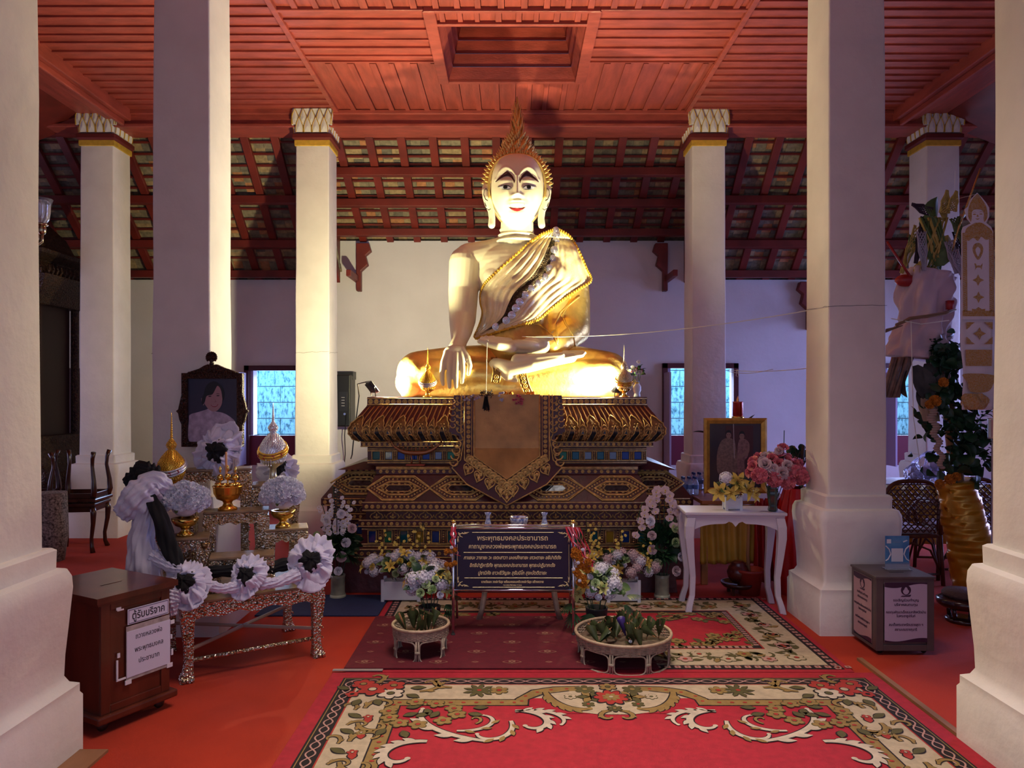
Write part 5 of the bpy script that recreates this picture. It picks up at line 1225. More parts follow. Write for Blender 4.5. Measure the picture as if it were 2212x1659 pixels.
# wicker baskets
def basket(label, loc, r, h, wall, ry=1.0, nleg=6, group='round rattan baskets'):
    t = thing('rattan_basket', label, 'basket', loc, 0, group); b = MB(); n = 64; rows = 7
    for k in range(rows):
        z = h-wall+wall*(k+.5)/rows; rr = r*(1-.035*(1-k/rows))
        b.tube([(rr*(1+.012*(1 if (i+k) % 2 else -1))*cos(2*pi*i/n), ry*rr*(1+.012*(1 if (i+k) % 2 else -1))*sin(2*pi*i/n), z) for i in range(n)], wall/rows*.55, 5, closed=True)
    for i in range(n//2): a = 2*pi*i/(n//2); b.tube([(r*.975*cos(a), ry*r*.975*sin(a), h-wall-.004), (r*cos(a), ry*r*sin(a), h)], .0035, 4)
    obj('woven_wall', b, wicker, t)
    b = MB(); b.tube([(r*cos(2*pi*i/48), ry*r*sin(2*pi*i/48), h) for i in range(48)], .009, 8, closed=True); obj('rim', b, mat('tan_rattan_rim', (.42, .31, .2), .5, var=.2, scale=30), t, smooth=True)
    b = MB(); b.lathe([(0, h-wall-.004), (r*.97, h-wall-.004), (r*.97, h-wall+.004), (0, h-wall+.004)], n=40, sy=ry); obj('tray', b, mat('dark_woven_tray', (.12, .08, .05), .8, var=.4, scale=40), t)
    b = MB(); b.tube([(r*.96*cos(2*pi*i/48), ry*r*.96*sin(2*pi*i/48), .007) for i in range(48)], .007, 8, closed=True); obj('foot_ring', b, wicker, t, smooth=True)
    hh = h-wall
    for k in range(nleg):
        a = 2*pi*(k+.5)/nleg; b = MB(); P_ = lambda aa, z: (r*.965*cos(aa), ry*r*.965*sin(aa), z)
        for d in (-.006/r*1.2, .006/r*1.2): b.tube([P_(a+d, .005), P_(a+d, hh)], .0055, 6)
        b.tube([P_(a-.014/r, hh*.5), P_(a+.014/r, hh*.5)], .010, 6); obj('post', b, wicker, t, smooth=True)
        b = MB(); w2 = pi/nleg*.92; am = a+pi/nleg; q = []
        for j in range(17): u = j/16*2-1; q.append(P_(am+w2*u, .012+(hh-.02)*(1-abs(u)**6.0) if abs(u) < 1 else .012))
        q2 = [P_(am+w2*.93*math.copysign(abs(cos(th))**.45, cos(th)), hh*.52+hh*.44*math.copysign(abs(sin(th))**.45, sin(th))) for th in [2*pi*j/28 for j in range(28)]]
        b.tube(q2, .0045, 6, closed=True); obj('bent_loop', b, wicker, t, smooth=True)
    return t
basket('small round rattan basket of leaf cones in front of the left bouquet', (-.527, 4.28, .0), .161, .185, .055)
basket('large round rattan basket of leaf cones on the patterned rugs', (.63, 4.20, .0), .268, .165, .05, nleg=8)
def cone_mesh():
    b = MB(); n = 12
    def fn(u, v): a = -pi*.9+1.8*pi*u; r_ = .002+.026*v; return (r_*cos(a), r_*sin(a), .085*v+(.03*(1-abs(2*u-1))*v**3))
    b.sheet(fn, n, 5); return b.mesh('leaf_cone', leafg2, True)
leafg2 = mat('folded_banana_leaf', (.055, .075, .022), .5, var=.4, scale=25)
cone = cone_mesh(); b = MB(); b.tube([(0, 0, .0), (.004, 0, .12)], .0016, 5); b.tube([(.003, 0, .0), (-.004, .002, .13)], .0016, 5); stick = b.mesh('incense_sticks', mat('tan_incense', (.36, .16, .08), .7))
b = MB(); b.cap((0, 0, 0), (0, 0, .10), .0035, .003, 8); cand = b.mesh('candle', mat('orange_wax', (.65, .30, .12), .5), True)
def offering(loc, rot, k, label, group):
    t = thing('leaf_cone_offering', label, 'offering', loc, 0, group); M0 = Matrix.Rotation(rot[2], 4, 'Z') @ Matrix.Rotation(rot[0], 4, 'X')
    inst(cone, 'leaf_cone', t, M0); inst(stick, 'incense_sticks', t, M0 @ Matrix.Translation((.0, .0, -.015)))
    if k % 2: inst(cand, 'candle', t, M0 @ Matrix.Translation((.006, -.004, .01)))
    if k % 4 == 0: inst(F['cw'], 'carnation', t, M0 @ Matrix.Translation((0, -.006, .07)) @ Matrix.Scale(.35, 4))
    return t
rd = random.Random(11)
def where(dx, dy, r, nm):
    a = math.degrees(math.atan2(dy, dx)) % 360; D = ['right', 'back right', 'back', 'back left', 'left', 'front left', 'front', 'front right'][int((a+22.5)//45) % 8]
    return ('at the %s rim' if math.hypot(dx, dy) > r*.62 else 'halfway to the %s' if math.hypot(dx, dy) > r*.36 else 'just %s of the centre') % D + ' of the %s rattan basket' % nm
def look(k): return 'leaf cone'+(' with candle' if k % 2 else '')+(' and white bloom' if k % 4 == 0 else '')
for k in range(9):
    a = 2*pi*k/9; rr = .085 if k % 2 else .045
    offering((-.527+rr*cos(a), 4.28+rr*sin(a)*.9, .150), (rd.uniform(-.5, .5), 0, rd.uniform(0, 6)), k, look(k)+' '+where(rr*cos(a), rr*sin(a)*.9, .161, 'small'), 'leaf cones in the small rattan basket')
for k in range(24):
    rr = (.20, .13, .06)[k % 3]*rd.uniform(.9, 1.08); a = 2*pi*k/24*1.0+rd.uniform(-.2, .2)+k
    offering((.63+rr*cos(a), 4.20+rr*sin(a), .135), (rd.uniform(.25, 1.0), 0, rd.uniform(0, 6)), k, look(k)+' '+where(rr*cos(a), rr*sin(a), .268, 'large'), 'leaf cones in the large rattan basket')
t = thing('umbrella_offering', 'small folded purple paper umbrella standing in the large rattan basket', 'paper umbrella', (X(1352, 4.2), 4.16, .125))
b = MB(); b.T = Matrix.Rotation(R(-16), 4, 'Y'); b.lathe([(.003, .03), (.012, .08), (.022, .13), (.012, .14), (.0, .14)], n=14, flute=.18, nf=7); obj('folded_paper', b, mat('purple_paper', (.045, .02, .16), .5), t, smooth=True)
b = MB(); b.T = Matrix.Rotation(R(-16), 4, 'Y'); b.tube([(0, 0, .0), (0, 0, .04)], .002, 6); obj('stick', b, mat('tan_incense', (0, 0, 0)), t)
# bouquets
def pot(t, r, h, m, sq_=False):
    b = MB()
    if sq_: b.box((-r, -r*.6, 0), (r, r*.6, h))
    else: b.lathe([(0, 0), (r*.85, 0), (r*.9, h*.1), (r*.85, h*.2), (r, h*.95), (r*1.03, h), (r*.85, h), (r*.8, h*.8), (0, h*.8)], n=24)
    return obj('pot', b, m, t, smooth=not sq_, bevel=.003 if sq_ else 0)
whitepot = mat('white_planter', (.60, .64, .74), .5); glassv = mat('frosted_glass', (.33, .34, .24), .15, c2=(.2, .2, .15), scale=12)
t = thing('flower_arrangement', 'bouquet of white hydrangea, yellow lilies and green roses behind the small rattan basket', 'flowers', (X(928, 4.72), 4.72, 0)); pot(t, .07, .16, mat('dark_pot', (.03, .03, .03), .5))
leaves(t, (0, 0, .27), (.15, .12, .13), 40, 1, ('lf', 'll'), .9); dome(t, (0, 0, .27), (.125, .09, .115), ['hw', 'rg', 'hw', 'lg', 'rg', 'ly', 'hw', 'rw'], 24, 5, -.35, .85)
for a in (.2, .5, -.1): put('fn', t, (.14, -.03, .24+a*.1), (1, -.3, a), .8)
for z in (.18, .14): put('fn', t, (.11, -.05, z), (1, -.4, -.6), .8)
t = thing('flower_arrangement', 'bouquet of white hydrangea, yellow lilies and fan leaves behind the large rattan basket', 'flowers', (X(1288, 4.72), 4.70, 0)); pot(t, .07, .16, mat('dark_pot', (.03, .03, .03)))
leaves(t, (0, 0, .27), (.17, .12, .12), 40, 2, ('lf', 'll'), .9); dome(t, (0, 0, .27), (.145, .09, .12), ['hw', 'ly', 'rg', 'hw', 'lg', 'rg', 'cw'], 28, 6, -.4, .85)
for p, d in (((.17, -.05, .18), (.8, -.3, -.5)), ((.19, -.04, .24), (1, -.2, .1)), ((-.16, -.05, .19), (-.8, -.3, -.5)), ((-.17, -.03, .30), (-.8, -.2, .4)), ((-.05, -.1, .14), (-.3, -.4, -.8)), ((.12, -.08, .12), (.5, -.4, -.8)), ((-.14, -.06, .13), (-.6, -.4, -.7))): put('fn', t, p, d, .95)
def boxflowers(label, px, y, w_, seed, seq, cx_off=0):
    t = thing('flower_box', label, 'flowers', (X(px, y), y, 0)); b = MB()
    b.box((-w_/2, -.06, .02), (w_/2, .06, .155)); 
    for s in (-1, 1): b.box((s*w_/2-.012, -.065, 0), (s*w_/2+.012, -.045, .17)); b.box((s*w_/2-.012, .045, 0), (s*w_/2+.012, .065, .17))
    obj('white_box', b, whitepot, t, bevel=.003); c = (cx_off, 0, .23)
    leaves(t, c, (.27, .1, .14), 40, seed, ('lf', 'll'), 1.0); dome(t, c, (.27, .08, .115), seq, 40, seed, -.45, .8)
    rd = random.Random(seed)
    for k in range(7):
        x = cx_off+rd.uniform(-.22, .24); top_ = rd.uniform(.42, .60); b = MB(); b.tube([(x*.5, .03, .2), (x, .03, (.2+top_)/2), (x+rd.uniform(-.05, .05), .01, top_)], .0025, 5); obj('orchid_stem', b, leafg, t)
        for j in range(8): f_ = j/8; put('oy', t, (x+rd.uniform(-.035, .035), -.01, .30+(top_-.30)*f_), (rd.uniform(-.5, .5), -1, .3), .42, rd.uniform(0, 6))
    return t
boxflowers('long white box of white hydrangea, yellow lilies and yellow orchids left of the blue sign', 868, 5.42, .26, 21, ['hw', 'hw', 'ly', 'rg', 'cw', 'hw', 'ry'], .02)
boxflowers('white box of yellow lilies, pale hydrangea and yellow orchids right of the blue sign', 1345, 5.40, .22, 22, ['hp', 'ly', 'hw', 'rg', 'ly', 'hp', 'cw'], -.05)
def tallvase(label, px, y, seed, seq, top):
    t = thing('tall_flower_vase', label, 'flowers', (X(px, y), y, 0)); b = MB()
    b.lathe([(0, 0), (.055, 0), (.058, .02), (.052, .05), (.052, .15), (.055, .175), (.047, .175), (.045, .05), (0, .03)], n=28); obj('vase', b, glassv, t, smooth=True)
    b = MB(); b.lathe([(.057, .0), (.060, .012), (.057, .03), (.05, .03), (.05, 0)], n=28); obj('vase_foot', b, mat('pale_green_glass', (.4, .42, .3), .2), t, smooth=True)
    leaves(t, (0, 0, .36), (.15, .09, .22), 90, seed, ('lf', 'fn', 'lf'), 1.1, .3); rd = random.Random(seed)
    for k in range(9): put(seq[k % len(seq)], t, ((-1)**k*rd.uniform(.02, .13), -.09, .22+.052*k), ((-1)**k*.4, -1, .2), rd.uniform(1.0, 1.35), rd.uniform(0, 6))
    return t, rd
t, rd = tallvase('tall vase of white gladiolus and roses at the left foot of the pedestal', 730, 5.50, 31, ['rw', 'rg', 'rpp', 'rw'], 1)
for sx, x0_, tp in ((-1, -.11, .70), (-.3, -.03, .84), (.5, .04, .78), (1, .11, .74)):
    b = MB(); b.tube([(0, 0, .3), (x0_, -.03, tp)], .003, 5); obj('gladiolus_stem', b, leafg, t)
    for j in range(9): f_ = j/9; put('ow', t, (x0_*(.5+.5*f_)+rd.uniform(-.03, .03), -.05-.01*rd.random(), .50+(tp-.50)*f_), (rd.uniform(-.7, .7), -1, .3), 1.0-.45*f_, rd.uniform(0, 6))
b = MB(); 
for k in range(22): z = .60+.011*k; b.ell((.012+.014*(-1)**k, -.09, z), (.011, .006, .006), 6, 4)
b.tube([(.012, -.085, .5), (.012, -.088, .84)], .003, 5); obj('dark_seed_spike', b, mat('dark_blue_green_leaf', (.01, .022, .024), .5), t)
t, rd = tallvase('tall vase of pinkish moth orchids and roses at the right foot of the pedestal', 1430, 5.50, 33, ['rpp', 'rg', 'rw', 'rpp', 'rg'], 1)
for x0_, tp, dr in ((-.13, .73, 1), (-.06, .80, 1), (.04, .80, -1), (.10, .70, -1)):
    b = MB(); b.tube([(0, 0, .3), (x0_*.5, -.02, tp), (x0_*1.2, -.05, tp-.02), (x0_*1.5, -.08, tp-.14)], .003, 5); obj('orchid_stem', b, leafg, t)
    for j in range(8): f_ = j/7; put('opk', t, (x0_*(.6+.9*f_)+rd.uniform(-.02, .02), -.06-.03*f_, tp+.01-.26*f_**1.5), (rd.uniform(-.5, .5), -1, .2), 1.15-.1*f_, rd.uniform(-.5, .5))
# ================================================================ LEFT MEMORIAL ALTAR
def altar_table(label, cx, cy, w_, d, zb, zt, rz, group='carved silver altar tables', stretch=False, apron=.055):
    """small carved silver table: slab, scalloped aprons, four curved legs; stands between heights zb and zt"""
    t = thing('altar_table', label, 'table', (cx, cy, zb), rz, group); h = zt-zb; hw, hd = w_/2, d/2
    b = MB(); b.box((-hw, -hd, h-.014), (hw, hd, h)); obj('tabletop', b, silvertop, t, bevel=.003)
    b = MB(); e = .012; b.box((-hw+e, -hd+e, h-.030), (hw-e, hd-e, h-.014)); b.box((-hw+e*.3, -hd+e*.3, h-.022), (hw-e*.3, hd-e*.3, h-.015)); n = max(6, int(w_/.022))
    for k in range(n): x = -hw+.015+(w_-.03)*k/(n-1); b.box((x-.006, -hd+.004, h-.028), (x+.006, -hd+.012, h-.017))
    obj('moulding', b, silver, t, bevel=.002)
    zt2 = h-.03
    for (ax, sgn, L_, o_) in (('f', -1, hw-.02, hd-.018), ('f', 1, hw-.02, hd-.018), ('s', -1, hd-.02, hw-.018), ('s', 1, hd-.02, hw-.018)):
        pts = [(-L_, zt2)]; N = 24
        low = []
        for k in range(N+1): u = -1+2*k/N; dep = apron*(.55+.25*cos(u*pi*2)**2+.45*abs(u)**3+.18*(1-abs(u))); low.append((L_*u, zt2-dep))
        b = MB(); 
        for (xa, za), (xb, zb_) in zip(low, low[1:]):
            if ax == 'f': v = [(xa, sgn*o_, za), (xb, sgn*o_, zb_), (xb, sgn*o_, zt2), (xa, sgn*o_, zt2)]; v += [(x, y-sgn*.012, z) for x, y, z in v]
            else: v = [(sgn*o_, xa, za), (sgn*o_, xb, zb_), (sgn*o_, xb, zt2), (sgn*o_, xa, zt2)]; v += [(x-sgn*.012, y, z) for x, y, z in v]
            b.add(v, [(0, 1, 2, 3), (7, 6, 5, 4), (0, 4, 5, 1), (1, 5, 6, 2), (2, 6, 7, 3), (3, 7, 4, 0)])
        if (ax, sgn) in (('f', -1), ('s', 1)):      # raised scrollwork
            q = lambda a, z, o: ((a, -o_-o, z) if ax == 'f' else (o_+o, a, z)); m = max(2, int(L_*2/.055))
            for k in range(m):
                xc = -L_+L_*2*(k+.5)/m; dd = 1 if k % 2 else -1; zc = zt2-apron*.38
                b.tube([q(xc+dd*(.004+.020*(1-j/12))*cos(j*.55), zc+(.004+.016*(1-j/12))*sin(j*.55), .003) for j in range(12)], [.0055*(1-j/15) for j in range(12)], 5)
        obj('apron', b, silver, t, smooth=False)
    lr = min(.028, .03*h/.3+.006)
    for sx in (-1, 1):
        for sy in (-1, 1):
            xb, yb = sx*(hw-lr-.006), sy*(hd-lr-.006); b = MB(); rings = []
            for (f, o, r_) in ((1, 0, 1.2), (.86, .10, 1.25), (.70, .05, 1.05), (.5, -.12, .85), (.3, -.20, .75), (.14, -.05, .85), (.07, .15, 1.15), (0, .22, 1.25)):
                z = zt2*f; cx_, cy_ = xb+sx*o*lr, yb+sy*o*lr*.3; rr = lr*r_
                rings.append([(cx_-rr, cy_-rr, z), (cx_+rr, cy_-rr, z), (cx_+rr, cy_+rr, z), (cx_-rr, cy_+rr, z)])
            b.loft(rings[::-1]); 
            for k in range(5): z = zt2*(.88-.15*k); b.tube([(xb+lr*.9*cos(j*.7)*(1-j/14), yb-lr*1.12, z+lr*.7*sin(j*.7)*(1-j/14)) for j in range(10)], [.0045*(1-j/13) for j in range(10)], 5)
            for k in (-1, 0, 1): b.ell((xb+sx*lr*.2+k*lr*.7, yb-lr*1.25, lr*.45), (lr*.38, lr*.5, lr*.45), 8, 6)
            obj('leg', b, silver, t, angle=50, bevel=.004)
    if stretch:
        b = MB(); z = .105; b.tube([(-hw+.04, -hd+.04, z), (hw-.04, -hd+.04, z)], .012, 8)
        for k in range(18): x = -hw+.06+(w_-.12)*k/17; b.ell((x, -hd+.029, z), (.012, .006, .007), 6, 4)
        obj('stretcher', b, silver, t, smooth=True); b = MB(); b.box((-.006, -.02, 0), (.006, .02, .001)); b = MB()
        for s in (-1, 1): b.tube([(s*(hw-.05), -hd+.05, .16), (-s*(hw-.05), hd-.05, .16)], .010, 6)
        obj('cross_brace', b, mat('pale_bare_wood', (.42, .30, .22), .6), t)
    return t
altar_table('long low carved silver table with claw feet, draped with white and black cloth', -1.57, 4.32, .76, .64, 0, .42, R(33), None, True, .075)
rz = R(18)
altar_table('carved silver altar table highest of the set, with the white rosette on it', X(474, 4.52), 4.52, .37, .16, .42, 1.06, rz)
altar_table('carved silver altar table at upper left holding the large gold bud offering', X(372, 4.28), 4.28, .25, .20, .42, .95, rz)
altar_table('carved silver altar table at upper right holding the large silver bud offering', X(596, 4.66), 4.66, .28, .20, .42, .955, rz)
altar_table('carved silver altar table in the middle holding the gold incense bowl', X(512, 4.38), 4.38, .36, .16, .42, .83, rz)
altar_table('carved silver altar table at lower left holding a gold bowl of white flowers', X(402, 4.14), 4.14, .25, .19, .42, .72, rz)
altar_table('carved silver altar table at lower right holding a gold bowl of white flowers', X(618, 4.46), 4.46, .25, .19, .42, .715, rz)
altar_table('lowest carved silver altar table in the centre of the tiers, empty shelf', X(524, 4.18), 4.18, .34, .17, .42, .61, rz)
phum('beaded_bud_offering', 'large gold beaded bud offering with silver sash on the upper left altar table', (X(372, 4.28), 4.27, .95), .455, goldbead, sashw)
phum('beaded_bud_offering', 'large silver beaded bud offering with gold sash on the upper right altar table', (X(591, 4.66), 4.65, .955), .50, silverbead, sashg, bowl_m=mat('silver_gilt_bowl', (.6, .56, .42), .3, .9), stand=True)
# gold incense bowl with cups, candle and sticks
t = thing('incense_bowl', 'gold footed bowl with small gilt cups, an orange candle and incense sticks', 'bowl', (X(492, 4.36), 4.36, .83))
b = MB(); b.lathe([(0, 0), (.055, 0), (.052, .012), (.030, .025), (.024, .04), (.030, .052), (.06, .065), (.078, .10), (.082, .135), (.086, .142), (.078, .142), (.07, .11), (0, .10)], n=36, flute=.02, nf=12); obj('bowl', b, mat('orange_gold', (.75, .36, .06), .25, .9), t, smooth=True)
for k in range(5):
    a = -pi/2+(k-2)*.75; b = MB(); b.lathe([(.0, .0), (.018, .004), (.021, .02), (.016, .03), (0, .03)], (.055*cos(a), .055*sin(a), .132), 14); obj('gilt_cup', b, brass, t, smooth=True)
for k, (x, h_) in enumerate(((-.045, .10), (0, .11), (.045, .10))):
    b = MB(); b.tube([(x, 0, .12), (x, 0, .12+h_*.5)], .005, 6); b.ell((x, 0, .15+h_*.4), (.018, .018, .02), 12, 8); b.ell((x, 0, .155+h_*.8), (.008, .008, .02), 8, 6); obj('candlestick', b, brass, t, smooth=True)
b = MB(); b.cap((-.008, 0, .2), (-.01, 0, .335), .007, .006, 10); obj('candle', b, mat('orange_wax', (.6, .3, .1)), t, smooth=True)
for k in range(3): b = MB(); b.tube([(.03+.007*k, 0, .15), (.034+.009*k, 0, .30)], .0022, 5); obj('incense_stick', b, mat('grey_pink_incense', (.35, .25, .25), .7), t)
for px, y, z, lab in ((401, 4.14, .72, 'gold bowl heaped with white carnations on the lower left altar table'), (612, 4.44, .715, 'gold bowl heaped with white carnations on the lower right altar table')):
    t = thing('flower_bowl', lab, 'flowers', (X(px, y), y-.005, z)); b = MB(); b.lathe([(0, 0), (.045, 0), (.044, .012), (.028, .022), (.02, .035), (.028, .048), (.055, .06), (.07, .085), (.072, .10), (.06, .10), (0, .08)], n=28, flute=.02); obj('bowl', b, brass, t, smooth=True)
    dome(t, (0, 0, .175), (.105, .095, .095), ['cw'], 62, px, -.6, 1.35, jit=.06, backcut=2)
    b = MB(); b.ell((0, 0, .175), (.078, .070, .070), 16, 10); obj('flower_core', b, petw, t, smooth=True); put('ll', t, (-.0, -.11, .14), (.3, -.6, .4), .4); put('lf', t, (.01, -.06, .235), (.3, -.4, .6), .4)
t = thing('water_cup', 'small bronze footed cup beside the lower left altar table flowers', 'cup', (X(452, 4.16), 4.10, .61)); b = MB(); b.lathe([(0, 0), (.015, 0), (.006, .012), (.006, .03), (.025, .05), (.03, .08), (.027, .08), (0, .05)], n=20); obj('cup', b, mat('dark_bronze', (.22, .12, .05), .3, .9), t, smooth=True)
# carved portrait frame on the pillar
YF = 4.62; PXc = X(461, YF)
t = thing('portrait_frame', 'dark carved wooden frame with a portrait of a woman in a white blouse', 'picture', (PXc, YF, 0))
fw = mat('carved_dark_brown_wood', (.07, .022, .010), .45, c2=(.012, .004, .002), scale=60, bump=1, bscale=110, vor=True)
def FX(px): return X(px, YF)-PXc
def FZ(py): return Z(py, YF)
b = MB()
L0, L1, T0, B0 = FX(395), FX(526), FZ(806), FZ(965); i0, i1, it, ib = FX(407), FX(514), FZ(818), FZ(954)
for (p, q) in (((L0, B0), (i0, T0)), ((i1, B0), (L1, T0)), ((i0, it), (i1, T0)), ((i0, B0), (i1, ib))): b.box((p[0], -.025, p[1]), (q[0], .015, q[1]))
crest = [(FX(402), FZ(808)), (FX(416), FZ(802)), (FX(432), FZ(797)), (FX(444), FZ(790)), (FX(452), FZ(787)), (FX(461), FZ(790)), (FX(470), FZ(787)), (FX(485), FZ(794)), (FX(500), FZ(799)), (FX(516), FZ(805)), (FX(520), FZ(808))]
b.prism(crest, .035, axis='y', z0=-.01)
for s, xx in ((-1, L0), (1, L1)): b.prism([(xx, FZ(850)), (xx+s*.012, FZ(868)), (xx+s*.022, FZ(884)), (xx+s*.036, FZ(888)), (xx+s*.022, FZ(893)), (xx+s*.016, FZ(906)), (xx, FZ(918))], .03, axis='y', z0=-.01)
obj('frame', b, fw, t, bevel=.003)
b = MB()
for k in range(11):
    u = k/10*2-1; x = FX(461)+u*.14; z = FZ(803)-abs(u)*.012; r_ = .014-.004*abs(u); b.tube([(x+r_*cos(j*.6)*(1-j/14), -.03, z+r_*sin(j*.6)*(1-j/14)) for j in range(12)], [.005*(1-j/16) for j in range(12)], 5)
for s, xx in ((-1, L0+.012), (1, L1-.012)):
    for k in range(16): b.ell((xx, -.026, B0+.02+(T0-B0-.04)*k/15), (.007, .006, .011), 6, 4)
for k in range(14): b.ell((L0+.02+(L1-L0-.04)*k/13, -.026, B0+.014), (.011, .006, .007), 6, 4)
obj('carving', b, fw, t, smooth=True)
b = MB(); xk, zk = FX(458), FZ(775); b.lathe([(.018, 0), (.012, .02), (.016, .05), (0, .055)], (xk, -.005, FZ(790)), 12)
for k in range(13): a = -pi*.2+pi*1.4*k/12; b.ell((xk+.030*cos(a), -.008, zk+.008+.030*sin(a)), (.008, .008, .008), 6, 4)
b.ell((xk, -.006, zk+.006), (.027, .008, .027), 14, 8); obj('finial', b, fw, t, smooth=True, label='carved sun-shaped finial')
b = MB(); b.box((i0-.003, -.004, ib-.003), (i1+.003, .006, it+.003)); ph_ = obj('photograph', b, mat('portrait_backdrop', (.012, .014, .045), .4, c2=(.03, .015, .04), scale=3), t)
def flat(name, pts, m, par, y, ox=0, oz=0, n=10, smooth=True):
    """flat printed area of a picture, outline smoothed"""
    P_ = []
    N = len(pts)
    if smooth:
        for i in range(N):
            p0, p1, p2, p3 = pts[i-1], pts[i], pts[(i+1) % N], pts[(i+2) % N]
            for k in range(5):
                u = k/5; P_.append(tuple(.5*((2*p1[c])+(-p0[c]+p2[c])*u+(2*p0[c]-5*p1[c]+4*p2[c]-p3[c])*u*u+(-p0[c]+3*p1[c]-3*p2[c]+p3[c])*u**3) for c in range(2)))
    else: P_ = pts
    bb = MB(); bb.prism([(a, c) for a, c in P_], .0006, axis='y', z0=-y); return obj(name, bb, m, par)
facem = mat('portrait_skin', (.36, .19, .21), .5); blm = mat('portrait_blouse', (.40, .30, .42), .55, var=.25, scale=30, bump=.1); hairm = mat('portrait_hair', (.004, .003, .007), .5)
def q_(l): return [(FX(380+a*180/853.), FZ(750+c*350/1659.)) for a, c in l]
flat('blouse', q_([(140, 960), (138, 740), (150, 690), (230, 665), (310, 640), (350, 625), (400, 655), (470, 668), (540, 700), (610, 765), (605, 860), (600, 880), (560, 900), (500, 950), (300, 955)]), blm, ph_, -.0052)
flat('hair', q_([(290, 480), (270, 530), (275, 590), (300, 560), (320, 500), (380, 480), (430, 395), (465, 440), (480, 520), (478, 560), (500, 500), (490, 430), (450, 380), (400, 350), (340, 370), (305, 420)]), hairm, ph_, -.0062)
flat('face', q_([(297, 500), (290, 560), (318, 610), (345, 640), (380, 658), (425, 650), (460, 610), (478, 560), (476, 500), (462, 430), (430, 396), (400, 430), (380, 470), (330, 485)]), facem, ph_, -.0056)
flat('ear', q_([(265, 525), (285, 530), (292, 570), (290, 595), (275, 580)]), facem, ph_, -.0058)
for (a, c) in ((352, 503), (435, 497)): flat('eye', q_([(a-18, c), (a, c-6), (a+18, c-1), (a, c+5)]), hairm, ph_, -.0064); flat('brow', q_([(a-24, c-16), (a, c-24), (a+22, c-16), (a, c-19)]), hairm, ph_, -.0064)
flat('smile', q_([(360, 590), (395, 596), (438, 585), (415, 610), (385, 612)]), mat('portrait_lips', (.25, .03, .05), .5), ph_, -.0064); flat('teeth', q_([(370, 593), (395, 598), (428, 590), (410, 600), (388, 602)]), mat('portrait_white', (.5, .42, .48), .5), ph_, -.0068)
flat('nose', q_([(398, 520), (405, 552), (392, 560), (412, 562), (420, 555), (408, 545)]), mat('portrait_nose_tone', (.26, .12, .14), .5), ph_, -.0062)
for (a, c) in ((445, 780), (515, 768)):
    b = MB(); x, z = q_([(a, c)])[0]; b.tube([(x+.0035*cos(k*pi/5), -.006, z+.0035*sin(k*pi/5)) for k in range(10)], .0007, 4, closed=True); obj('brooch', b, hairm, ph_)
# rosettes and drapes
bkg = 'white and black mourning rosettes'
def rpos(px, py, y): return W(px, py, y)
ruffle('cloth_rosette', 'white rosette with black centre leaning under the carved portrait frame', rpos(474, 975, 4.47), (0, -1, .1), .155, seed=1, group=bkg)
ruffle('cloth_rosette', 'white and black rosette on the left end of the long silver table', rpos(408, 1262, 3.86), (-.1, -1, .6), .125, seed=2, group=bkg)
ruffle('cloth_rosette', 'small white and black rosette in the middle of the long silver table', rpos(536, 1245, 3.98), (0, -1, .5), .11, seed=3, group=bkg)
ruffle('cloth_rosette', 'large white and black rosette on the right end of the long silver table', rpos(672, 1215, 4.22), (.2, -1, .5), .145, seed=4, group=bkg)
ruffle('cloth_rosette', 'white and black rosette behind the silver bud offering', rpos(600, 1012, 4.85), (.4, -1, .3), .12, seed=5, group=bkg)
def crumple(name, label, pts, rr, m, seed, cat='cloth', k=9, wob=.10):
    """bunched length of cloth: folded tube along a path"""
    b = MB(); rd = random.Random(seed); n = 64; Np = len(pts)-1
    P3 = [Vector(p) for p in pts]; st = 36; path = []; rad = []
    for i in range(st+1):
        t = i/st*Np; j = min(Np-1, int(t)); u = t-j; path.append(P3[j].lerp(P3[j+1], u)); rad.append(rr[j]+(rr[j+1]-rr[j])*u)
    for _ in range(2): path = [path[0]]+[(path[i-1]+path[i]*2+path[i+1])/4 for i in range(1, st)]+[path[-1]]
    rings = []
    for i, p in enumerate(path):
        tg = (path[min(st, i+1)]-path[max(0, i-1)]).normalized(); a0 = tg.cross(Vector((0, 1, 0))); a0 = a0.normalized() if a0.length > .1 else Vector((1, 0, 0)); b0 = tg.cross(a0)
        ring = []
        for q in range(n):
            a = 2*pi*q/n; r_ = rad[i]*(1+.13*sin(k*a+seed+.25*i)+.08*sin((2*k+1)*a-.33*i)+wob*sin(i*1.15+seed)*(1+.5*sin(2*a))); ring.append(tuple(p+a0*r_*cos(a)+b0*r_*sin(a)*.75))
        rings.append(ring)
    b.loft(rings); return tag(obj(name, b, m, smooth=True), label, cat)
crumple('cloth_drape', 'gathered white cloth bunch at the far left of the silver altar tables', [rpos(372, 1060, 4.1), rpos(335, 1045, 4.05), rpos(300, 1075, 4.0), rpos(262, 1112, 4.0)], [.03, .07, .085, .05], whitec, 3)
crumple('cloth_drape', 'bunched black cloth on top of the white drape at the far left', [rpos(345, 1030, 4.15), rpos(310, 1028, 4.12), rpos(275, 1050, 4.1)], [.05, .075, .04], blackc, 5)
crumple('cloth_drape', 'white cloth hanging to the floor at the left of the silver tables', [rpos(320, 1090, 4.02), rpos(305, 1160, 4.0), rpos(310, 1230, 3.95), rpos(320, 1310, 3.95)], [.05, .06, .08, .11], mat('white_sheer_cloth', (.52, .50, .60), .8, bump=.2, bscale=20), 6, k=6, wob=.03)
crumple('cloth_drape', 'black cloth strip hanging down to the left end of the long silver table', [rpos(325, 1075, 4.0), rpos(350, 1130, 3.95), rpos(368, 1185, 3.93), rpos(388, 1230, 3.9)], [.03, .042, .045, .03], blackc, 7, k=3, wob=.02)
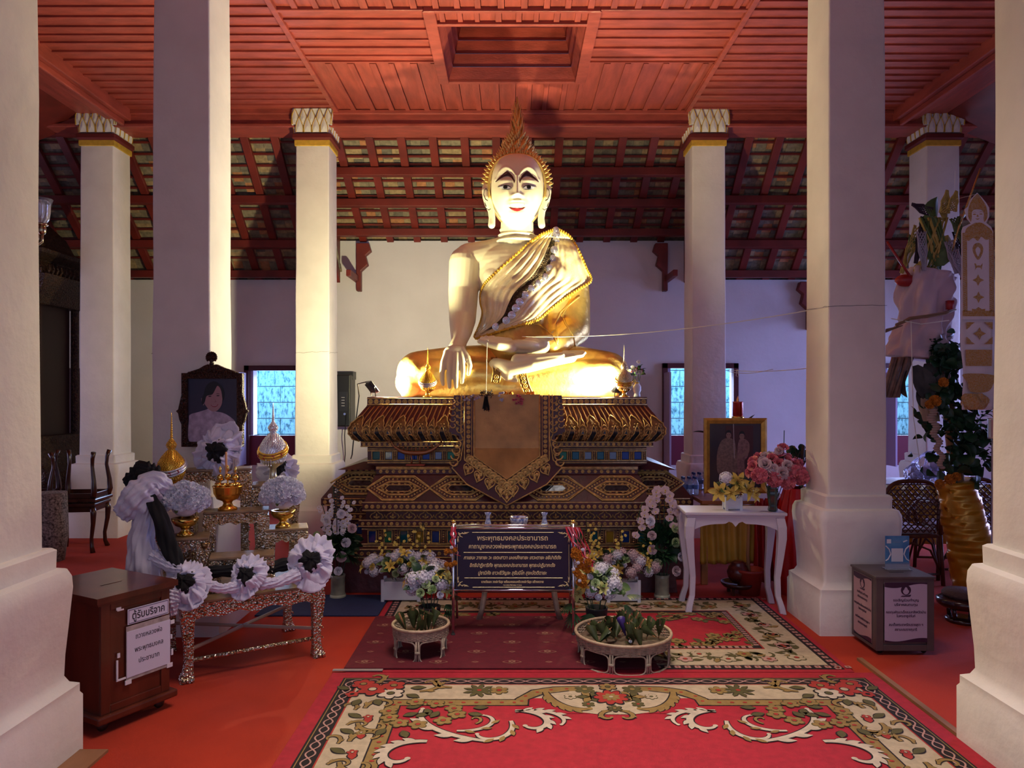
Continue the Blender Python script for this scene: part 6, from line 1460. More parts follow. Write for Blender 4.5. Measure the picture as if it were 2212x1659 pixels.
crumple('cloth_drape', 'white cloth swag from the left drape to the first table rosette', [rpos(330, 1200, 3.95), rpos(370, 1225, 3.9), rpos(405, 1235, 3.88)], [.035, .03, .02], whitec, 8)
crumple('cloth_drape', 'white cloth swag between the left and the middle table rosettes', [rpos(440, 1262, 3.87), rpos(480, 1272, 3.9), rpos(515, 1268, 3.95)], [.03, .022, .03], whitec, 9)
crumple('cloth_drape', 'white cloth swag between the middle and the right table rosettes', [rpos(560, 1262, 4.0), rpos(600, 1258, 4.08), rpos(645, 1240, 4.16)], [.03, .025, .035], whitec, 10)
crumple('cloth_drape', 'black cloth swag behind the white swag on the long silver table', [rpos(450, 1235, 4.0), rpos(520, 1232, 4.08), rpos(580, 1228, 4.16), rpos(640, 1212, 4.28)], [.03, .028, .03, .035], blackc, 11)
crumple('cloth_drape', 'white cloth hanging over the left front edge of the long silver table', [rpos(375, 1275, 3.8), rpos(366, 1300, 3.78), rpos(372, 1330, 3.78)], [.04, .045, .02], whitec, 12)
# wooden donation cabinet
P0, P1 = Vector((-1.82, 3.27, 0)), Vector((-1.655, 3.57, 0)); ux = (P1-P0).normalized(); uy = Vector((-ux.y, ux.x, 0)); Wd = (P1-P0).length
t = thing('donation_cabinet', 'reddish brown wooden donation cabinet on casters with paper notices', 'donation box', P0, math.atan2(ux.y, ux.x))
b = MB(); b.box((0.0, 0, .075), (Wd, .46, .585)); obj('body', b, cabwood, t, bevel=.004)
b = MB(); b.box((-.03, -.03, .585), (Wd+.03, .49, .612)); b.box((-.018, -.018, .572), (Wd+.018, .478, .585)); b.box((Wd*.35, .18, .6125), (Wd*.65, .19, .6135)); obj('top', b, cabwood, t, bevel=.006)
b = MB(); b.box((-.025, -.03, .05), (Wd+.03, .485, .085)); obj('base_moulding', b, cabwood, t, bevel=.008)
b = MB()
for (p, q) in (((.0, .085), (.045, .575)), ((Wd-.045, .085), (Wd, .575)), ((.045, .085), (Wd-.045, .12)), ((.045, .54), (Wd-.045, .575))): b.box((p[0], -.008, p[1]), (q[0], 0, q[1]))
obj('door_frame', b, cabwood, t, bevel=.003)
for x, y in ((.03, .03), (Wd-.03, .03), (.03, .43), (Wd-.03, .43)):
    b = MB(); b.ell((x, y, .028), (.026, .020, .026), 14, 10); b.box((x-.012, y-.016, .03), (x+.012, y+.016, .052)); obj('caster', b, mat('dark_caster', (.02, .012, .01), .4), t, smooth=True)
paper = mat('white_paper', (.62, .60, .72), .7); ink = mat('black_ink', (.015, .015, .02), .6); tape = mat('white_tape', (.7, .68, .72), .5)
M0 = lambda x, z, y=-.0105: frame(Vector((x, y, z)), (1, 0, 0), (0, 0, 1))
b = MB(); b.box((.125, -.0105, .455), (.335, -.0085, .525)); n1 = obj('name_plate', b, paper, t, label='white notice with large black lettering')
b = MB(); b.tube([(.13, -.0108, .46), (.33, -.0108, .46), (.33, -.0108, .52), (.13, -.0108, .52)], .0013, 4, closed=True); obj('plate_border', b, mat('navy_ink', (.01, .012, .06), .5), n1)
text('ตู้รับบริจาค', .048, ink, n1, M0(.23, .489, -.0106), width=.165, off=.0005)
b = MB(); b.box((.118, -.0102, .20), (.340, -.0085, .448)); n2 = obj('old_notice', b, mat('yellowed_paper', (.36, .30, .28), .7, var=.25, scale=30), t)
b = MB(); b.box((.120, -.0120, .215), (.342, -.0104, .425)); n3 = obj('paper_notice', b, paper, t, label='white paper notice taped over an older one')
for s_, z, w_ in (('ถวายหลวงพ่อ', .392, .135), ('พระพุทธมงคล', .332, .145), ('ประชานาถ', .278, .105)): text(s_, .032, ink, n3, M0(.231, z, -.0122), width=w_)
b = MB()
for x, z, w_, h_ in ((.112, .185, .03, .02), (.325, .195, .03, .02), (.345, .40, .02, .018), (.075, .32, .012, .02), (.07, .22, .008, .09), (.07, .215, .045, .008), (.348, .25, .01, .03), (.345, .33, .008, .02), (.07, .535, .022, .012), (.075, .53, .03, .006)): b.box((x, -.0128, z), (x+w_, -.0084, z+h_))
obj('tape', b, tape, t)
# stacked dark wooden stools (one upright, one turned over on it)
def stool(name, label, loc, rz, up=True, group='stacked dark wooden chairs'):
    t = thing(name, label, 'chair', loc, rz, group); s = 1 if up else -1; o = 0 if up else 0
    zt_ = .46; f = (lambda z: z) if up else (lambda z: zt_+.02-z)
    b = MB(); b.box((-.22, -.20, min(f(zt_-.02), f(zt_+.015))), (.22, .20, max(f(zt_-.02), f(zt_+.015)))); obj('seat', b, darkwood, t, bevel=.01)
    b = MB(); 
    for y in (-.18, .17): b.box((-.19, y, min(f(zt_-.07), f(zt_-.02))), (.19, y+.018, max(f(zt_-.07), f(zt_-.02))))
    for x in (-.20, .18): b.box((x, -.16, min(f(zt_-.07), f(zt_-.02))), (x+.018, .16, max(f(zt_-.07), f(zt_-.02))))
    obj('seat_rail', b, darkwood, t, bevel=.004)
    for sx in (-1, 1):
        for sy in (-1, 1):
            b = MB(); b.tube([(sx*.185, sy*.165, f(zt_-.02)), (sx*.20, sy*.175, f(.38)), (sx*.195, sy*.17, f(.28)), (sx*.175, sy*.155, f(.14)), (sx*.178, sy*.158, f(.06)), (sx*.195, sy*.175, f(.0))], [.026, .028, .022, .017, .019, .024], 8); obj('leg', b, darkwood, t, smooth=True)
    return t
stool('wooden_chair', 'upright dark rosewood chair nearest the lotus capital pillar, another turned over on it', (-4.22, 7.22, 0), R(8))
stool('wooden_chair', 'dark rosewood chair upside down with legs up, nearest the lotus capital pillar', (-4.21, 7.23, .478), R(6), False)
stool('wooden_chair', 'upright dark rosewood chair beside the near left pillar shaft, another turned over on it', (-4.78, 7.32, 0), R(-6))
stool('wooden_chair', 'dark rosewood chair upside down with legs up, beside the near left pillar shaft', (-4.77, 7.29, .478), R(-4), False)
# dark carved shrine cabinet at the far left
crv = mat('dark_carved_gilt_wood', (.09, .045, .02), .5, .3, c2=(.015, .006, .004), scale=45, bump=1, bscale=60, vor=True)
t = thing('carved_shrine', 'tall dark carved wooden shrine at the far left behind the near pillar', 'shrine', (-5.50, 8.35, 0))
b = MB(); b.loft([sq(h_, z_) for h_, z_ in ((.62, 0), (.62, .10), (.52, .14), (.50, .42), (.60, .48), (.66, .60), (.66, .70), (.56, .76), (.54, .84), (.44, .98), (.44, 1.06))]); obj('base', b, crv, t, bevel=.01)
b = MB()
for sx in (-1, 1):
    for sy in (-1, 1): b.tube([(sx*.36, sy*.36, 1.05), (sx*.36, sy*.36, 2.5)], .045, 10)
    b.box((sx*.2-.03, -.36, 1.05), (sx*.2+.03, -.33, 2.5))
b.box((-.36, -.34, 1.6), (.36, -.31, 1.68)); obj('posts', b, crv, t, bevel=.004)
b = MB(); b.box((-.32, -.30, 1.05), (.32, .32, 2.5)); obj('cabinet', b, mat('dark_brown_lacquer', (.03, .009, .006), .4), t)
b = MB(); pts = [(-.40, 2.5), (.40, 2.5), (.40, 2.15)]+[(.34-.34*sin(k*pi/16), 2.2+.22*(1-cos(k*pi/16))*1.0) for k in range(1, 9)]+[(-.34+.34*cos(k*pi/16), 2.42-.22*sin(k*pi/16)) for k in range(1, 8)]+[(-.40, 2.15)]
b.prism(pts, .03, axis='y', z0=.34); obj('arch_fretwork', b, crv, t)
b = MB(); b.loft([sq(h_, z_) for h_, z_ in ((.42, 2.5), (.48, 2.58), (.52, 2.62), (.62, 2.72), (.66, 2.78), (.50, 2.84), (.44, 2.96), (.56, 3.02), (.58, 3.06), (.36, 3.14), (.30, 3.3), (.06, 3.6))]); obj('roof', b, crv, t, bevel=.008)
b = MB()
for k in range(18): x = -.60+1.2*k/17; b.tube([(x, -.64, 2.78), (x+.01, -.66, 2.83), (x-.01, -.66, 2.88)], [.014, .01, .003], 5); b.tube([(.64, x, 2.78), (.66, x+.01, 2.83), (.66, x-.01, 2.88)], [.014, .01, .003], 5)
obj('roof_leaves', b, crv, t, smooth=True)
t2 = thing('hanging_tassel', 'dull gold hanging ornament in the carved shrine opening', 'ornament', (X(72, 7.95), 7.9, 1.9)); b = MB()
for k in range(6): b.ell((0, 0, .36-.06*k), (.03+.02*(k % 2), .02, .025), 10, 6)
b.tube([(0, 0, .38), (0, 0, .58)], .006, 5); obj('gilt_pendant', b, oldgold, t2, smooth=True)
t = thing('woven_basket', 'black and white woven basket on the floor behind the stacked chairs', 'basket', (X(100, 6.7), 6.75, 0)); b = MB(); b.lathe([(0, 0), (.12, 0), (.15, .25), (.14, .62), (.13, .62), (0, .6)], n=24); obj('basket', b, mat('checked_weave', (.35, .33, .33), .7, c2=(.02, .02, .02), scale=60), t, smooth=True)
# chandelier in the left aisle
t = thing('chandelier', 'glass tulip chandelier with brass arms partly hidden by the near left pillar', 'chandelier', (-2.92, 4.0, 2.36))
b = MB(); b.lathe([(0, -.12), (.03, -.10), (.05, -.02), (.03, .05), (.018, .1), (.018, .3), (.03, .34), (.012, .4), (.008, 2.19), (0, 2.19)], n=20); obj('stem', b, mat('tarnished_brass', (.45, .35, .22), .25, 1), t, smooth=True)
glass = mat('clear_glass', (.9, .92, 1), .05, trans=.9)
for k in range(8):
    a = 2*pi*k/8+.25; r_ = .34; zz = .06 if k % 2 else .0; c, s_ = cos(a), sin(a); b = MB()
    b.tube([(.04*c, .04*s_, 0), (.15*c, .15*s_, -.07), (.27*c, .27*s_, -.065), (r_*c, r_*s_, -.01+zz), (r_*c, r_*s_, .04+zz)], .008, 8); b.ell((r_*c, r_*s_, .055+zz), (.022, .022, .03), 12, 8); b.lathe([(.008, .07), (.03, .08), (.03, .088), (.01, .09)], (r_*c, r_*s_, zz), 14)
    obj('arm', b, mat('tarnished_brass', (1, 1, 1)), t, smooth=True)
    b = MB(); b.lathe([(.020, .09), (.034, .11), (.040, .15), (.041, .19), (.052, .225), (.050, .225), (.038, .19), (.036, .15), (.030, .115), (.015, .095)], (r_*c, r_*s_, zz), 24, flute=.03, nf=12); obj('glass_shade', b, glass, t, smooth=True)
# ================================================================ RIGHT SIDE
# white console table
t = thing('console_table', 'white painted console table with curved legs in front of the gold framed picture', 'table', (1.545, 5.235, 0), R(-3))
cw_ = mat('white_lilac_paint', (.60, .56, .66), .4); hw, hd, h = .345, .165, .70
b = MB(); b.box((-hw, -hd, h-.022), (hw, hd, h)); b.box((-hw+.012, -hd+.012, h-.036), (hw-.012, hd-.012, h-.022)); obj('tabletop', b, cw_, t, bevel=.006)
for sg in (-1, 1):
    b = MB(); N = 28; pts = []
    for k in range(N+1): u = -1+2*k/N; pts.append((u*(hw-.03), h-.036-.045-.022*(abs(u)**4)*3+.018*math.exp(-(abs(u)-.12)**2/.004)-.020*math.exp(-(u/.05)**2)))
    yy = sg*(hd-.03); v = []
    for (xa, za), (xb, zb) in zip(pts, pts[1:]): v = [(xa, yy-.009, za), (xb, yy-.009, zb), (xb, yy-.009, h-.036), (xa, yy-.009, h-.036)]; b.add(v+[(x, y+.018, z) for x, y, z in v], [(0, 1, 2, 3), (7, 6, 5, 4), (0, 4, 5, 1), (1, 5, 6, 2), (2, 6, 7, 3), (3, 7, 4, 0)])
    obj('apron', b, cw_, t)
for sx in (-1, 1):
    b = MB(); b.box((sx*(hw-.03)-.009, -hd+.04, h-.11), (sx*(hw-.03)+.009, hd-.04, h-.036)); obj('side_rail', b, cw_, t, bevel=.003)
    for sy in (-1, 1):
        b = MB(); xb, yb = sx*(hw-.045), sy*(hd-.04); rings = []
        for f, o, r_ in ((h-.036, 0, .030), (.60, .012, .031), (.52, .014, .029), (.40, .004, .024), (.25, -.012, .019), (.12, -.008, .018), (.05, .012, .020), (.0, .022, .021)): rings.append([(xb+sx*o+a*r_, yb+sy*o*.5+c*r_, f) for a, c in ((-1, -1), (1, -1), (1, 1), (-1, 1))])
        b.loft(rings[::-1]); obj('leg', b, cw_, t, bevel=.006)
# lilies in a white box on it
t = thing('lily_planter', 'yellow lilies in a small white box on the white console table', 'flowers', (X(1582, 5.2), 5.2, .70)); b = MB(); b.box((-.055, -.04, .012), (.055, .04, .085))
for sx in (-1, 1):
    for sy in (-1, 1): b.box((sx*.05-.009, sy*.036-.009, 0), (sx*.05+.009, sy*.036+.009, .095))
obj('white_box', b, whitepot, t, bevel=.002); leaves(t, (0, 0, .13), (.12, .08, .08), 26, 41, ('lf', 'll'), .9)
for k, x, z, dx, s_ in (('ly', -.10, .13, -.6, 1.3), ('ly', .09, .14, .5, 1.4), ('ly', .02, .20, .1, 1.25), ('ry', .03, .17, 0, 1.3), ('hw', -.06, .225, -.2, .9), ('ly', -.03, .12, -.1, 1.0), ('ry', -.02, .215, 0, 1), ('ly', .13, .11, .8, 1.0)): put(k, t, (x, -.05, z), (dx, -1, .25), s_)
# pink bouquet
t = thing('rose_vase', 'large pink artificial rose and dahlia bouquet in a dark green vase on the console', 'flowers', (X(1667, 5.16), 5.14, .70)); b = MB()
b.lathe([(0, 0), (.030, 0), (.034, .01), (.027, .04), (.034, .09), (.038, .13), (.032, .155), (.045, .175), (.038, .175), (.026, .15), (0, .12)], n=28, flute=.07, nf=5); obj('vase', b, mat('dark_green_glass', (.02, .05, .04), .12, coat=.6), t, smooth=True)
leaves(t, (.01, 0, .25), (.16, .12, .12), 34, 42, ('lf', 'lb'), .9); b = MB(); 
dh = pompon_mesh('dahlia', petp, .045, 120, 9, .6); rd = random.Random(12)
dome(t, (.02, 0, .28), (.165, .12, .115), ['rp', 'rpp', 'rp'], 34, 44, -.5, 1.35)
for k, (x, z) in enumerate(((-.03, .235), (.06, .22), (.10, .28), (-.13, .26), (.15, .25))): inst(dh, 'dahlia', t, Matrix.Translation((x, -.12, z)) @ Vector((x, -1, .1)).to_track_quat('Z', 'Y').to_matrix().to_4x4() @ Matrix.Scale(1.2, 4))
put('rp', t, (.06, -.03, .44), (0, -.6, 1), 1.3); put('rpp', t, (.03, -.04, .42), (-.5, -.8, .4), 1); b.tube([(.075, 0, .3), (.08, 0, .56)], .003, 5); obj('stem', b, leafg, t)
# gilt framed picture of two standing figures
YG = 5.95; gx = X(1587, YG)
t = thing('gold_framed_picture', 'gold framed picture of a standing couple in pale court dress', 'picture', (gx, YG, 0)); GX = lambda px: X(px, YG)-gx; GZ = lambda py: Z(py, YG)
t.rotation_euler = (0, 0, 0)
l, r_, tp, bt = GX(1520), GX(1655), GZ(903), GZ(1065); fwd = .045; fm_ = mat('bright_gilt_frame', (.62, .34, .06), .35, .6, var=.2, scale=20)
b = MB()
def miter(b, l, r_, bt, tp, w_, y0, y1, mi=0):
    o = [(l, bt), (r_, bt), (r_, tp), (l, tp)]; i_ = [(l+w_, bt+w_), (r_-w_, bt+w_), (r_-w_, tp-w_), (l+w_, tp-w_)]
    for k in range(4):
        k2 = (k+1) % 4; p = [o[k], o[k2], i_[k2], i_[k]]; m_ = [lerp2(o[k], i_[k], .4), lerp2(o[k2], i_[k2], .4)]
        b.add([(a, y1, c) for a, c in p]+[(o[k][0], y0+.01, o[k][1]), (o[k2][0], y0+.01, o[k2][1]), (m_[1][0], y0, m_[1][1]), (m_[0][0], y0, m_[0][1]), (i_[k2][0], y0+.014, i_[k2][1]), (i_[k][0], y0+.014, i_[k][1])],
              [(3, 2, 1, 0), (0, 1, 5, 4), (4, 5, 6, 7), (7, 6, 8, 9), (9, 8, 2, 3), (0, 4, 7, 9, 3), (1, 2, 8, 6, 5)], mi)
miter(b, l, r_, bt, tp, fwd, -.03, .01); obj('frame', b, fm_, t)
b = MB(); b.box((l+fwd-.002, -.002, bt+fwd-.002), (r_-fwd+.002, .006, tp-fwd+.002)); ph_ = obj('photograph', b, mat('brown_dusk_backdrop', (.06, .028, .030), .3, c2=(.02, .016, .035), scale=2.5), t)
g_ = lambda L_: [(GX(1340+a*460/1316.), GZ(780+c*580/1659.)) for a, c in L_]
cream = mat('portrait_court_dress', (.20, .12, .10), .5, var=.3, scale=60); drapem = mat('portrait_red_drape', (.07, .015, .02), .5); sk2 = mat('portrait_pale_skin', (.28, .15, .13), .5)
flat('backdrop_drape', g_([(650, 400), (820, 400), (820, 700), (650, 700)]), drapem, ph_, -.003, smooth=False)
flat('standing_figure', g_([(640, 480), (690, 480), (712, 520), (715, 700), (610, 700), (595, 600), (610, 520)]), cream, ph_, -.0040); flat('standing_figure', g_([(735, 485), (775, 485), (798, 520), (785, 590), (765, 620), (770, 700), (725, 700), (722, 560)]), mat('portrait_pink_dress', (.24, .12, .12), .5, var=.3, scale=60), ph_, -.0044)
for a, c in ((668, 455), (750, 462)):
    flat('figure_head', g_([(a-15, c), (a, c-22), (a+15, c), (a+8, c+20), (a-8, c+20)]), sk2, ph_, -.0050); flat('figure_hair', g_([(a-17, c), (a-14, c-22), (a, c-30), (a+14, c-22), (a+17, c), (a+10, c-12), (a-10, c-12)]), hairm, ph_, -.0056)
    for d in (-6, 6): flat('eye', g_([(a+d-3, c-1), (a+d, c-3), (a+d+3, c-1), (a+d, c+1)]), hairm, ph_, -.0058)
flat('arm', g_([(795, 530), (790, 570), (740, 600), (725, 590), (770, 560)]), sk2, ph_, -.0050)
b = MB(); b.tube([(GX(1584), -.004, GZ(916)), (GX(1586), -.004, GZ(990))], .003, 4); obj('staff', b, mat('portrait_white', (1, 1, 1)), ph_)
b = MB(); b.tube([(0, .02, GZ(920)), (0, .20, GZ(1074))], .01, 6); obj('easel_strut', b, darkwood, t)
# table behind with yellow cloth
b = MB(); b.box((1.50, 5.85, .64), (X(1705, 6.1), 6.75, .67)); 
t = thing('wooden_table', 'low brown wooden table with gold cloth carrying the gold framed picture', 'table', (0, 0, 0)); obj('tabletop', b, mat('orange_brown_wood', (.30, .12, .04), .35, var=.25, scale=6, stretch=(.4, 3, 1)), t, bevel=.006)
for x in (1.53, X(1698, 6.1)):
    for y in (5.9, 6.7): b = MB(); b.box((x-.025, y-.025, 0), (x+.025, y+.025, .64)); obj('leg', b, mat('orange_brown_wood', (0, 0, 0)), t, bevel=.004)
def curtain(name, label, cat, x0, x1, y, z0, z1, m, n=9, amp=.02, seed=0, flare=0.0):
    b = MB(); rd = random.Random(seed); p = [rd.uniform(0, 6) for _ in range(3)]
    def fn(u, v): x = x0+(x1-x0)*u; s_ = 1-v; return (x+(u-.5)*flare*s_, y-amp*(.4+.8*s_)*sin(n*2*pi*u+p[0]+.8*sin(3*u+p[1]+2*v)), z0+(z1-z0)*v)
    b.sheet(fn, n*10, 14); return tag(obj(name, b, m, smooth=True, solid=.003), label, cat)
goldcl = mat('gold_yellow_cloth', (.42, .24, .03), .45, var=.2, scale=5)
curtain('gold_table_cloth', 'gold yellow cloth hanging in folds below the brown wooden table', 'cloth', X(1496, 6.1), X(1640, 6.1), 5.86, .17, .638, goldcl, 6, .018, 1)
curtain('red_table_cloth', 'dark red cloth hanging in folds behind the console table right leg', 'cloth', X(1628, 5.8), X(1698, 5.8), 5.78, .05, .70, mat('dark_red_satin', (.28, .006, .008), .4), 5, .03, 2)
for px, y, lab in ((1490, 6.2, 'pack of plastic water bottles on the wooden table left of the gold frame'), (1512, 6.55, 'second pack of plastic water bottles behind the gold frame')):
    t = thing('water_bottle_pack', lab, 'water bottles', (X(px, y), y, .671), 0); b = MB(); bc = MB(); bl = MB()
    pm = mat('clear_plastic', (.8, .85, .95), .12, trans=.75)
    for i in range(3):
        for j in range(2):
            c = (-.05+.05*i, .05*j, 0); bb_ = MB(); bb_.lathe([(0, 0), (.022, 0), (.024, .02), (.023, .05), (.024, .08), (.023, .105), (.011, .125), (.011, .135), (0, .135)], c, 14); obj('bottle', bb_, pm, t, smooth=True)
            bc = MB(); bc.lathe([(.0125, .133), (.0125, .15), (0, .15)], c, 12); obj('bottle_cap', bc, mat('navy_cap', (.01, .03, .16), .5), t); bl = MB(); bl.lathe([(.0243, .05), (.0243, .085)], c, 14); obj('bottle_label', bl, mat('blue_label', (.1, .2, .5), .5), t)
# red candle cup and dark banana leaves behind the frame
t = thing('red_candle_cup', 'red glass candle cup standing behind the top of the gold frame', 'candle', (X(1594, 6.25), 6.25, .671)); b = MB(); b.lathe([(0, 0), (.05, 0), (.015, .03), (.012, .60), (.05, .64), (.052, .655), (0, .655)], n=20); obj('stand', b, brass, t, smooth=True)
b = MB(); b.lathe([(0, .656), (.040, .656), (.043, .665), (.041, .77), (.044, .78), (.036, .78), (.034, .70), (0, .69)], n=28, flute=.02, nf=14); obj('glass_cup', b, mat('red_glass', (.45, .02, .01), .1, .3, coat=.5), t, smooth=True)
b = MB(); b.lathe([(0, .70), (.012, .70), (.012, .80), (.004, .82), (0, .83)], n=12); obj('candle', b, mat('orange_wax', (0, 0, 0)), t, smooth=True)
big = leaf_mesh('banana_leaf', mat('dark_banana_leaf', (.012, .040, .018), .45, var=.3, scale=8), .30, .055, .25, 10); t = thing('banana_leaf_bundle', 'dark green banana leaves standing behind the gold framed picture', 'leaves', (X(1590, 6.2), 6.16, .671))
for x, z, d, s_ in ((.05, .40, (.35, 0, 1), 1.1), (-.03, .45, (.05, .1, 1), .6), (-.12, .42, (-1, 0, .42), 1.05)): inst(big, 'banana_leaf', t, Matrix.Translation((x, 0, z)) @ Vector(d).to_track_quat('Y', 'Y' if 0 else 'Z').to_matrix().to_4x4() @ Matrix.Rotation(0, 4, 'Y') @ Matrix.Scale(s_, 4))
b = MB(); b.tube([(0, 0, 0), (.0, 0, .45)], .012, 6); obj('stalk', b, leafg, t)
# pots on the floor under the table
t = thing('clay_urn', 'dark red glazed urn with a lid under the console table', 'urn', (X(1549, 6.2), 5.62, .085)); b = MB(); b.lathe([(0, 0), (.045, 0), (.075, .04), (.085, .08), (.07, .12), (.05, .14), (.055, .15), (.03, .165), (0, .165)], n=28); obj('urn', b, mat('dark_red_glaze', (.10, .012, .008), .3, coat=.3), t, smooth=True)
t = thing('round_tray_stand', 'low dark round tray stand with stubby legs under the console table', 'tray', (X(1549, 6.2), 5.62, 0)); b = MB(); b.lathe([(0, .055), (.11, .055), (.125, .07), (.13, .09), (.122, .09), (.11, .07), (0, .066)], n=32); obj('tray', b, darkwood, t, smooth=True)
for k in range(4): a = pi/4+k*pi/2; b = MB(); b.box((.08*cos(a)-.012, .08*sin(a)-.012, 0), (.08*cos(a)+.012, .08*sin(a)+.012, .056)); obj('leg', b, darkwood, t)
t = thing('potted_tree', 'red plastic pot with a bare pale trunk under the console table', 'plant', (X(1605, 5.75), 5.60, 0)); b = MB(); b.lathe([(0, 0), (.075, 0), (.10, .17), (.112, .175), (.112, .195), (.10, .195), (.09, .15), (0, .15)], n=28); obj('pot', b, mat('red_plastic', (.30, .03, .02), .4), t, smooth=True)
b = MB(); b.tube([(0, 0, .14), (-.012, 0, .3), (-.005, 0, .45), (.0, .0, .60)], [.016, .013, .012, .008], 8); obj('trunk', b, mat('pale_bark', (.28, .13, .05), .8), t, smooth=True)
# pink paper trim, red wrapped pot with a dry dark plant near the tall right pillar
t = thing('wrapped_plant', 'drooping dark leafed plant in a red satin wrapped pot beside the tall right pillar', 'plant', (X(1727, 5.65), 5.65, 0))
b = MB()
def fnr(u, v): a = 2*pi*u; r__ = (.16-.05*v+.05*sin(pi*v))*(1+.06*sin(9*a+4*v)+.03*sin(17*a)); return (r__*cos(a), r__*sin(a), .80*v)
b.sheet(fnr, 80, 20); obj('red_wrap', b, mat('bright_red_satin', (.45, .008, .010), .3), t, smooth=True)
b = MB(); b.tube([(0, 0, .7), (.02, 0, 1.0), (.03, 0, 1.12)], .012, 6)
for k in range(6): a = k; b.tube([(.02, 0, .95), (.06*cos(a)+.03, .05*sin(a), 1.08), (.10*cos(a)+.03, .07*sin(a), 1.04)], .004, 5)
obj('branches', b, mat('dry_branch', (.05, .03, .02), .8), t, smooth=True); rd = random.Random(4)
for k in range(34): a = rd.uniform(0, 6.3); put('lb', t, (.03+.09*cos(a), .07*sin(a)-.02, rd.uniform(.82, 1.13)), (cos(a)*.5, -.2, -1 if k % 5 else .6), rd.uniform(.6, 1.0), rd.uniform(-.5, .5))
# grey metal donation box
t = thing('metal_donation_box', 'grey metal donation box with printed notices before the tall right pillar', 'donation box', (2.105, 4.28, 0), R(0)); bx_, by_, bz_ = .335, .31, .455; gm = mat('grey_painted_metal', (.11, .085, .085), .45, .3, var=.1, scale=10)
b = MB(); b.box((.01, .01, .03), (bx_-.01, by_-.01, bz_-.012)); obj('box', b, gm, t)
b = MB()
for (p, q) in (((0, .025), (.042, bz_-.01)), ((bx_-.042, .025), (bx_, bz_-.01)), ((.042, .025), (bx_-.042, .06)), ((.042, bz_-.045), (bx_-.042, bz_-.01))): b.box((p[0], 0, p[1]), (q[0], .012, q[1]))
for (p, q) in (((.012, .025), (.05, bz_-.01)), ((by_-.03, .025), (by_, bz_-.01)), ((.05, .025), (by_-.03, .045)), ((.05, bz_-.035), (by_-.03, bz_-.01))): b.box((0, p[0], p[1]), (.012, q[0], q[1]))
b.box((-.006, -.006, bz_-.012), (bx_+.006, by_+.006, bz_)); obj('steel_frame', b, gm, t, bevel=.002)
b = MB(); b.box((.13, .10, bz_), (.21, .112, bz_+.001)); obj('coin_slot', b, black, t)
for x, y in ((.04, .04), (bx_-.04, .04), (.04, by_-.04), (bx_-.04, by_-.04)): b = MB(); b.ell((x, y, .018), (.018, .012, .018), 12, 8); b.box((x-.014, y-.014, .018), (x+.014, y+.014, .034)); obj('caster', b, black, t, smooth=True)
lil = mat('lilac_white_notice', (.46, .38, .52), .5); pnk = mat('pinkish_notice', (.44, .28, .30), .5); plum = mat('plum_print', (.035, .008, .035), .5)
def notice(par, M, w_, h_, m, lines, name, lab):
    """printed panel drawn in its own plane: x across, y up"""
    b = MB(); b.add([(-w_/2, -h_/2, 0), (w_/2, -h_/2, 0), (w_/2, h_/2, 0), (-w_/2, h_/2, 0), (-w_/2, -h_/2, .0015), (w_/2, -h_/2, .0015), (w_/2, h_/2, .0015), (-w_/2, h_/2, .0015)], [(3, 2, 1, 0), (4, 5, 6, 7), (0, 1, 5, 4), (1, 2, 6, 5), (2, 3, 7, 6), (3, 0, 4, 7)])
    o = obj(name, b, m, par, label=lab); o.matrix_local = M
    def wave(y0, amp, top, ph):
        n = 20; P_ = [(-w_/2+w_*k/n, y0+amp*sin(ph+k/n*5)) for k in range(n+1)]; q = P_+([(w_/2, h_/2), (-w_/2, h_/2)] if top else [(w_/2, -h_/2), (-w_/2, -h_/2)])
        bb = MB(); 
        for (a, c), (a2, c2) in zip(P_, P_[1:]): e = h_/2 if top else -h_/2; bb.add([(a, c, .002), (a2, c2, .002), (a2, e, .002), (a, e, .002)], [(0, 1, 2, 3) if top else (3, 2, 1, 0)])
        obj('wave_band', bb, plum, o)
    wave(h_*.44, h_*.035, True, 3.6); wave(-h_*.46, h_*.03, False, 3.4)
    bb = MB(); c = (0, h_*.37); bb.add([(c[0]+h_*.085*cos(k*pi/10), c[1]+h_*.085*sin(k*pi/10), .0024) for k in range(20)], [tuple(range(20))]); e1 = obj('emblem_ring', bb, plum, o)
    bb = MB(); bb.add([(c[0]+h_*.052*cos(k*pi/8)*(1 if sin(k*pi/8) < .3 else .6), c[1]-.004+h_*.062*sin(k*pi/8), .0028) for k in range(16)], [tuple(range(16))]); obj('emblem_drop', bb, m, o)
    bb = MB(); bb.add([(c[0]-h_*.09, c[1]-h_*.11, .0024), (c[0]+h_*.07, c[1]-h_*.11, .0024), (c[0]+h_*.09, c[1]-h_*.075, .0024), (c[0]+h_*.04, c[1]-h_*.085, .0024), (c[0]-h_*.07, c[1]-h_*.095, .0024)], [(0, 1, 2, 3, 4)]); obj('emblem_ribbon', bb, plum, o)
    for s_, y, fw_ in lines: text(s_, .02, plum, o, Matrix.Translation((0, y*h_, .0022)), width=fw_*w_, ext=.0003, off=.0003)
LN = [('ขอเชิญร่วมทำบุญ', .20, .60), ('บริจาคสมทบทุน', .125, .54), ('กองทุนพัฒนาเด็กชนบทจังหวัดน่าน', .0, .94), ('ในพระราชูปถัมภ์', -.065, .44), ('สมเด็จพระเทพรัตนราชสุดา ฯ', -.21, .80), ('สยามบรมราชกุมารี', -.29, .52)]
notice(t, frame(Vector((.17, -.0005, .250)), (1, 0, 0), (0, 0, 1)), .246, .345, lil, LN, 'front_notice', 'white notice with plum wave bands and Thai lettering')
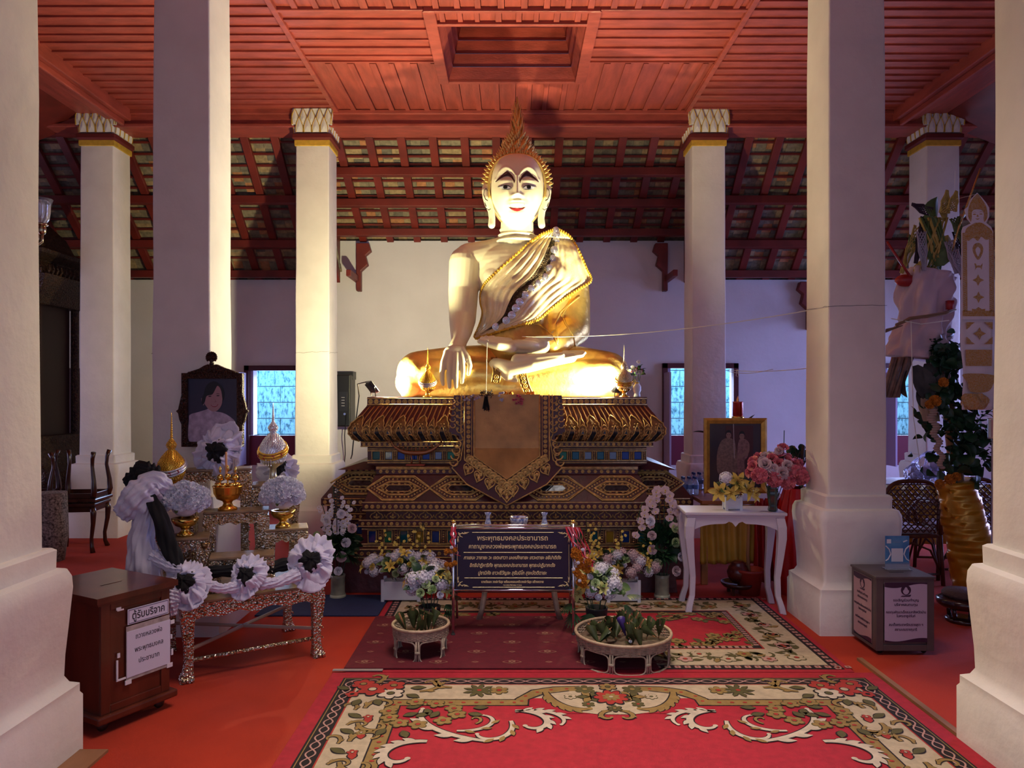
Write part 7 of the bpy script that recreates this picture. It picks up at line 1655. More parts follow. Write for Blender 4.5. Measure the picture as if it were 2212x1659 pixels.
notice(t, frame(Vector((-.0005, .165, .240)), (0, -1, 0), (0, 0, 1)), .225, .375, pnk, LN, 'side_notice', 'pinkish notice with the same lettering on the side')
# blue card in a clear stand on the box
t = thing('donation_card', 'blue and white printed card in a clear stand on top of the metal donation box', 'sign', (2.32, 4.46, .4565), 0); 
b = MB(); b.box((-.072, 0, .0), (.072, .004, .200)); cd = obj('card', b, mat('blue_print', (.015, .10, .34), .4, c2=(.10, .28, .50), scale=9), t)
def prt(pts, m, y=-.001, nm='printed_area'): bb = MB(); bb.prism(pts, .0008, axis='y', z0=-y); return obj(nm, bb, m, cd)
wp = mat('white_print', (.62, .62, .70), .5)
prt([(-.072, .0), (.072, .0), (.072, .030), (-.072, .030)], wp); prt([(-.036, .045), (.034, .045), (.034, .125), (-.036, .125)], wp); prt([(-.064, .155), (-.038, .155), (-.038, .180), (-.064, .180)], wp); prt([(.036, .16), (.062, .172), (.055, .176), (.034, .168)], wp)
for s in (-1, 1):
    bb = MB(); bb.tube([(s*.070, -.0005, .14), (s*.05, -.0005, .12), (s*.04, -.0005, .09), (s*.055, -.0005, .06), (s*.070, -.0005, .05)], .004, 5); obj('swirl', bb, wp, cd)
for z, w_ in ((.168, .05), (.160, .045), (.023, .09), (.014, .05)):
    bb = MB(); bb.box(((-.028 if z > .1 else -w_/2), -.0014, z), ((-.028+w_ if z > .1 else w_/2), -.001, z+.0025)); obj('print_line', bb, mat('grey_blue_print', (.2, .28, .45), .5), cd)
b = MB(); b.box((-.076, -.03, 0), (.076, .04, .004)); b.box((-.076, -.0035, .004), (.076, -.0025, .04)); obj('clear_stand', b, glass, t)
# rattan chairs
def rchair(label, loc, rz):
    t = thing('rattan_chair', label, 'chair', loc, rz, 'brown rattan chairs at the right'); hw = .24
    # back faces -y (towards the viewer)
    b = MB(); N = 20; out = [(-hw, .40)]+[(-hw*math.copysign(abs(cos(a))**.6, cos(a)), .58+.25*abs(sin(a))**.7) for a in [pi*k/N for k in range(N+1)]]+[(hw, .40)]
    b.tube([(x, -.20-.05*(z-.4), z) for x, z in out], .017, 8); obj('back_frame', b, rattan, t, smooth=True)
    b = MB(); 
    for k in range(-9, 10):
        for dr in (-1, 1):
            pts = []
            for j in range(13):
                z = .42+.40*j/12; x = k*.05+dr*(z-.62)*1.0
                top = .58+.25*(max(0, 1-(abs(x)/hw)**2.6))**.45 if abs(x) < hw else 0
                if abs(x) < hw-.01 and z < top-.008: pts.append((x, -.20-.05*(z-.4), z))
            if len(pts) > 1: b.tube(pts, .0055, 4)
    for k in range(10): z = .44+.04*k; xx = hw*(1-max(0, (z-.6)/.24)**2.5)**.5*.96 if z > .6 else hw*.96; b.tube([(-xx, -.203-.05*(z-.4), z), (xx, -.203-.05*(z-.4), z)], .004, 4)
    obj('cane_back', b, rattan, t, smooth=True)
    b = MB(); b.box((-hw+.01, -.19, .37), (hw-.01, .24, .40)); obj('seat', b, rattan, t, bevel=.01); b = MB(); b.box((-hw+.03, -.17, .40), (hw-.03, .22, .435)); obj('cushion', b, mat('pale_cushion', (.40, .38, .45), .8), t, bevel=.014)
    for sx in (-1, 1):
        for sy in (-1, 1): b = MB(); b.tube([(sx*hw, -.20 if sy < 0 else .24, .40), (sx*(hw+.01), -.22 if sy < 0 else .26, 0)], .016, 8); obj('leg', b, rattan, t, smooth=True)
        b = MB(); b.tube([(sx*hw, -.205, .62), (sx*(hw+.03), -.05, .64), (sx*(hw+.04), .15, .62), (sx*(hw+.02), .25, .52), (sx*hw, .24, .40)], .017, 8); obj('armrest', b, rattan, t, smooth=True)
        b = MB(); b.tube([(sx*hw, -.18, .10), (sx*hw, -.10, .30), (sx*hw, .02, .35), (sx*hw, .14, .30), (sx*hw, .22, .10)], .009, 6); obj('side_hoop', b, rattan, t, smooth=True)
    for y in (-.21, .25): b = MB(); b.tube([(-hw, y, .10), (-.15, y, .28), (0, y, .34), (.15, y, .28), (hw, y, .10)], .009, 6); b.tube([(-hw, y, .09), (hw, y, .09)], .010, 6); obj('front_hoop', b, rattan, t, smooth=True)
    return t
rchair('rattan chair with rounded cane back just right of the tall right pillar', (3.14, 6.05, 0), R(4)); rchair('rattan chair with cane back behind the gold satin wrapped trunk', (3.74, 6.2, 0), R(-8)); rchair('rattan chair seen between the gold satin trunk and the near right pillar', (4.38, 6.55, 0), R(-4))
# round stool with cushion
t = thing('round_stool', 'low dark carved round stool with a cushion beside the near right pillar', 'stool', (X(2080, 4.92), 4.92, 0)); b = MB(); b.lathe([(0, .0), (.10, 0), (.11, .02), (.09, .03), (0, .03)], n=28); b.lathe([(0, .10), (.13, .10), (.155, .12), (.16, .15), (.13, .165), (0, .165)], n=32); obj('seat', b, darkwood, t, smooth=True)
for k in range(4): a = .5+k*pi/2; b = MB(); b.tube([(.09*cos(a), .09*sin(a), .02), (.10*cos(a), .10*sin(a), .11)], .014, 6); obj('leg', b, darkwood, t, smooth=True)
b = MB(); b.lathe([(0, .165), (.11, .165), (.125, .185), (.11, .21), (0, .22)], n=36, flute=.03, nf=18); obj('cushion', b, mat('woven_brown_cushion', (.10, .05, .04), .8, bump=.6, bscale=80), t, smooth=True)
# offering trunk wrapped in gold satin, with leaf garland, cloth bundle and dried leaves
YT = 5.35
t = thing('offering_trunk', 'leaning ceremonial trunk wrapped in gold satin, green leaves and pinkish grey cloth', 'offering', (0, 0, 0)); T_ = lambda px, py, y=YT: W(px, py, y)
def crum(pts, rr, m, name, seed, par, k=11, ridge=.10):
    o = crumple(name, 'x', pts, rr, m, seed, k=k, wob=.025); 
    for kk in ('label', 'category'): del o[kk]
    o.parent = par; return o
satin = mat('gold_satin', (.52, .25, .015), .28, .35, var=.15, scale=8)
b = MB(); pa = [T_(2062, 1040), T_(2082, 1120), T_(2102, 1200), T_(2112, 1300)]; rings = []; n = 72; st = 44
for i in range(st+1):
    f = i/st*3; j = min(2, int(f)); p = pa[j].lerp(pa[j+1], f-j); rr = .125+.035*min(1, i/st*1.6)
    rings.append([(p.x+rr*(1+.05*sin(3*a+i*.4))*cos(a)+.0, p.y+rr*sin(a)*.9, max(.012, p.z+.012*sin(i*1.9+2*a)+.02*cos(a))) if 1 else 0 for a in [2*pi*q/n for q in range(n)]])
for i, rg in enumerate(rings):
    pw = 1+.018*sin(i*2.1)+.012*sin(i*.9+1); c = Vector((sum(p[0] for p in rg)/n, sum(p[1] for p in rg)/n, 0)); rings[i] = [(c.x+(p[0]-c.x)*pw*(1+.022*sin(5*2*pi*q/n+i*1.3)+.02*sin(2*2*pi*q/n-i*2.3)), c.y+(p[1]-c.y)*pw, p[2]) for q, p in enumerate(rg)]
b.loft(rings); obj('gold_satin_wrap', b, satin, t, smooth=True)
b = MB(); b.tube([T_(2098, 1270), T_(2070, 1060), T_(2052, 900), T_(2030, 760), T_(2010, 590)], [.05, .05, .045, .04, .035], 10); obj('core_pole', b, mat('pale_bark', (0, 0, 0)), t, smooth=True)
crum([T_(2010, 588), T_(1998, 640), T_(1996, 700), T_(1988, 740), T_(1984, 776)], [.165, .185, .165, .19, .215], mat('pinkish_grey_cloth', (.52, .38, .39), .8, bump=.3, bscale=12), 'cloth_bundle', 2, t, k=5)
b = MB(); c = [T_(1934, 703, YT-.19), T_(1965, 688, YT-.20), T_(2000, 684, YT-.21), T_(2040, 676, YT-.19), T_(2062, 668, YT-.12)]
for k in range(5): b.tube([p+Vector((0, -.004*k, .008*sin(k*2+i))) for i, p in enumerate(c)], .006, 5)
for k in range(12): b.tube([c[0]+Vector((.05, 0, 0)), c[0]+Vector((-.06-.006*k, -.01, -.03-.004*k+.005*(k % 3)))], .003, 4)
obj('straw_rope', b, mat('dry_straw', (.25, .15, .08), .8), t, smooth=True)
b = MB(); b.tube([T_(1925, 688, YT-.2), T_(1990, 700, YT-.225), T_(2050, 692, YT-.2)], .0035, 5); b.tube([T_(1968, 694, YT-.225), T_(1970, 780, YT-.24), T_(1973, 900, YT-.2), T_(1990, 1020, YT-.2)], .003, 5); obj('white_string', b, mat('white_cotton_string', (1, 1, 1)), t)
b = MB()
for k in range(9): b.tube([T_(1930+k*5, 772, YT-.10+.012*(k % 3)), T_(1906+k*4.2, 858, YT-.12+.012*(k % 3))], .013, 6)
for k in range(9): b.tube([T_(2012+k*4.5, 770, YT-.10), T_(2020+k*4, 850, YT-.10)], .011, 6)
obj('stick_bundle', b, mat('grey_brown_sticks', (.24, .14, .09), .7, var=.3, scale=20), t, smooth=True)
dk = mat('dried_grey_leaf', (.055, .05, .04), .7, var=.4, scale=14); dl = leaf_mesh('dried_leaf', dk, .25, .07, .2, 8)
for x, y, d, s_ in ((1975, 790, (.3, -.1, -1), 1.2), (1960, 800, (-.1, -.2, -1), .9), (2000, 785, (.2, -.1, -1), .8), (1990, 830, (.15, -.1, -1), .9)): inst(dl, 'dried_leaf', t, Matrix.Translation(T_(x, y, YT-.12)) @ Vector(d).to_track_quat('Y', 'Z').to_matrix().to_4x4() @ Matrix.Rotation(1.2, 4, 'Y') @ Matrix.Scale(s_, 4))
b = MB(); rd = random.Random(9); L_ = [F['lf'], F['lb']]; pth = [(2035, 745), (2040, 800), (2038, 860), (2050, 920), (2066, 970), (2075, 1020)]
for k in range(330):
    f = rd.random()*5; j = min(4, int(f)); p = lerp2(pth[j], pth[j+1], f-j); sp = 30+ (34 if f > 2 else 0)+(20 if f > 3.5 else 0); c = T_(p[0]+rd.gauss(0, sp*.55)+(14 if f > 2.2 else 0), p[1]+rd.gauss(0, 14), YT-.12+rd.uniform(-.08, .12)); d = Vector((rd.uniform(-1, 1), rd.uniform(-1, .2), rd.uniform(-1, .5))).normalized()
    me = rd.choice(L_); T = Matrix.Translation(c) @ d.to_track_quat('Y', 'Z').to_matrix().to_4x4() @ Matrix.Rotation(rd.uniform(-1.3, 1.3), 4, 'Y') @ Matrix.Scale(rd.uniform(.6, 1.3), 4); b.add([tuple(T @ v.co) for v in me.vertices], [tuple(q.vertices) for q in me.polygons])
for sp_ in (((2080, 960), (2120, 900), (2150, 880)), ((2070, 850), (2110, 800), (2150, 810)), ((2090, 940), (2130, 935), (2150, 960)), ((2040, 800), (2028, 760), (2020, 735))):
    pts = [T_(a, c, YT-.16) for a, c in sp_]; b.tube(pts, .004, 4)
    for k in range(14): f = k/13*2; j = min(1, int(f)); c = pts[j].lerp(pts[j+1], f-j); d = Vector(((-1)**k*.8, -.4, rd.uniform(-.6, .4))); T = Matrix.Translation(c) @ d.to_track_quat('Y', 'Z').to_matrix().to_4x4() @ Matrix.Scale(.62, 4); me = F['lf']; b.add([tuple(T @ v.co) for v in me.vertices], [tuple(q.vertices) for q in me.polygons])
obj('leaf_garland', b, leafg, t, smooth=True, kind=None)
for x, y, s_ in ((2020, 866, 1.3), (2008, 874, 1.0), (2038, 826, 1.1), (2052, 1036, 1.2), (2030, 1046, 1.1), (2066, 1030, 1)): put('mo', t, T_(x, y, YT-.25), (0, -1, .2), s_)
b = MB()
for k in range(26): f = k/25; p = lerp2((2010, 880), (2036, 1010), f); b.ell(T_(p[0]+5*sin(k), p[1], YT-.22), (.035*(1-.4*f), .02, .012), 8, 5)
obj('pleated_leaf_string', b, mat('pinkish_beige_pleats', (.42, .30, .22), .7), t, smooth=True)
b = MB(); 
def fnq(u, v): a = 2*pi*u; r__ = .06*(1-.3*abs(v-.5))*(1+.15*sin(7*a+5*v)); p = T_(2000+12*v, 860+50*v, YT-.14); return (p.x+r__*cos(a), p.y+r__*.6*sin(a), p.z)
b.sheet(fnq, 40, 10); obj('gauze_bag', b, mat('beige_gauze', (.38, .26, .16), .6), t, smooth=True)
# dried cut-paper leaves rising from the bundle
cutm = [mat('dull_green_paper', (.08, .13, .03), .6, var=.3, scale=12), mat('straw_yellow_paper', (.42, .30, .06), .7, var=.2, scale=20), mat('dark_plum_paper', (.035, .015, .025), .7), mat('pale_net', (.38, .34, .36), .8)]
b = MB()
def netleaf(p, d, l, w_, m):
    """hanging cut-work streamer: lattice of strips"""
    d = Vector(d).normalized(); s_ = d.cross(Vector((0, -1, 0))).normalized(); n = 8
    for j in range(-2, 3):
        for sg in (-1, 1):
            pts = []
            for k in range(n+1): f = k/n; ww = w_*(1-.75*f); pts.append(p+d*l*f+s_*ww*sin((f*3+j*.4)*pi*.5*sg)*(.9)+Vector((0, -.003*sg, 0)))
            b.tube(pts, .0045, 4, m)
    for sg in (-1, 1): b.tube([p+s_*w_*sg*.6, p+d*l*.5+s_*w_*.75*sg, p+d*l], .005, 4, m)
rd = random.Random(6)
for (x, y, dx, dz, l, m) in ((2000, 470, -.25, -1, .34, 2), (1985, 490, -.4, -1, .36, 1), (1990, 500, .05, -1, .28, 3), (2040, 460, .1, 1, .16, 1), (2055, 455, .25, 1, .14, 1), (2030, 470, -.2, -1, .22, 1), (2050, 520, .2, -1, .24, 3), (2068, 500, .1, -1, .22, 2), (2062, 470, .3, -1, .2, 0), (2012, 460, -.5, .2, .16, 2), (2060, 540, .3, -1, .2, 3), (1975, 510, -.3, -1, .2, 0)): netleaf(T_(x, y, YT-.10+rd.uniform(-.05, .05)), (dx, -.05, dz), l, .042, m)
for (x, y, dx, dz, s_, m) in ((2022, 470, 0, 1, 1.1, 0), (2015, 560, .1, 1, 1.4, 0), (2030, 575, -.1, 1, 1.3, 0), (1995, 560, -.3, -1, .9, 1), (2040, 560, .1, 1, 1.3, 1), (2068, 500, .3, .6, 1, 0), (1972, 545, -.4, -1, .8, 1), (2046, 480, .2, 1, 1.1, 1), (2022, 520, .0, 1, 1.2, 0), (2005, 500, -.3, 1, .9, 0)):
    T = Matrix.Translation(T_(x, y, YT-.08)) @ Vector((dx, -.1, dz)).to_track_quat('Y', 'Z').to_matrix().to_4x4() @ Matrix.Rotation(rd.uniform(-1, 1), 4, 'Y') @ Matrix.Scale(s_*1.5, 4); me = F['lb']; b.add([tuple(T @ v.co) for v in me.vertices], [tuple(q.vertices) for q in me.polygons], m)
for k in range(12): b.tube([T_(2010+rd.uniform(-16, 22), 588), T_(2015+rd.uniform(-20, 30), 530, YT-.1), T_(2018+rd.uniform(-40, 45), 470, YT-.1)], .008, 5, 0 if k % 2 else 1)
obj('cut_leaf_crown', b, cutm, t, smooth=True)
b = MB(); b.tube([T_(2056, 545, YT-.1), T_(2068, 500, YT-.12), T_(2090, 440, YT-.14), T_(2118, 364, YT-.15)], [.008, .008, .007, .006], 8); obj('gold_rod', b, mat('gold_foil', (.7, .42, .12), .3, .7, bump=.5, bscale=90), t, smooth=True)
b = MB(); b.tube([T_(1916, 522, YT-.05), T_(1965, 596, YT-.1)], .009, 6); b.ell(T_(1956, 606, YT-.03), (.075, .05, .045), 16, 10); b.box(tuple(T_(2048, 668, YT-.2)), tuple(T_(2056, 650, YT-.17))); obj('red_stick_and_cloth_fold', b, mat('dark_red_lacquer', (.30, .012, .01), .4), t, smooth=True)  # the flattened ellipsoid stands for a fold of red fabric, not fruit
# hanging banner
YB = 4.95; bxc = X(2111, YB); t = thing('hanging_banner', 'white cut-out banner with gold figure, diamonds and leaf border hanging from the gold rod', 'banner', (bxc, YB, 0)); wf_ = mat('white_banner_cloth', (.80, .74, .78), .7, var=.06, scale=8); gf = mat('gold_embroidery', (.62, .32, .04), .5, .25, c2=(.66, .50, .30), scale=110, bump=.6, bscale=150)
BX = lambda px: X(px, YB)-bxc; BZ = lambda py: Z(py, YB); h_ = lambda L_: [(BX(1900+a*312/1438.), BZ(360+c*360/1659.)) for a, c in L_]
def fl(name, pts, m, y, par, smooth=True): return flat(name, pts, m, par, y, smooth=smooth)
b = MB(); b.prism(h_([(970, 260), (1020, 310), (1060, 360), (1090, 410), (1090, 500), (1060, 560), (1110, 600), (1132, 660), (1150, 1480), (1150, 1520), (815, 1520), (815, 640), (830, 600), (910, 565), (870, 520), (845, 425), (880, 400), (910, 320)]), .004, axis='y', z0=-.002); bn = obj('cloth', b, wf_, t)
b = MB(); 
def bn2(u, v): x = BX(2078)+(BX(2147)-BX(2078))*u; return (x+.01*sin(v*6), .012*sin(v*9+u*2)*(1-v)+.004*sin(u*9), BZ(885)+(BZ(690)-BZ(885))*v)
b.sheet(bn2, 12, 20); obj('lower_cloth', b, wf_, t, smooth=True, solid=.003)
fl('crown', h_([(970, 275), (1010, 320), (1050, 380), (1065, 430), (1070, 500), (1040, 550), (1030, 500), (1020, 440), (970, 425), (925, 440), (915, 500), (905, 550), (880, 500), (880, 430), (910, 340)]), gf, -.0035, bn); fl('collar', h_([(860, 620), (930, 570), (960, 560), (1010, 560), (1060, 590), (1115, 640), (1110, 700), (1060, 730), (1010, 700), (975, 740), (930, 710), (880, 740), (850, 700)]), gf, -.0035, bn)
fl('face', h_([(915, 470), (925, 440), (970, 428), (1015, 440), (1032, 470), (1030, 510), (1005, 545), (970, 560), (935, 545), (918, 510)]), wf_, -.0042, bn)
for a, c in ((940, 478), (1005, 475)): fl('eye', h_([(a-18, c), (a, c-8), (a+18, c), (a, c+4)]), gf, -.0048, bn); fl('brow', h_([(a-22, c-18), (a, c-28), (a+22, c-18), (a, c-23)]), gf, -.0048, bn)
fl('smile', h_([(950, 516), (970, 520), (992, 514), (972, 530)]), gf, -.0048, bn); fl('nose', h_([(968, 480), (974, 480), (982, 500), (962, 500)]), gf, -.0048, bn)
for a0, a1 in ((822, 866), (1086, 1132)): fl('border', h_([(a0, 660), (a1, 660), (a1+6, 1440), (a0+6, 1440)]), gf, -.0032, bn, False)
fl('border', h_([(822, 1435), (1140, 1435), (1142, 1490), (824, 1490)]), gf, -.0032, bn, False)
b = MB()
for a0 in (844, 1110):
    for k in range(40): (x, z), (x2, z2) = h_([(a0-16, 680+19*k)])[0], h_([(a0+16, 668+19*k)])[0]; b.tube([(x, -.0045, z), (x2, -.0045, z2)], .0008, 4)
obj('border_hatching', b, wf_, bn)
fl('leaf_motif', h_([(975, 760), (1010, 775), (1028, 820), (1015, 880), (978, 930), (940, 880), (922, 820), (940, 775)]), gf, -.0036, bn); fl('leaf_motif', h_([(975, 800), (1000, 830), (990, 870), (976, 895), (962, 870), (950, 830)]), wf_, -.0042, bn)
fl('animal_motif', h_([(940, 965), (955, 965), (962, 985), (1005, 985), (1022, 962), (1018, 1000), (1012, 1028), (1000, 1005), (965, 1005), (945, 1030), (952, 1000)]), gf, -.0036, bn, False)
def dia(cx_, cy_, s_, f=h_): return f([(cx_, cy_-s_), (cx_+s_*.3, cy_-s_*.35), (cx_+s_, cy_), (cx_+s_*.3, cy_+s_*.35), (cx_, cy_+s_), (cx_-s_*.3, cy_+s_*.35), (cx_-s_, cy_), (cx_-s_*.3, cy_-s_*.35)])
fl('diamond_motif', dia(978, 1130, 58), gf, -.0036, bn, False); fl('diamond_motif', dia(982, 1300, 58), gf, -.0036, bn, False); fl('lotus_motif', h_([(920, 1436), (915, 1415), (950, 1420), (980, 1398), (1015, 1420), (1050, 1415), (1045, 1436)]), gf, -.0036, bn, False)
k_ = lambda L_: [(BX(1680+a*532/2006.), BZ(560+c*440/1659.)) for a, c in L_]
lo = obj('lower_motifs', MB().box((BX(2100), .001, BZ(700)), (BX(2102), .002, BZ(699))), wf_, t)
fl('diamond_motif', dia(1632, 607, 52, k_), gf, -.016, lo, False); fl('gold_panel', k_([(1518, 738), (1735, 738), (1730, 870), (1522, 870)]), gf, -.016, lo, False); fl('gold_tail', k_([(1500, 935), (1745, 945), (1740, 1020), (1690, 1080), (1560, 1080), (1530, 1000)]), gf, -.018, lo)
for a, c, sx, sy in ((1525, 515, 1, 1), (1738, 515, -1, 1), (1525, 692, 1, -1), (1738, 692, -1, -1)): fl('corner_motif', k_([(a, c), (a+sx*70, c), (a+sx*40, c+sy*20), (a+sx*25, c+sy*40), (a, c+sy*60)]), gf, -.016, lo, False)
b = MB(); b.tube([(0, 0, BZ(419)), (.0, YT-.15-YB, BZ(419)+.03+.0*1), (0, YT-.15-YB, BZ(370)+.08)], .0012, 4); obj('thread', b, mat('white_cotton_string', (1, 1, 1)), t)
# crumpled gold end of the banner
b = MB()
def fng(u, v): a = 2*pi*u; r__ = (.05+.03*sin(pi*v))*(1+.2*sin(5*a+6*v)+.1*sin(11*a)); return (BX(2105)+r__*cos(a), .5*r__*sin(a), BZ(885)+(BZ(850)-BZ(885))*v)
b.sheet(fng, 50, 12); obj('gold_knot', b, gf, t, smooth=True)
# candle pole at the near right pillar
t = thing('candle_pole', 'silver candle pole with a yellow candle beside the near right pillar', 'candle stand', (X(2147, 4.3), 4.3, 0)); b = MB(); b.lathe([(0, 0), (.09, 0), (.09, .01), (.015, .03), (.013, 1.25), (0, 1.25)], n=20); obj('pole', b, mat('brushed_steel', (.4, .4, .48), .3, .9), t, smooth=True)
b = MB(); b.lathe([(0, 1.25), (.030, 1.25), (.032, 1.26), (.031, 1.36), (.034, 1.37), (.025, 1.37), (0, 1.36)], n=20); obj('candle_cup', b, mat('brushed_steel', (0, 0, 0)), t, smooth=True); b = MB(); b.cap((0, 0, 1.36), (0, 0, 1.42), .006, .005, 8); obj('candle', b, mat('orange_wax', (0, 0, 0)), t, smooth=True)
# back table with cellophane-wrapped offerings
t = thing('cloth_covered_table', 'table under a yellow cloth behind the rattan chairs', 'table', (0, 0, 0)); b = MB(); b.box((3.35, 6.9, .66), (4.6, 7.45, .68)); obj('tabletop', b, mat('white_table_top', (.45, .42, .55), .5), t)
for x in (3.4, 4.55):
    for y in (6.95, 7.4): b = MB(); b.box((x-.02, y-.02, 0), (x+.02, y+.02, .66)); obj('leg', b, darkwood, t)
b = MB()
def fnc(u, v): return (3.35+1.25*u, 6.885-.02*sin(u*44+1.2*sin(5*v)), .12+.55*v)
b.sheet(fnc, 90, 8); obj('yellow_cloth', b, mat('lemon_cloth', (.50, .38, .05), .6), t, smooth=True, solid=.003)
rd = random.Random(3)
for k, (px, lab) in enumerate(((1995, 'cellophane wrapped gift basket nearest the leaf garland on the yellow cloth table'), (1962, 'small cellophane wrapped bundle at the left end of the yellow cloth table'))):
    t = thing('wrapped_gift', lab, 'gift', (X(px, 7.05)+.1, 7.12, .681)); b = MB(); s_ = (.15, .09)[k]
    def fnw(u, v): a = 2*pi*u; r__ = s_*(sin(pi*min(.98, v*.8+.2))**.6)*(1+.12*sin(6*a+9*v)+.06*sin(13*a)); return (r__*cos(a), r__*sin(a), s_*1.9*v)
    b.sheet(fnw, 50, 14); obj('cellophane', b, glass, t, smooth=True); b = MB(); 
    for j in range(8): b.ell((rd.uniform(-.5, .5)*s_, rd.uniform(-.4, .4)*s_, s_*(.3+.1*j)), (s_*.28,)*3, 10, 7)
    obj('contents', b, mat('grey_violet_goods', (.32, .28, .42), .4, var=.5, scale=20), t, smooth=True)
# ================================================================ RUGS
def rmat(n, c): return mat(n, c, .95, var=.12, scale=30, bump=.5, bscale=500)
RR = [rmat('rug_crimson', (.42, .012, .028)), rmat('rug_black', (.012, .006, .008)), rmat('rug_cream', (.52, .42, .28)), rmat('rug_tan', (.30, .19, .055)), rmat('rug_pink_line', (.52, .28, .24)), rmat('rug_olive', (.10, .085, .025)), rmat('rug_pale', (.60, .50, .38)), rmat('rug_red_flower', (.40, .03, .02)), rmat('rug_maroon', (.15, .006, .018))]
class Rug:
    def __init__(s, z): s.b = MB(); s.z = z
    def rect(s, x0, y0, x1, y1, m, lay): s.b.add([(x0, y0, s.z+lay*.0007), (x1, y0, s.z+lay*.0007), (x1, y1, s.z+lay*.0007), (x0, y1, s.z+lay*.0007)], [(0, 1, 2, 3)], m)
    def poly(s, pts, m, lay):
        A = sum(pts[i][0]*pts[(i+1) % len(pts)][1]-pts[(i+1) % len(pts)][0]*pts[i][1] for i in range(len(pts)))
        if A < 0: pts = pts[::-1]
        s.b.add([(a, c, s.z+lay*.0007) for a, c in pts], [tuple(range(len(pts)))], m)
    def strip(s, pts, ws, m, lay):
        n = len(pts); v = []
        for i in range(n):
            a, c = pts[max(0, i-1)], pts[min(n-1, i+1)]; dx, dy = c[0]-a[0], c[1]-a[1]; L_ = math.hypot(dx, dy) or 1; w_ = ws[i] if isinstance(ws, list) else ws
            v += [(pts[i][0]-dy/L_*w_, pts[i][1]+dx/L_*w_, s.z+lay*.0007), (pts[i][0]+dy/L_*w_, pts[i][1]-dx/L_*w_, s.z+lay*.0007)]
        s.b.add(v, [(2*i, 2*i+1, 2*i+3, 2*i+2) for i in range(n-1)], m)
    def flower(s, x, y, r, m, mc, lay, n=5, rot=0, out=1):
        for mm, k, l in ((out, 1.14, lay), (m, 1, lay+1)):
            pts = []
            for i in range(n*8): a = 2*pi*i/(n*8)+rot; q = r*k*(.62+.38*abs(sin(n*a/2))**.7); pts.append((x+q*cos(a), y+q*sin(a)))
            for i in range(len(pts)): s.b.add([(x, y, s.z+l*.0007), (pts[i][0], pts[i][1], s.z+l*.0007), (pts[(i+1) % len(pts)][0], pts[(i+1) % len(pts)][1], s.z+l*.0007)], [(0, 1, 2)], mm)
        for mm, k in ((out, .34), (mc, .26)): s.poly([(x+r*k*cos(a*pi/6), y+r*k*sin(a*pi/6)) for a in range(12)], mm, lay+2+(.34-k)*8)
    def leaf(s, x, y, a, l, m, lay, w_=.30, out=1):
        for mm, k, L_ in ((out, 1.35, lay), (m, 1, lay+1)):
            pts = [(x+l*t*cos(a), y+l*t*sin(a)) for t in [j/8 for j in range(9)]]; s.strip(pts, [max(.0008, l*w_*.5*sin(pi*min(1, .05+.95*j/8))*k) for j in range(9)], mm, L_)
    def scroll(s, x, y, a, l, turn, w_, m, lay, fr=0, out=1, fm=None, mirror=1):
        """tapering acanthus scroll; turn = total bend; fr fringe leaves"""
        pts = []; n = 30; px, py, aa = x, y, a
        if m == 6: l *= 1.45; w_ *= .72
        else: l *= 1.15; w_ *= .8
        for i in range(n+1):
            pts.append((px, py)); f = i/n; aa += turn/n*(.45+1.2*f**1.3); st = l/n*(1-.35*f); px += st*cos(aa); py += st*sin(aa)
        ws = [w_*1.2*(.35+.65*sin(pi*min(1, .15+.8*i/n))) for i in range(n+1)]
        s.strip(pts, [q*1.3+.002 for q in ws], out, lay); s.strip(pts, ws, m, lay+1)
        px, py = pts[-1]; s.poly([(px+w_*.9*cos(k*pi/5), py+w_*.9*sin(k*pi/5)) for k in range(10)], m, lay+1.3)
        for k in range(fr):
            i = int(3+(n-8)*k/max(1, fr)); p, q = pts[i], pts[i+1]; d = math.atan2(q[1]-p[1], q[0]-p[0]); sg = -1 if turn > 0 else 1; s.leaf(p[0], p[1], d+sg*.5, l*(.15 if m == 6 else .17), fm if fm is not None else m, lay+.4, .42, out)
        return pts
def chain(r, p, q, w_, m, lay, per=.075):
    dx, dy = q[0]-p[0], q[1]-p[1]; L_ = math.hypot(dx, dy); n = max(1, round(L_/per)); ux_, uy_ = dx/L_, dy/L_
    for s in (-1, 1):
        pts = [(p[0]+dx*i/(n*10)-uy_*s*w_*sin(pi*i/10), p[1]+dy*i/(n*10)+ux_*s*w_*sin(pi*i/10)) for i in range(n*10+1)]; r.strip(pts, .0036, m, lay+s*.2)
# --- near rug
AX0, AX1, AY0, AY1 = -.965, 1.94, .9, 3.985
cxr = (AX0+AX1)/2
b = MB(); b.box((AX0, AY0, 0), (AX1, AY1, .012)); rug = obj('near_rug', b, RR[0], bevel=.003); tag(rug, 'large crimson rug with cream floral border and black braided edge in the foreground', 'rug')
r = Rug(.0127); I = lambda d: (AX0+d, AY0+d, AX1-d, AY1-d)
def ring_(r, d0, d1, m, lay, bx=None):
    x0, y0, x1, y1 = bx or (AX0, AY0, AX1, AY1)
    r.rect(x0+d0, y0+d0, x0+d1, y1-d0, m, lay); r.rect(x1-d1, y0+d0, x1-d0, y1-d0, m, lay); r.rect(x0+d1, y0+d0, x1-d1, y0+d1, m, lay); r.rect(x0+d1, y1-d1, x1-d1, y1-d0, m, lay)
ring_(r, .078, .165, 1, 0); ring_(r, .088, .093, 3, 1); ring_(r, .165, .172, 7, 0); ring_(r, .172, .355, 2, 0); ring_(r, .355, .362, 1, 1); ring_(r, .362, .425, 3, 0); ring_(r, .425, .432, 1, 1)
x0, y0, x1, y1 = AX0+.128, AY0+.128, AX1-.128, AY1-.128
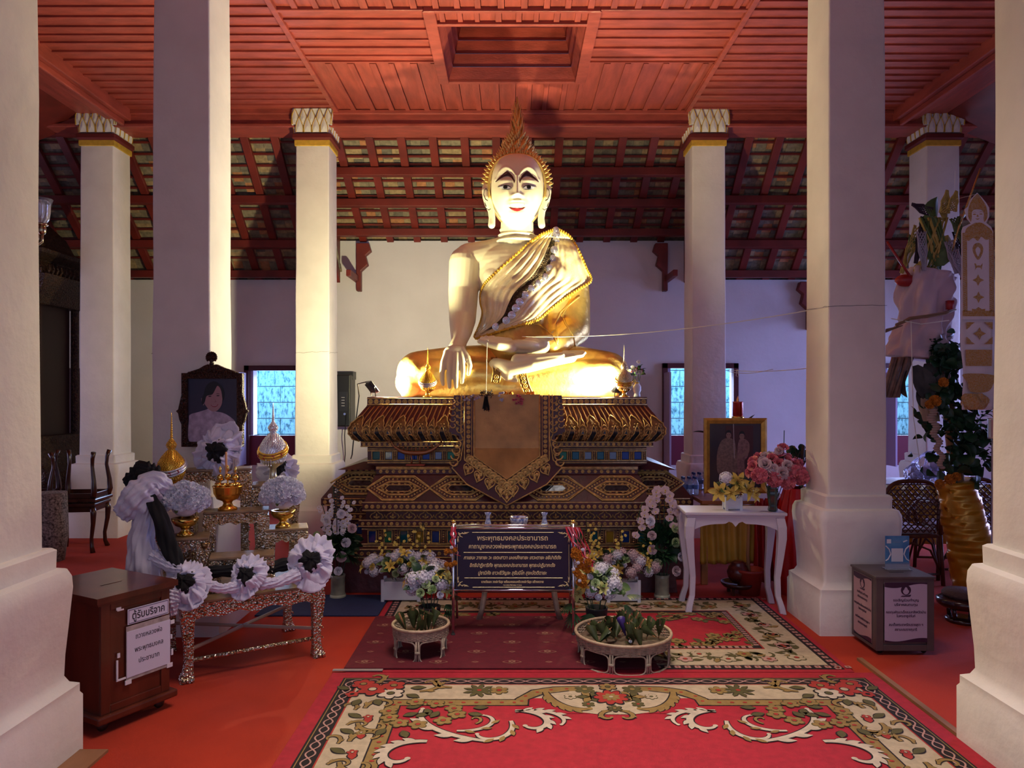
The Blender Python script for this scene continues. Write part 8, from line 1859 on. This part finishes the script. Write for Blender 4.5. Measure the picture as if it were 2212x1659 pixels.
for p, q in (((x0, y0), (x0, y1)), ((x1, y0), (x1, y1)), ((x0, y1), (x1, y1))): chain(r, p, q, .020, 4, 2)
for k in range(40):      # dots on the tan band
    y = AY1-.42-.055*k
    if y > 1.4: 
        for x in (AX0+.394, AX1-.394): r.poly([(x+.011*cos(a*pi/5), y+.008*sin(a*pi/5)) for a in range(10)], 7, 2)
    x = AX0+.42+.062*k
    if x < AX1-.42 and not (cxr-.42 < x < cxr+.42): r.poly([(x+.011*cos(a*pi/5), AY1-.394+.008*sin(a*pi/5)) for a in range(10)], 7, 2)
rd = random.Random(2)
for s in (-1, 1):
    xs_ = lambda d: (AX0+d) if s < 0 else (AX1-d)
    S_ = lambda a: a if s < 0 else pi-a; T_ = lambda t: t*(1 if s < 0 else -1)
    for (dx, dy, rr_, m, mc) in ((.26, .24, .075, 7, 2), (.20, .17, .06, 7, 3), (.36, .19, .06, 7, 3), (.36, .29, .065, 6, 5), (.17, .30, .035, 7, 1)): r.flower(xs_(dx), AY1-dy, rr_, m, mc, 4+rd.random(), 5+int(rd.random()*2), rd.random())
    for (dx, dy, a) in ((.45, .22, .1), (.44, .30, -.5), (.30, .36, -1.2), (.22, .36, -1.8), (.14, .24, 2.6)): r.leaf(xs_(dx), AY1-dy, S_(a), .08, 5, 3.4, .5)
    for (dx, dy, a, tn, l) in ((.50, .26, .1, 4.4, .26), (.66, .21, 3.2, -4.6, .24), (.24, .16, .4, 4, .2)): r.scroll(xs_(dx), AY1-dy, S_(a), l, T_(tn), .012, 3, 2, 2)
    for dx in (.80, .90): r.flower(xs_(dx), AY1-.25, .045, 5 if dx < .85 else 3, 7, 3, 6, 0, 5)
    for k in range(9): a = k*.7; r.leaf(xs_(.80)+.03*cos(a), AY1-.25+.03*sin(a), a, .055, 5, 2.2, .4)
    for k, dy in enumerate((.46, .62, .80, .98, 1.16, 1.34, 1.52)):
        sg = 1 if k % 2 else -1
        r.scroll(xs_(.265), AY1-dy, -1.4 if sg > 0 else 1.6, .24, 4.6*sg*(1 if s < 0 else -1), .013, 3, 2, 2); r.scroll(xs_(.22), AY1-dy-.02, 1.2, .15, 4.4*-sg, .009, 3, 2, 1)
        r.leaf(xs_(.20), AY1-dy-.06, S_(-.6), .09, 5, 2.6, .4); r.flower(xs_(.30), AY1-dy-.10, .024, (7, 3)[k % 2], 2, 3, 5)
        r.leaf(xs_(.30), AY1-dy-.10, S_(-1.4), .06, 7, 2.4, .6)
    # wreath of small tan flowers at the corner
    for (dx, dy) in ((.50, .395), (.60, .415), (.69, .47), (.71, .535), (.65, .60), (.54, .64), (.455, .625), (.40, .57), (.385, .50)): r.flower(xs_(dx), AY1-dy, .042, 3, 7, 5, 5, rd.random(), 5)
    for (dx, dy, a) in ((.56, .47, -1.3), (.62, .50, -2), (.46, .55, .5), (.78, .46, .1), (.76, .52, -.3), (.52, .56, .7), (.40, .68, -2), (.48, .70, -1.2), (.46, .46, .3)): r.leaf(xs_(dx), AY1-dy, S_(a), .075, 5, 4, .5)
    # pale acanthus scrolls in the field
    r.scroll(xs_(.98), AY1-.49, S_(-.0)+0, .30, T_(-4.4)*-1*-1, .018, 6, 3, 6); r.scroll(xs_(.98), AY1-.50, S_(.3), .27, T_(-2.6), .014, 6, 3, 5)
    r.scroll(xs_(.96), AY1-.60, S_(-1.3), .26, T_(-3.4), .015, 6, 3, 4, fm=3); r.scroll(xs_(.72), AY1-.70, S_(-.1), .24, T_(3.2), .013, 6, 3, 3, fm=3)
    r.scroll(xs_(.86), AY1-.80, S_(2.9), .42, T_(-1.6), .017, 6, 3, 4); r.scroll(xs_(.60), AY1-.80, S_(3.0), .32, T_(4.6), .020, 6, 3, 7); r.scroll(xs_(.60), AY1-1.05, S_(-2.9), .3, T_(4.2), .015, 3, 3, 4); r.scroll(xs_(.62), AY1-1.3, S_(-1.8), .35, T_(3.6), .016, 6, 3, 5)
    r.scroll(xs_(.80), AY1-.63, S_(.6), .12, T_(4.4), .007, 3, 3, 0)
    # side of the centre medallion
    X_ = lambda d: cxr+s*d
    r.poly([(X_(0), AY1-.18), (X_(.50), AY1-.18), (X_(.56), AY1-.36), (X_(.42), AY1-.44), (X_(.40), AY1-.33), (X_(.30), AY1-.26)], 0, 1.4) if 0 else None
    r.poly([(X_(0), AY1-.18), (X_(.34), AY1-.20), (X_(.30), AY1-.40), (X_(.22), AY1-.49), (X_(.08), AY1-.53), (X_(0), AY1-.53)], 2, 2.1)
    r.poly([(X_(.02), AY1-.345), (X_(.44), AY1-.345), (X_(.37), AY1-.52), (X_(.02), AY1-.52)], 0, 1.6)
    r.strip([(X_(.44), AY1-.425), (X_(.44), AY1-.35), (X_(.36), AY1-.27), (X_(.26), AY1-.235), (X_(.16), AY1-.225)], .030, 3, 2.4); r.strip([(X_(.475), AY1-.36), (X_(.39), AY1-.245), (X_(.28), AY1-.205), (X_(.14), AY1-.195)], .004, 1, 2.6); r.strip([(X_(.41), AY1-.43), (X_(.405), AY1-.36), (X_(.33), AY1-.295), (X_(.2), AY1-.255)], .004, 1, 2.6)
    for k in range(5): q = [(.44, .38), (.42, .32), (.36, .272), (.29, .243), (.21, .23)][k]; r.poly([(X_(q[0])+.010*cos(a*pi/5), AY1-q[1]+.008*sin(a*pi/5)) for a in range(10)], 7, 3)
    r.scroll(X_(.32), AY1-.27, (-1.7 if s > 0 else -1.44), .34, -1.9*s, .020, 3, 3, 6, 1, 3); r.scroll(X_(.02), AY1-.49, (-.2 if s > 0 else pi+.2), .16, -4.2*s, .011, 3, 4, 2)
    for (dx, dy, rr_, m, mc) in ((.12, .24, .048, 5, 3), (.12, .42, .03, 5, 7), (.20, .33, .03, 2, 5)): r.flower(X_(dx), AY1-dy, rr_, m, mc, 4, 6, 0, 5)
    for k in range(6): r.leaf(X_(.10), AY1-.33, k*1.05, .075, 5 if k % 2 else 3, 3.2, .5)
r.flower(cxr, AY1-.34, .085, 7, 3, 5.5, 9, .2); r.flower(cxr, AY1-.34, .040, 3, 2, 7.5, 8, .2, 3); r.flower(cxr, AY1-.21, .045, 3, 5, 5, 6); r.flower(cxr, AY1-.47, .035, 5, 3, 5, 6)
obj('woven_pattern', r.b, RR, rug)
# --- rear patterned rug under the runner
BX0, BX1, BY0, BY1 = -.90, 1.85, 4.0, 5.50
b = MB(); b.box((BX0, BY0, 0), (BX1, BY1, .009)); rug2 = obj('rear_rug', b, RR[0], bevel=.002); tag(rug2, 'crimson rug with wide cream floral border and black rosette edge before the pedestal', 'rug')
r = Rug(.0097); bx = (BX0, BY0, BX1, BY1)
ring_(r, .035, .10, 1, 0, bx); ring_(r, .10, .36, 2, 0, bx); ring_(r, .36, .37, 7, 1, bx); ring_(r, .37, .41, 1, 1, bx); ring_(r, .41, .418, 3, 1, bx)
rd = random.Random(8)
for k in range(26):
    for x in (BX0+.068, BX1-.068): r.flower(x, BY0+.05+.056*k, .020, 4, 7, 2, 4, pi/4, 8)
for k in range(50):
    for y in (BY0+.068, BY1-.068): r.flower(BX0+.05+.055*k, y, .020, 4, 7, 2, 4, pi/4, 8)
for k in range(20): r.rect(BX0+.375, BY0+.42+.035*k, BX0+.405, BY0+.44+.035*k, 4, 2); r.rect(BX1-.405, BY0+.42+.035*k, BX1-.375, BY0+.44+.035*k, 4, 2)
for k in range(50): r.rect(BX0+.42+.04*k, BY0+.375, BX0+.445+.04*k, BY0+.405, 4, 2) if BX0+.42+.04*k < BX1-.42 else None
def vine(x0, y0, x1, y1, n):
    for k in range(n):
        f = (k+.5)/n; x = x0+(x1-x0)*f; y = y0+(y1-y0)*f; a = math.atan2(y1-y0, x1-x0); sg = 1 if k % 2 else -1
        r.scroll(x-.06*cos(a), y-.06*sin(a), a+.5*sg, .20, -3.2*sg, .006, 5, 1, 0, 5); 
        for j in range(4): r.leaf(x+rd.uniform(-.05, .05), y+rd.uniform(-.06, .06), rd.uniform(0, 6), rd.uniform(.05, .08), rd.choice((5, 3, 5)), 1.4, .42, 5)
        r.flower(x+rd.uniform(-.02, .02), y+.04*sg, rd.uniform(.035, .05), rd.choice((3, 4, 2)), 7, 2.5, rd.choice((5, 6)), rd.random(), 5)
vine(BX1-.23, BY0+.2, BX1-.23, BY1-.15, 11); vine(BX0+.23, BY0+.2, BX0+.23, BY1-.15, 11); vine(.2, BY0+.23, BX1-.35, BY0+.23, 11); vine(BX0+.4, BY1-.23, BX1-.4, BY1-.23, 17)
for cx_, sx in ((BX1-.42, -1), (BX0+.42, 1)):      # flower corners running into the field
    for cy_, sy in ((BY0+.42, 1), (BY1-.42, -1)):
        for k in range(26):
            u = rd.random()**1.4*.50; v_ = rd.random()**1.4*(.30-.42*u)
            if v_ > 0 : (r.flower if k % 2 else r.leaf)(*((cx_+sx*(u+.02), cy_+sy*(v_+.02), rd.uniform(.03, .045), 3 if k % 4 else 2, 5, 3, 6, 0, 5) if k % 2 else (cx_+sx*(u+.02), cy_+sy*(v_+.02), rd.uniform(0, 6), .07, 5 if k % 4 else 3, 2, .45, 5)))
obj('woven_pattern', r.b, RR, rug2)
# --- maroon runner
b = MB(); b.box((-.915, 4.03, .0125), (.80, 4.98, .020)); rn = obj('maroon_runner', b, rmat('runner_maroon', (.13, .006, .016)), bevel=.002); tag(rn, 'dark maroon runner with small diamond motifs under the rattan baskets', 'rug')
r = Rug(.0208); RUN = RR+[rmat('runner_motif', (.34, .16, .10))]
for j in range(6):
    for i in range(9):
        x = -.82+.205*i; y = 4.12+.165*j
        if (i+j) % 2: r.poly([(x-.022, y), (x, y-.013), (x+.022, y), (x, y+.013)], 9, 0); r.poly([(x-.012, y), (x, y-.006), (x+.012, y), (x, y+.006)], 8, 1)
        else:
            for k_, m in ((1, 9), (.86, 8)): r.poly([(x+.055*k_*u, y+.030*k_*(1-abs(u))**.7*sg) for sg in (1, -1) for u in ([-1+.2*q for q in range(11)] if sg > 0 else [1-.2*q for q in range(1, 10)])], m, 0 if m == 9 else 1)
            r.flower(x, y, .022, 9, 8, 2, 6, 0, 8)
obj('woven_motifs', r.b, RUN, rn)
b = MB(); b.box((-.97, 4.0, .0125), (-.70, 4.026, .0165)); tag(obj('tape_strip', b, mat('grey_carpet_tape', (.25, .2, .2), .6)), 'grey tape strip at the left front corner of the maroon runner', 'tape')
b = MB(); b.box((-1.75, 5.03, 0), (-.91, 5.55, .010)); tag(obj('blue_mat', b, mat('dark_blue_mat', (.012, .022, .085), .95, var=.15, scale=60, bump=.4, bscale=500), bevel=.003), 'plain dark blue mat on the floor before the pedestal at left', 'mat')
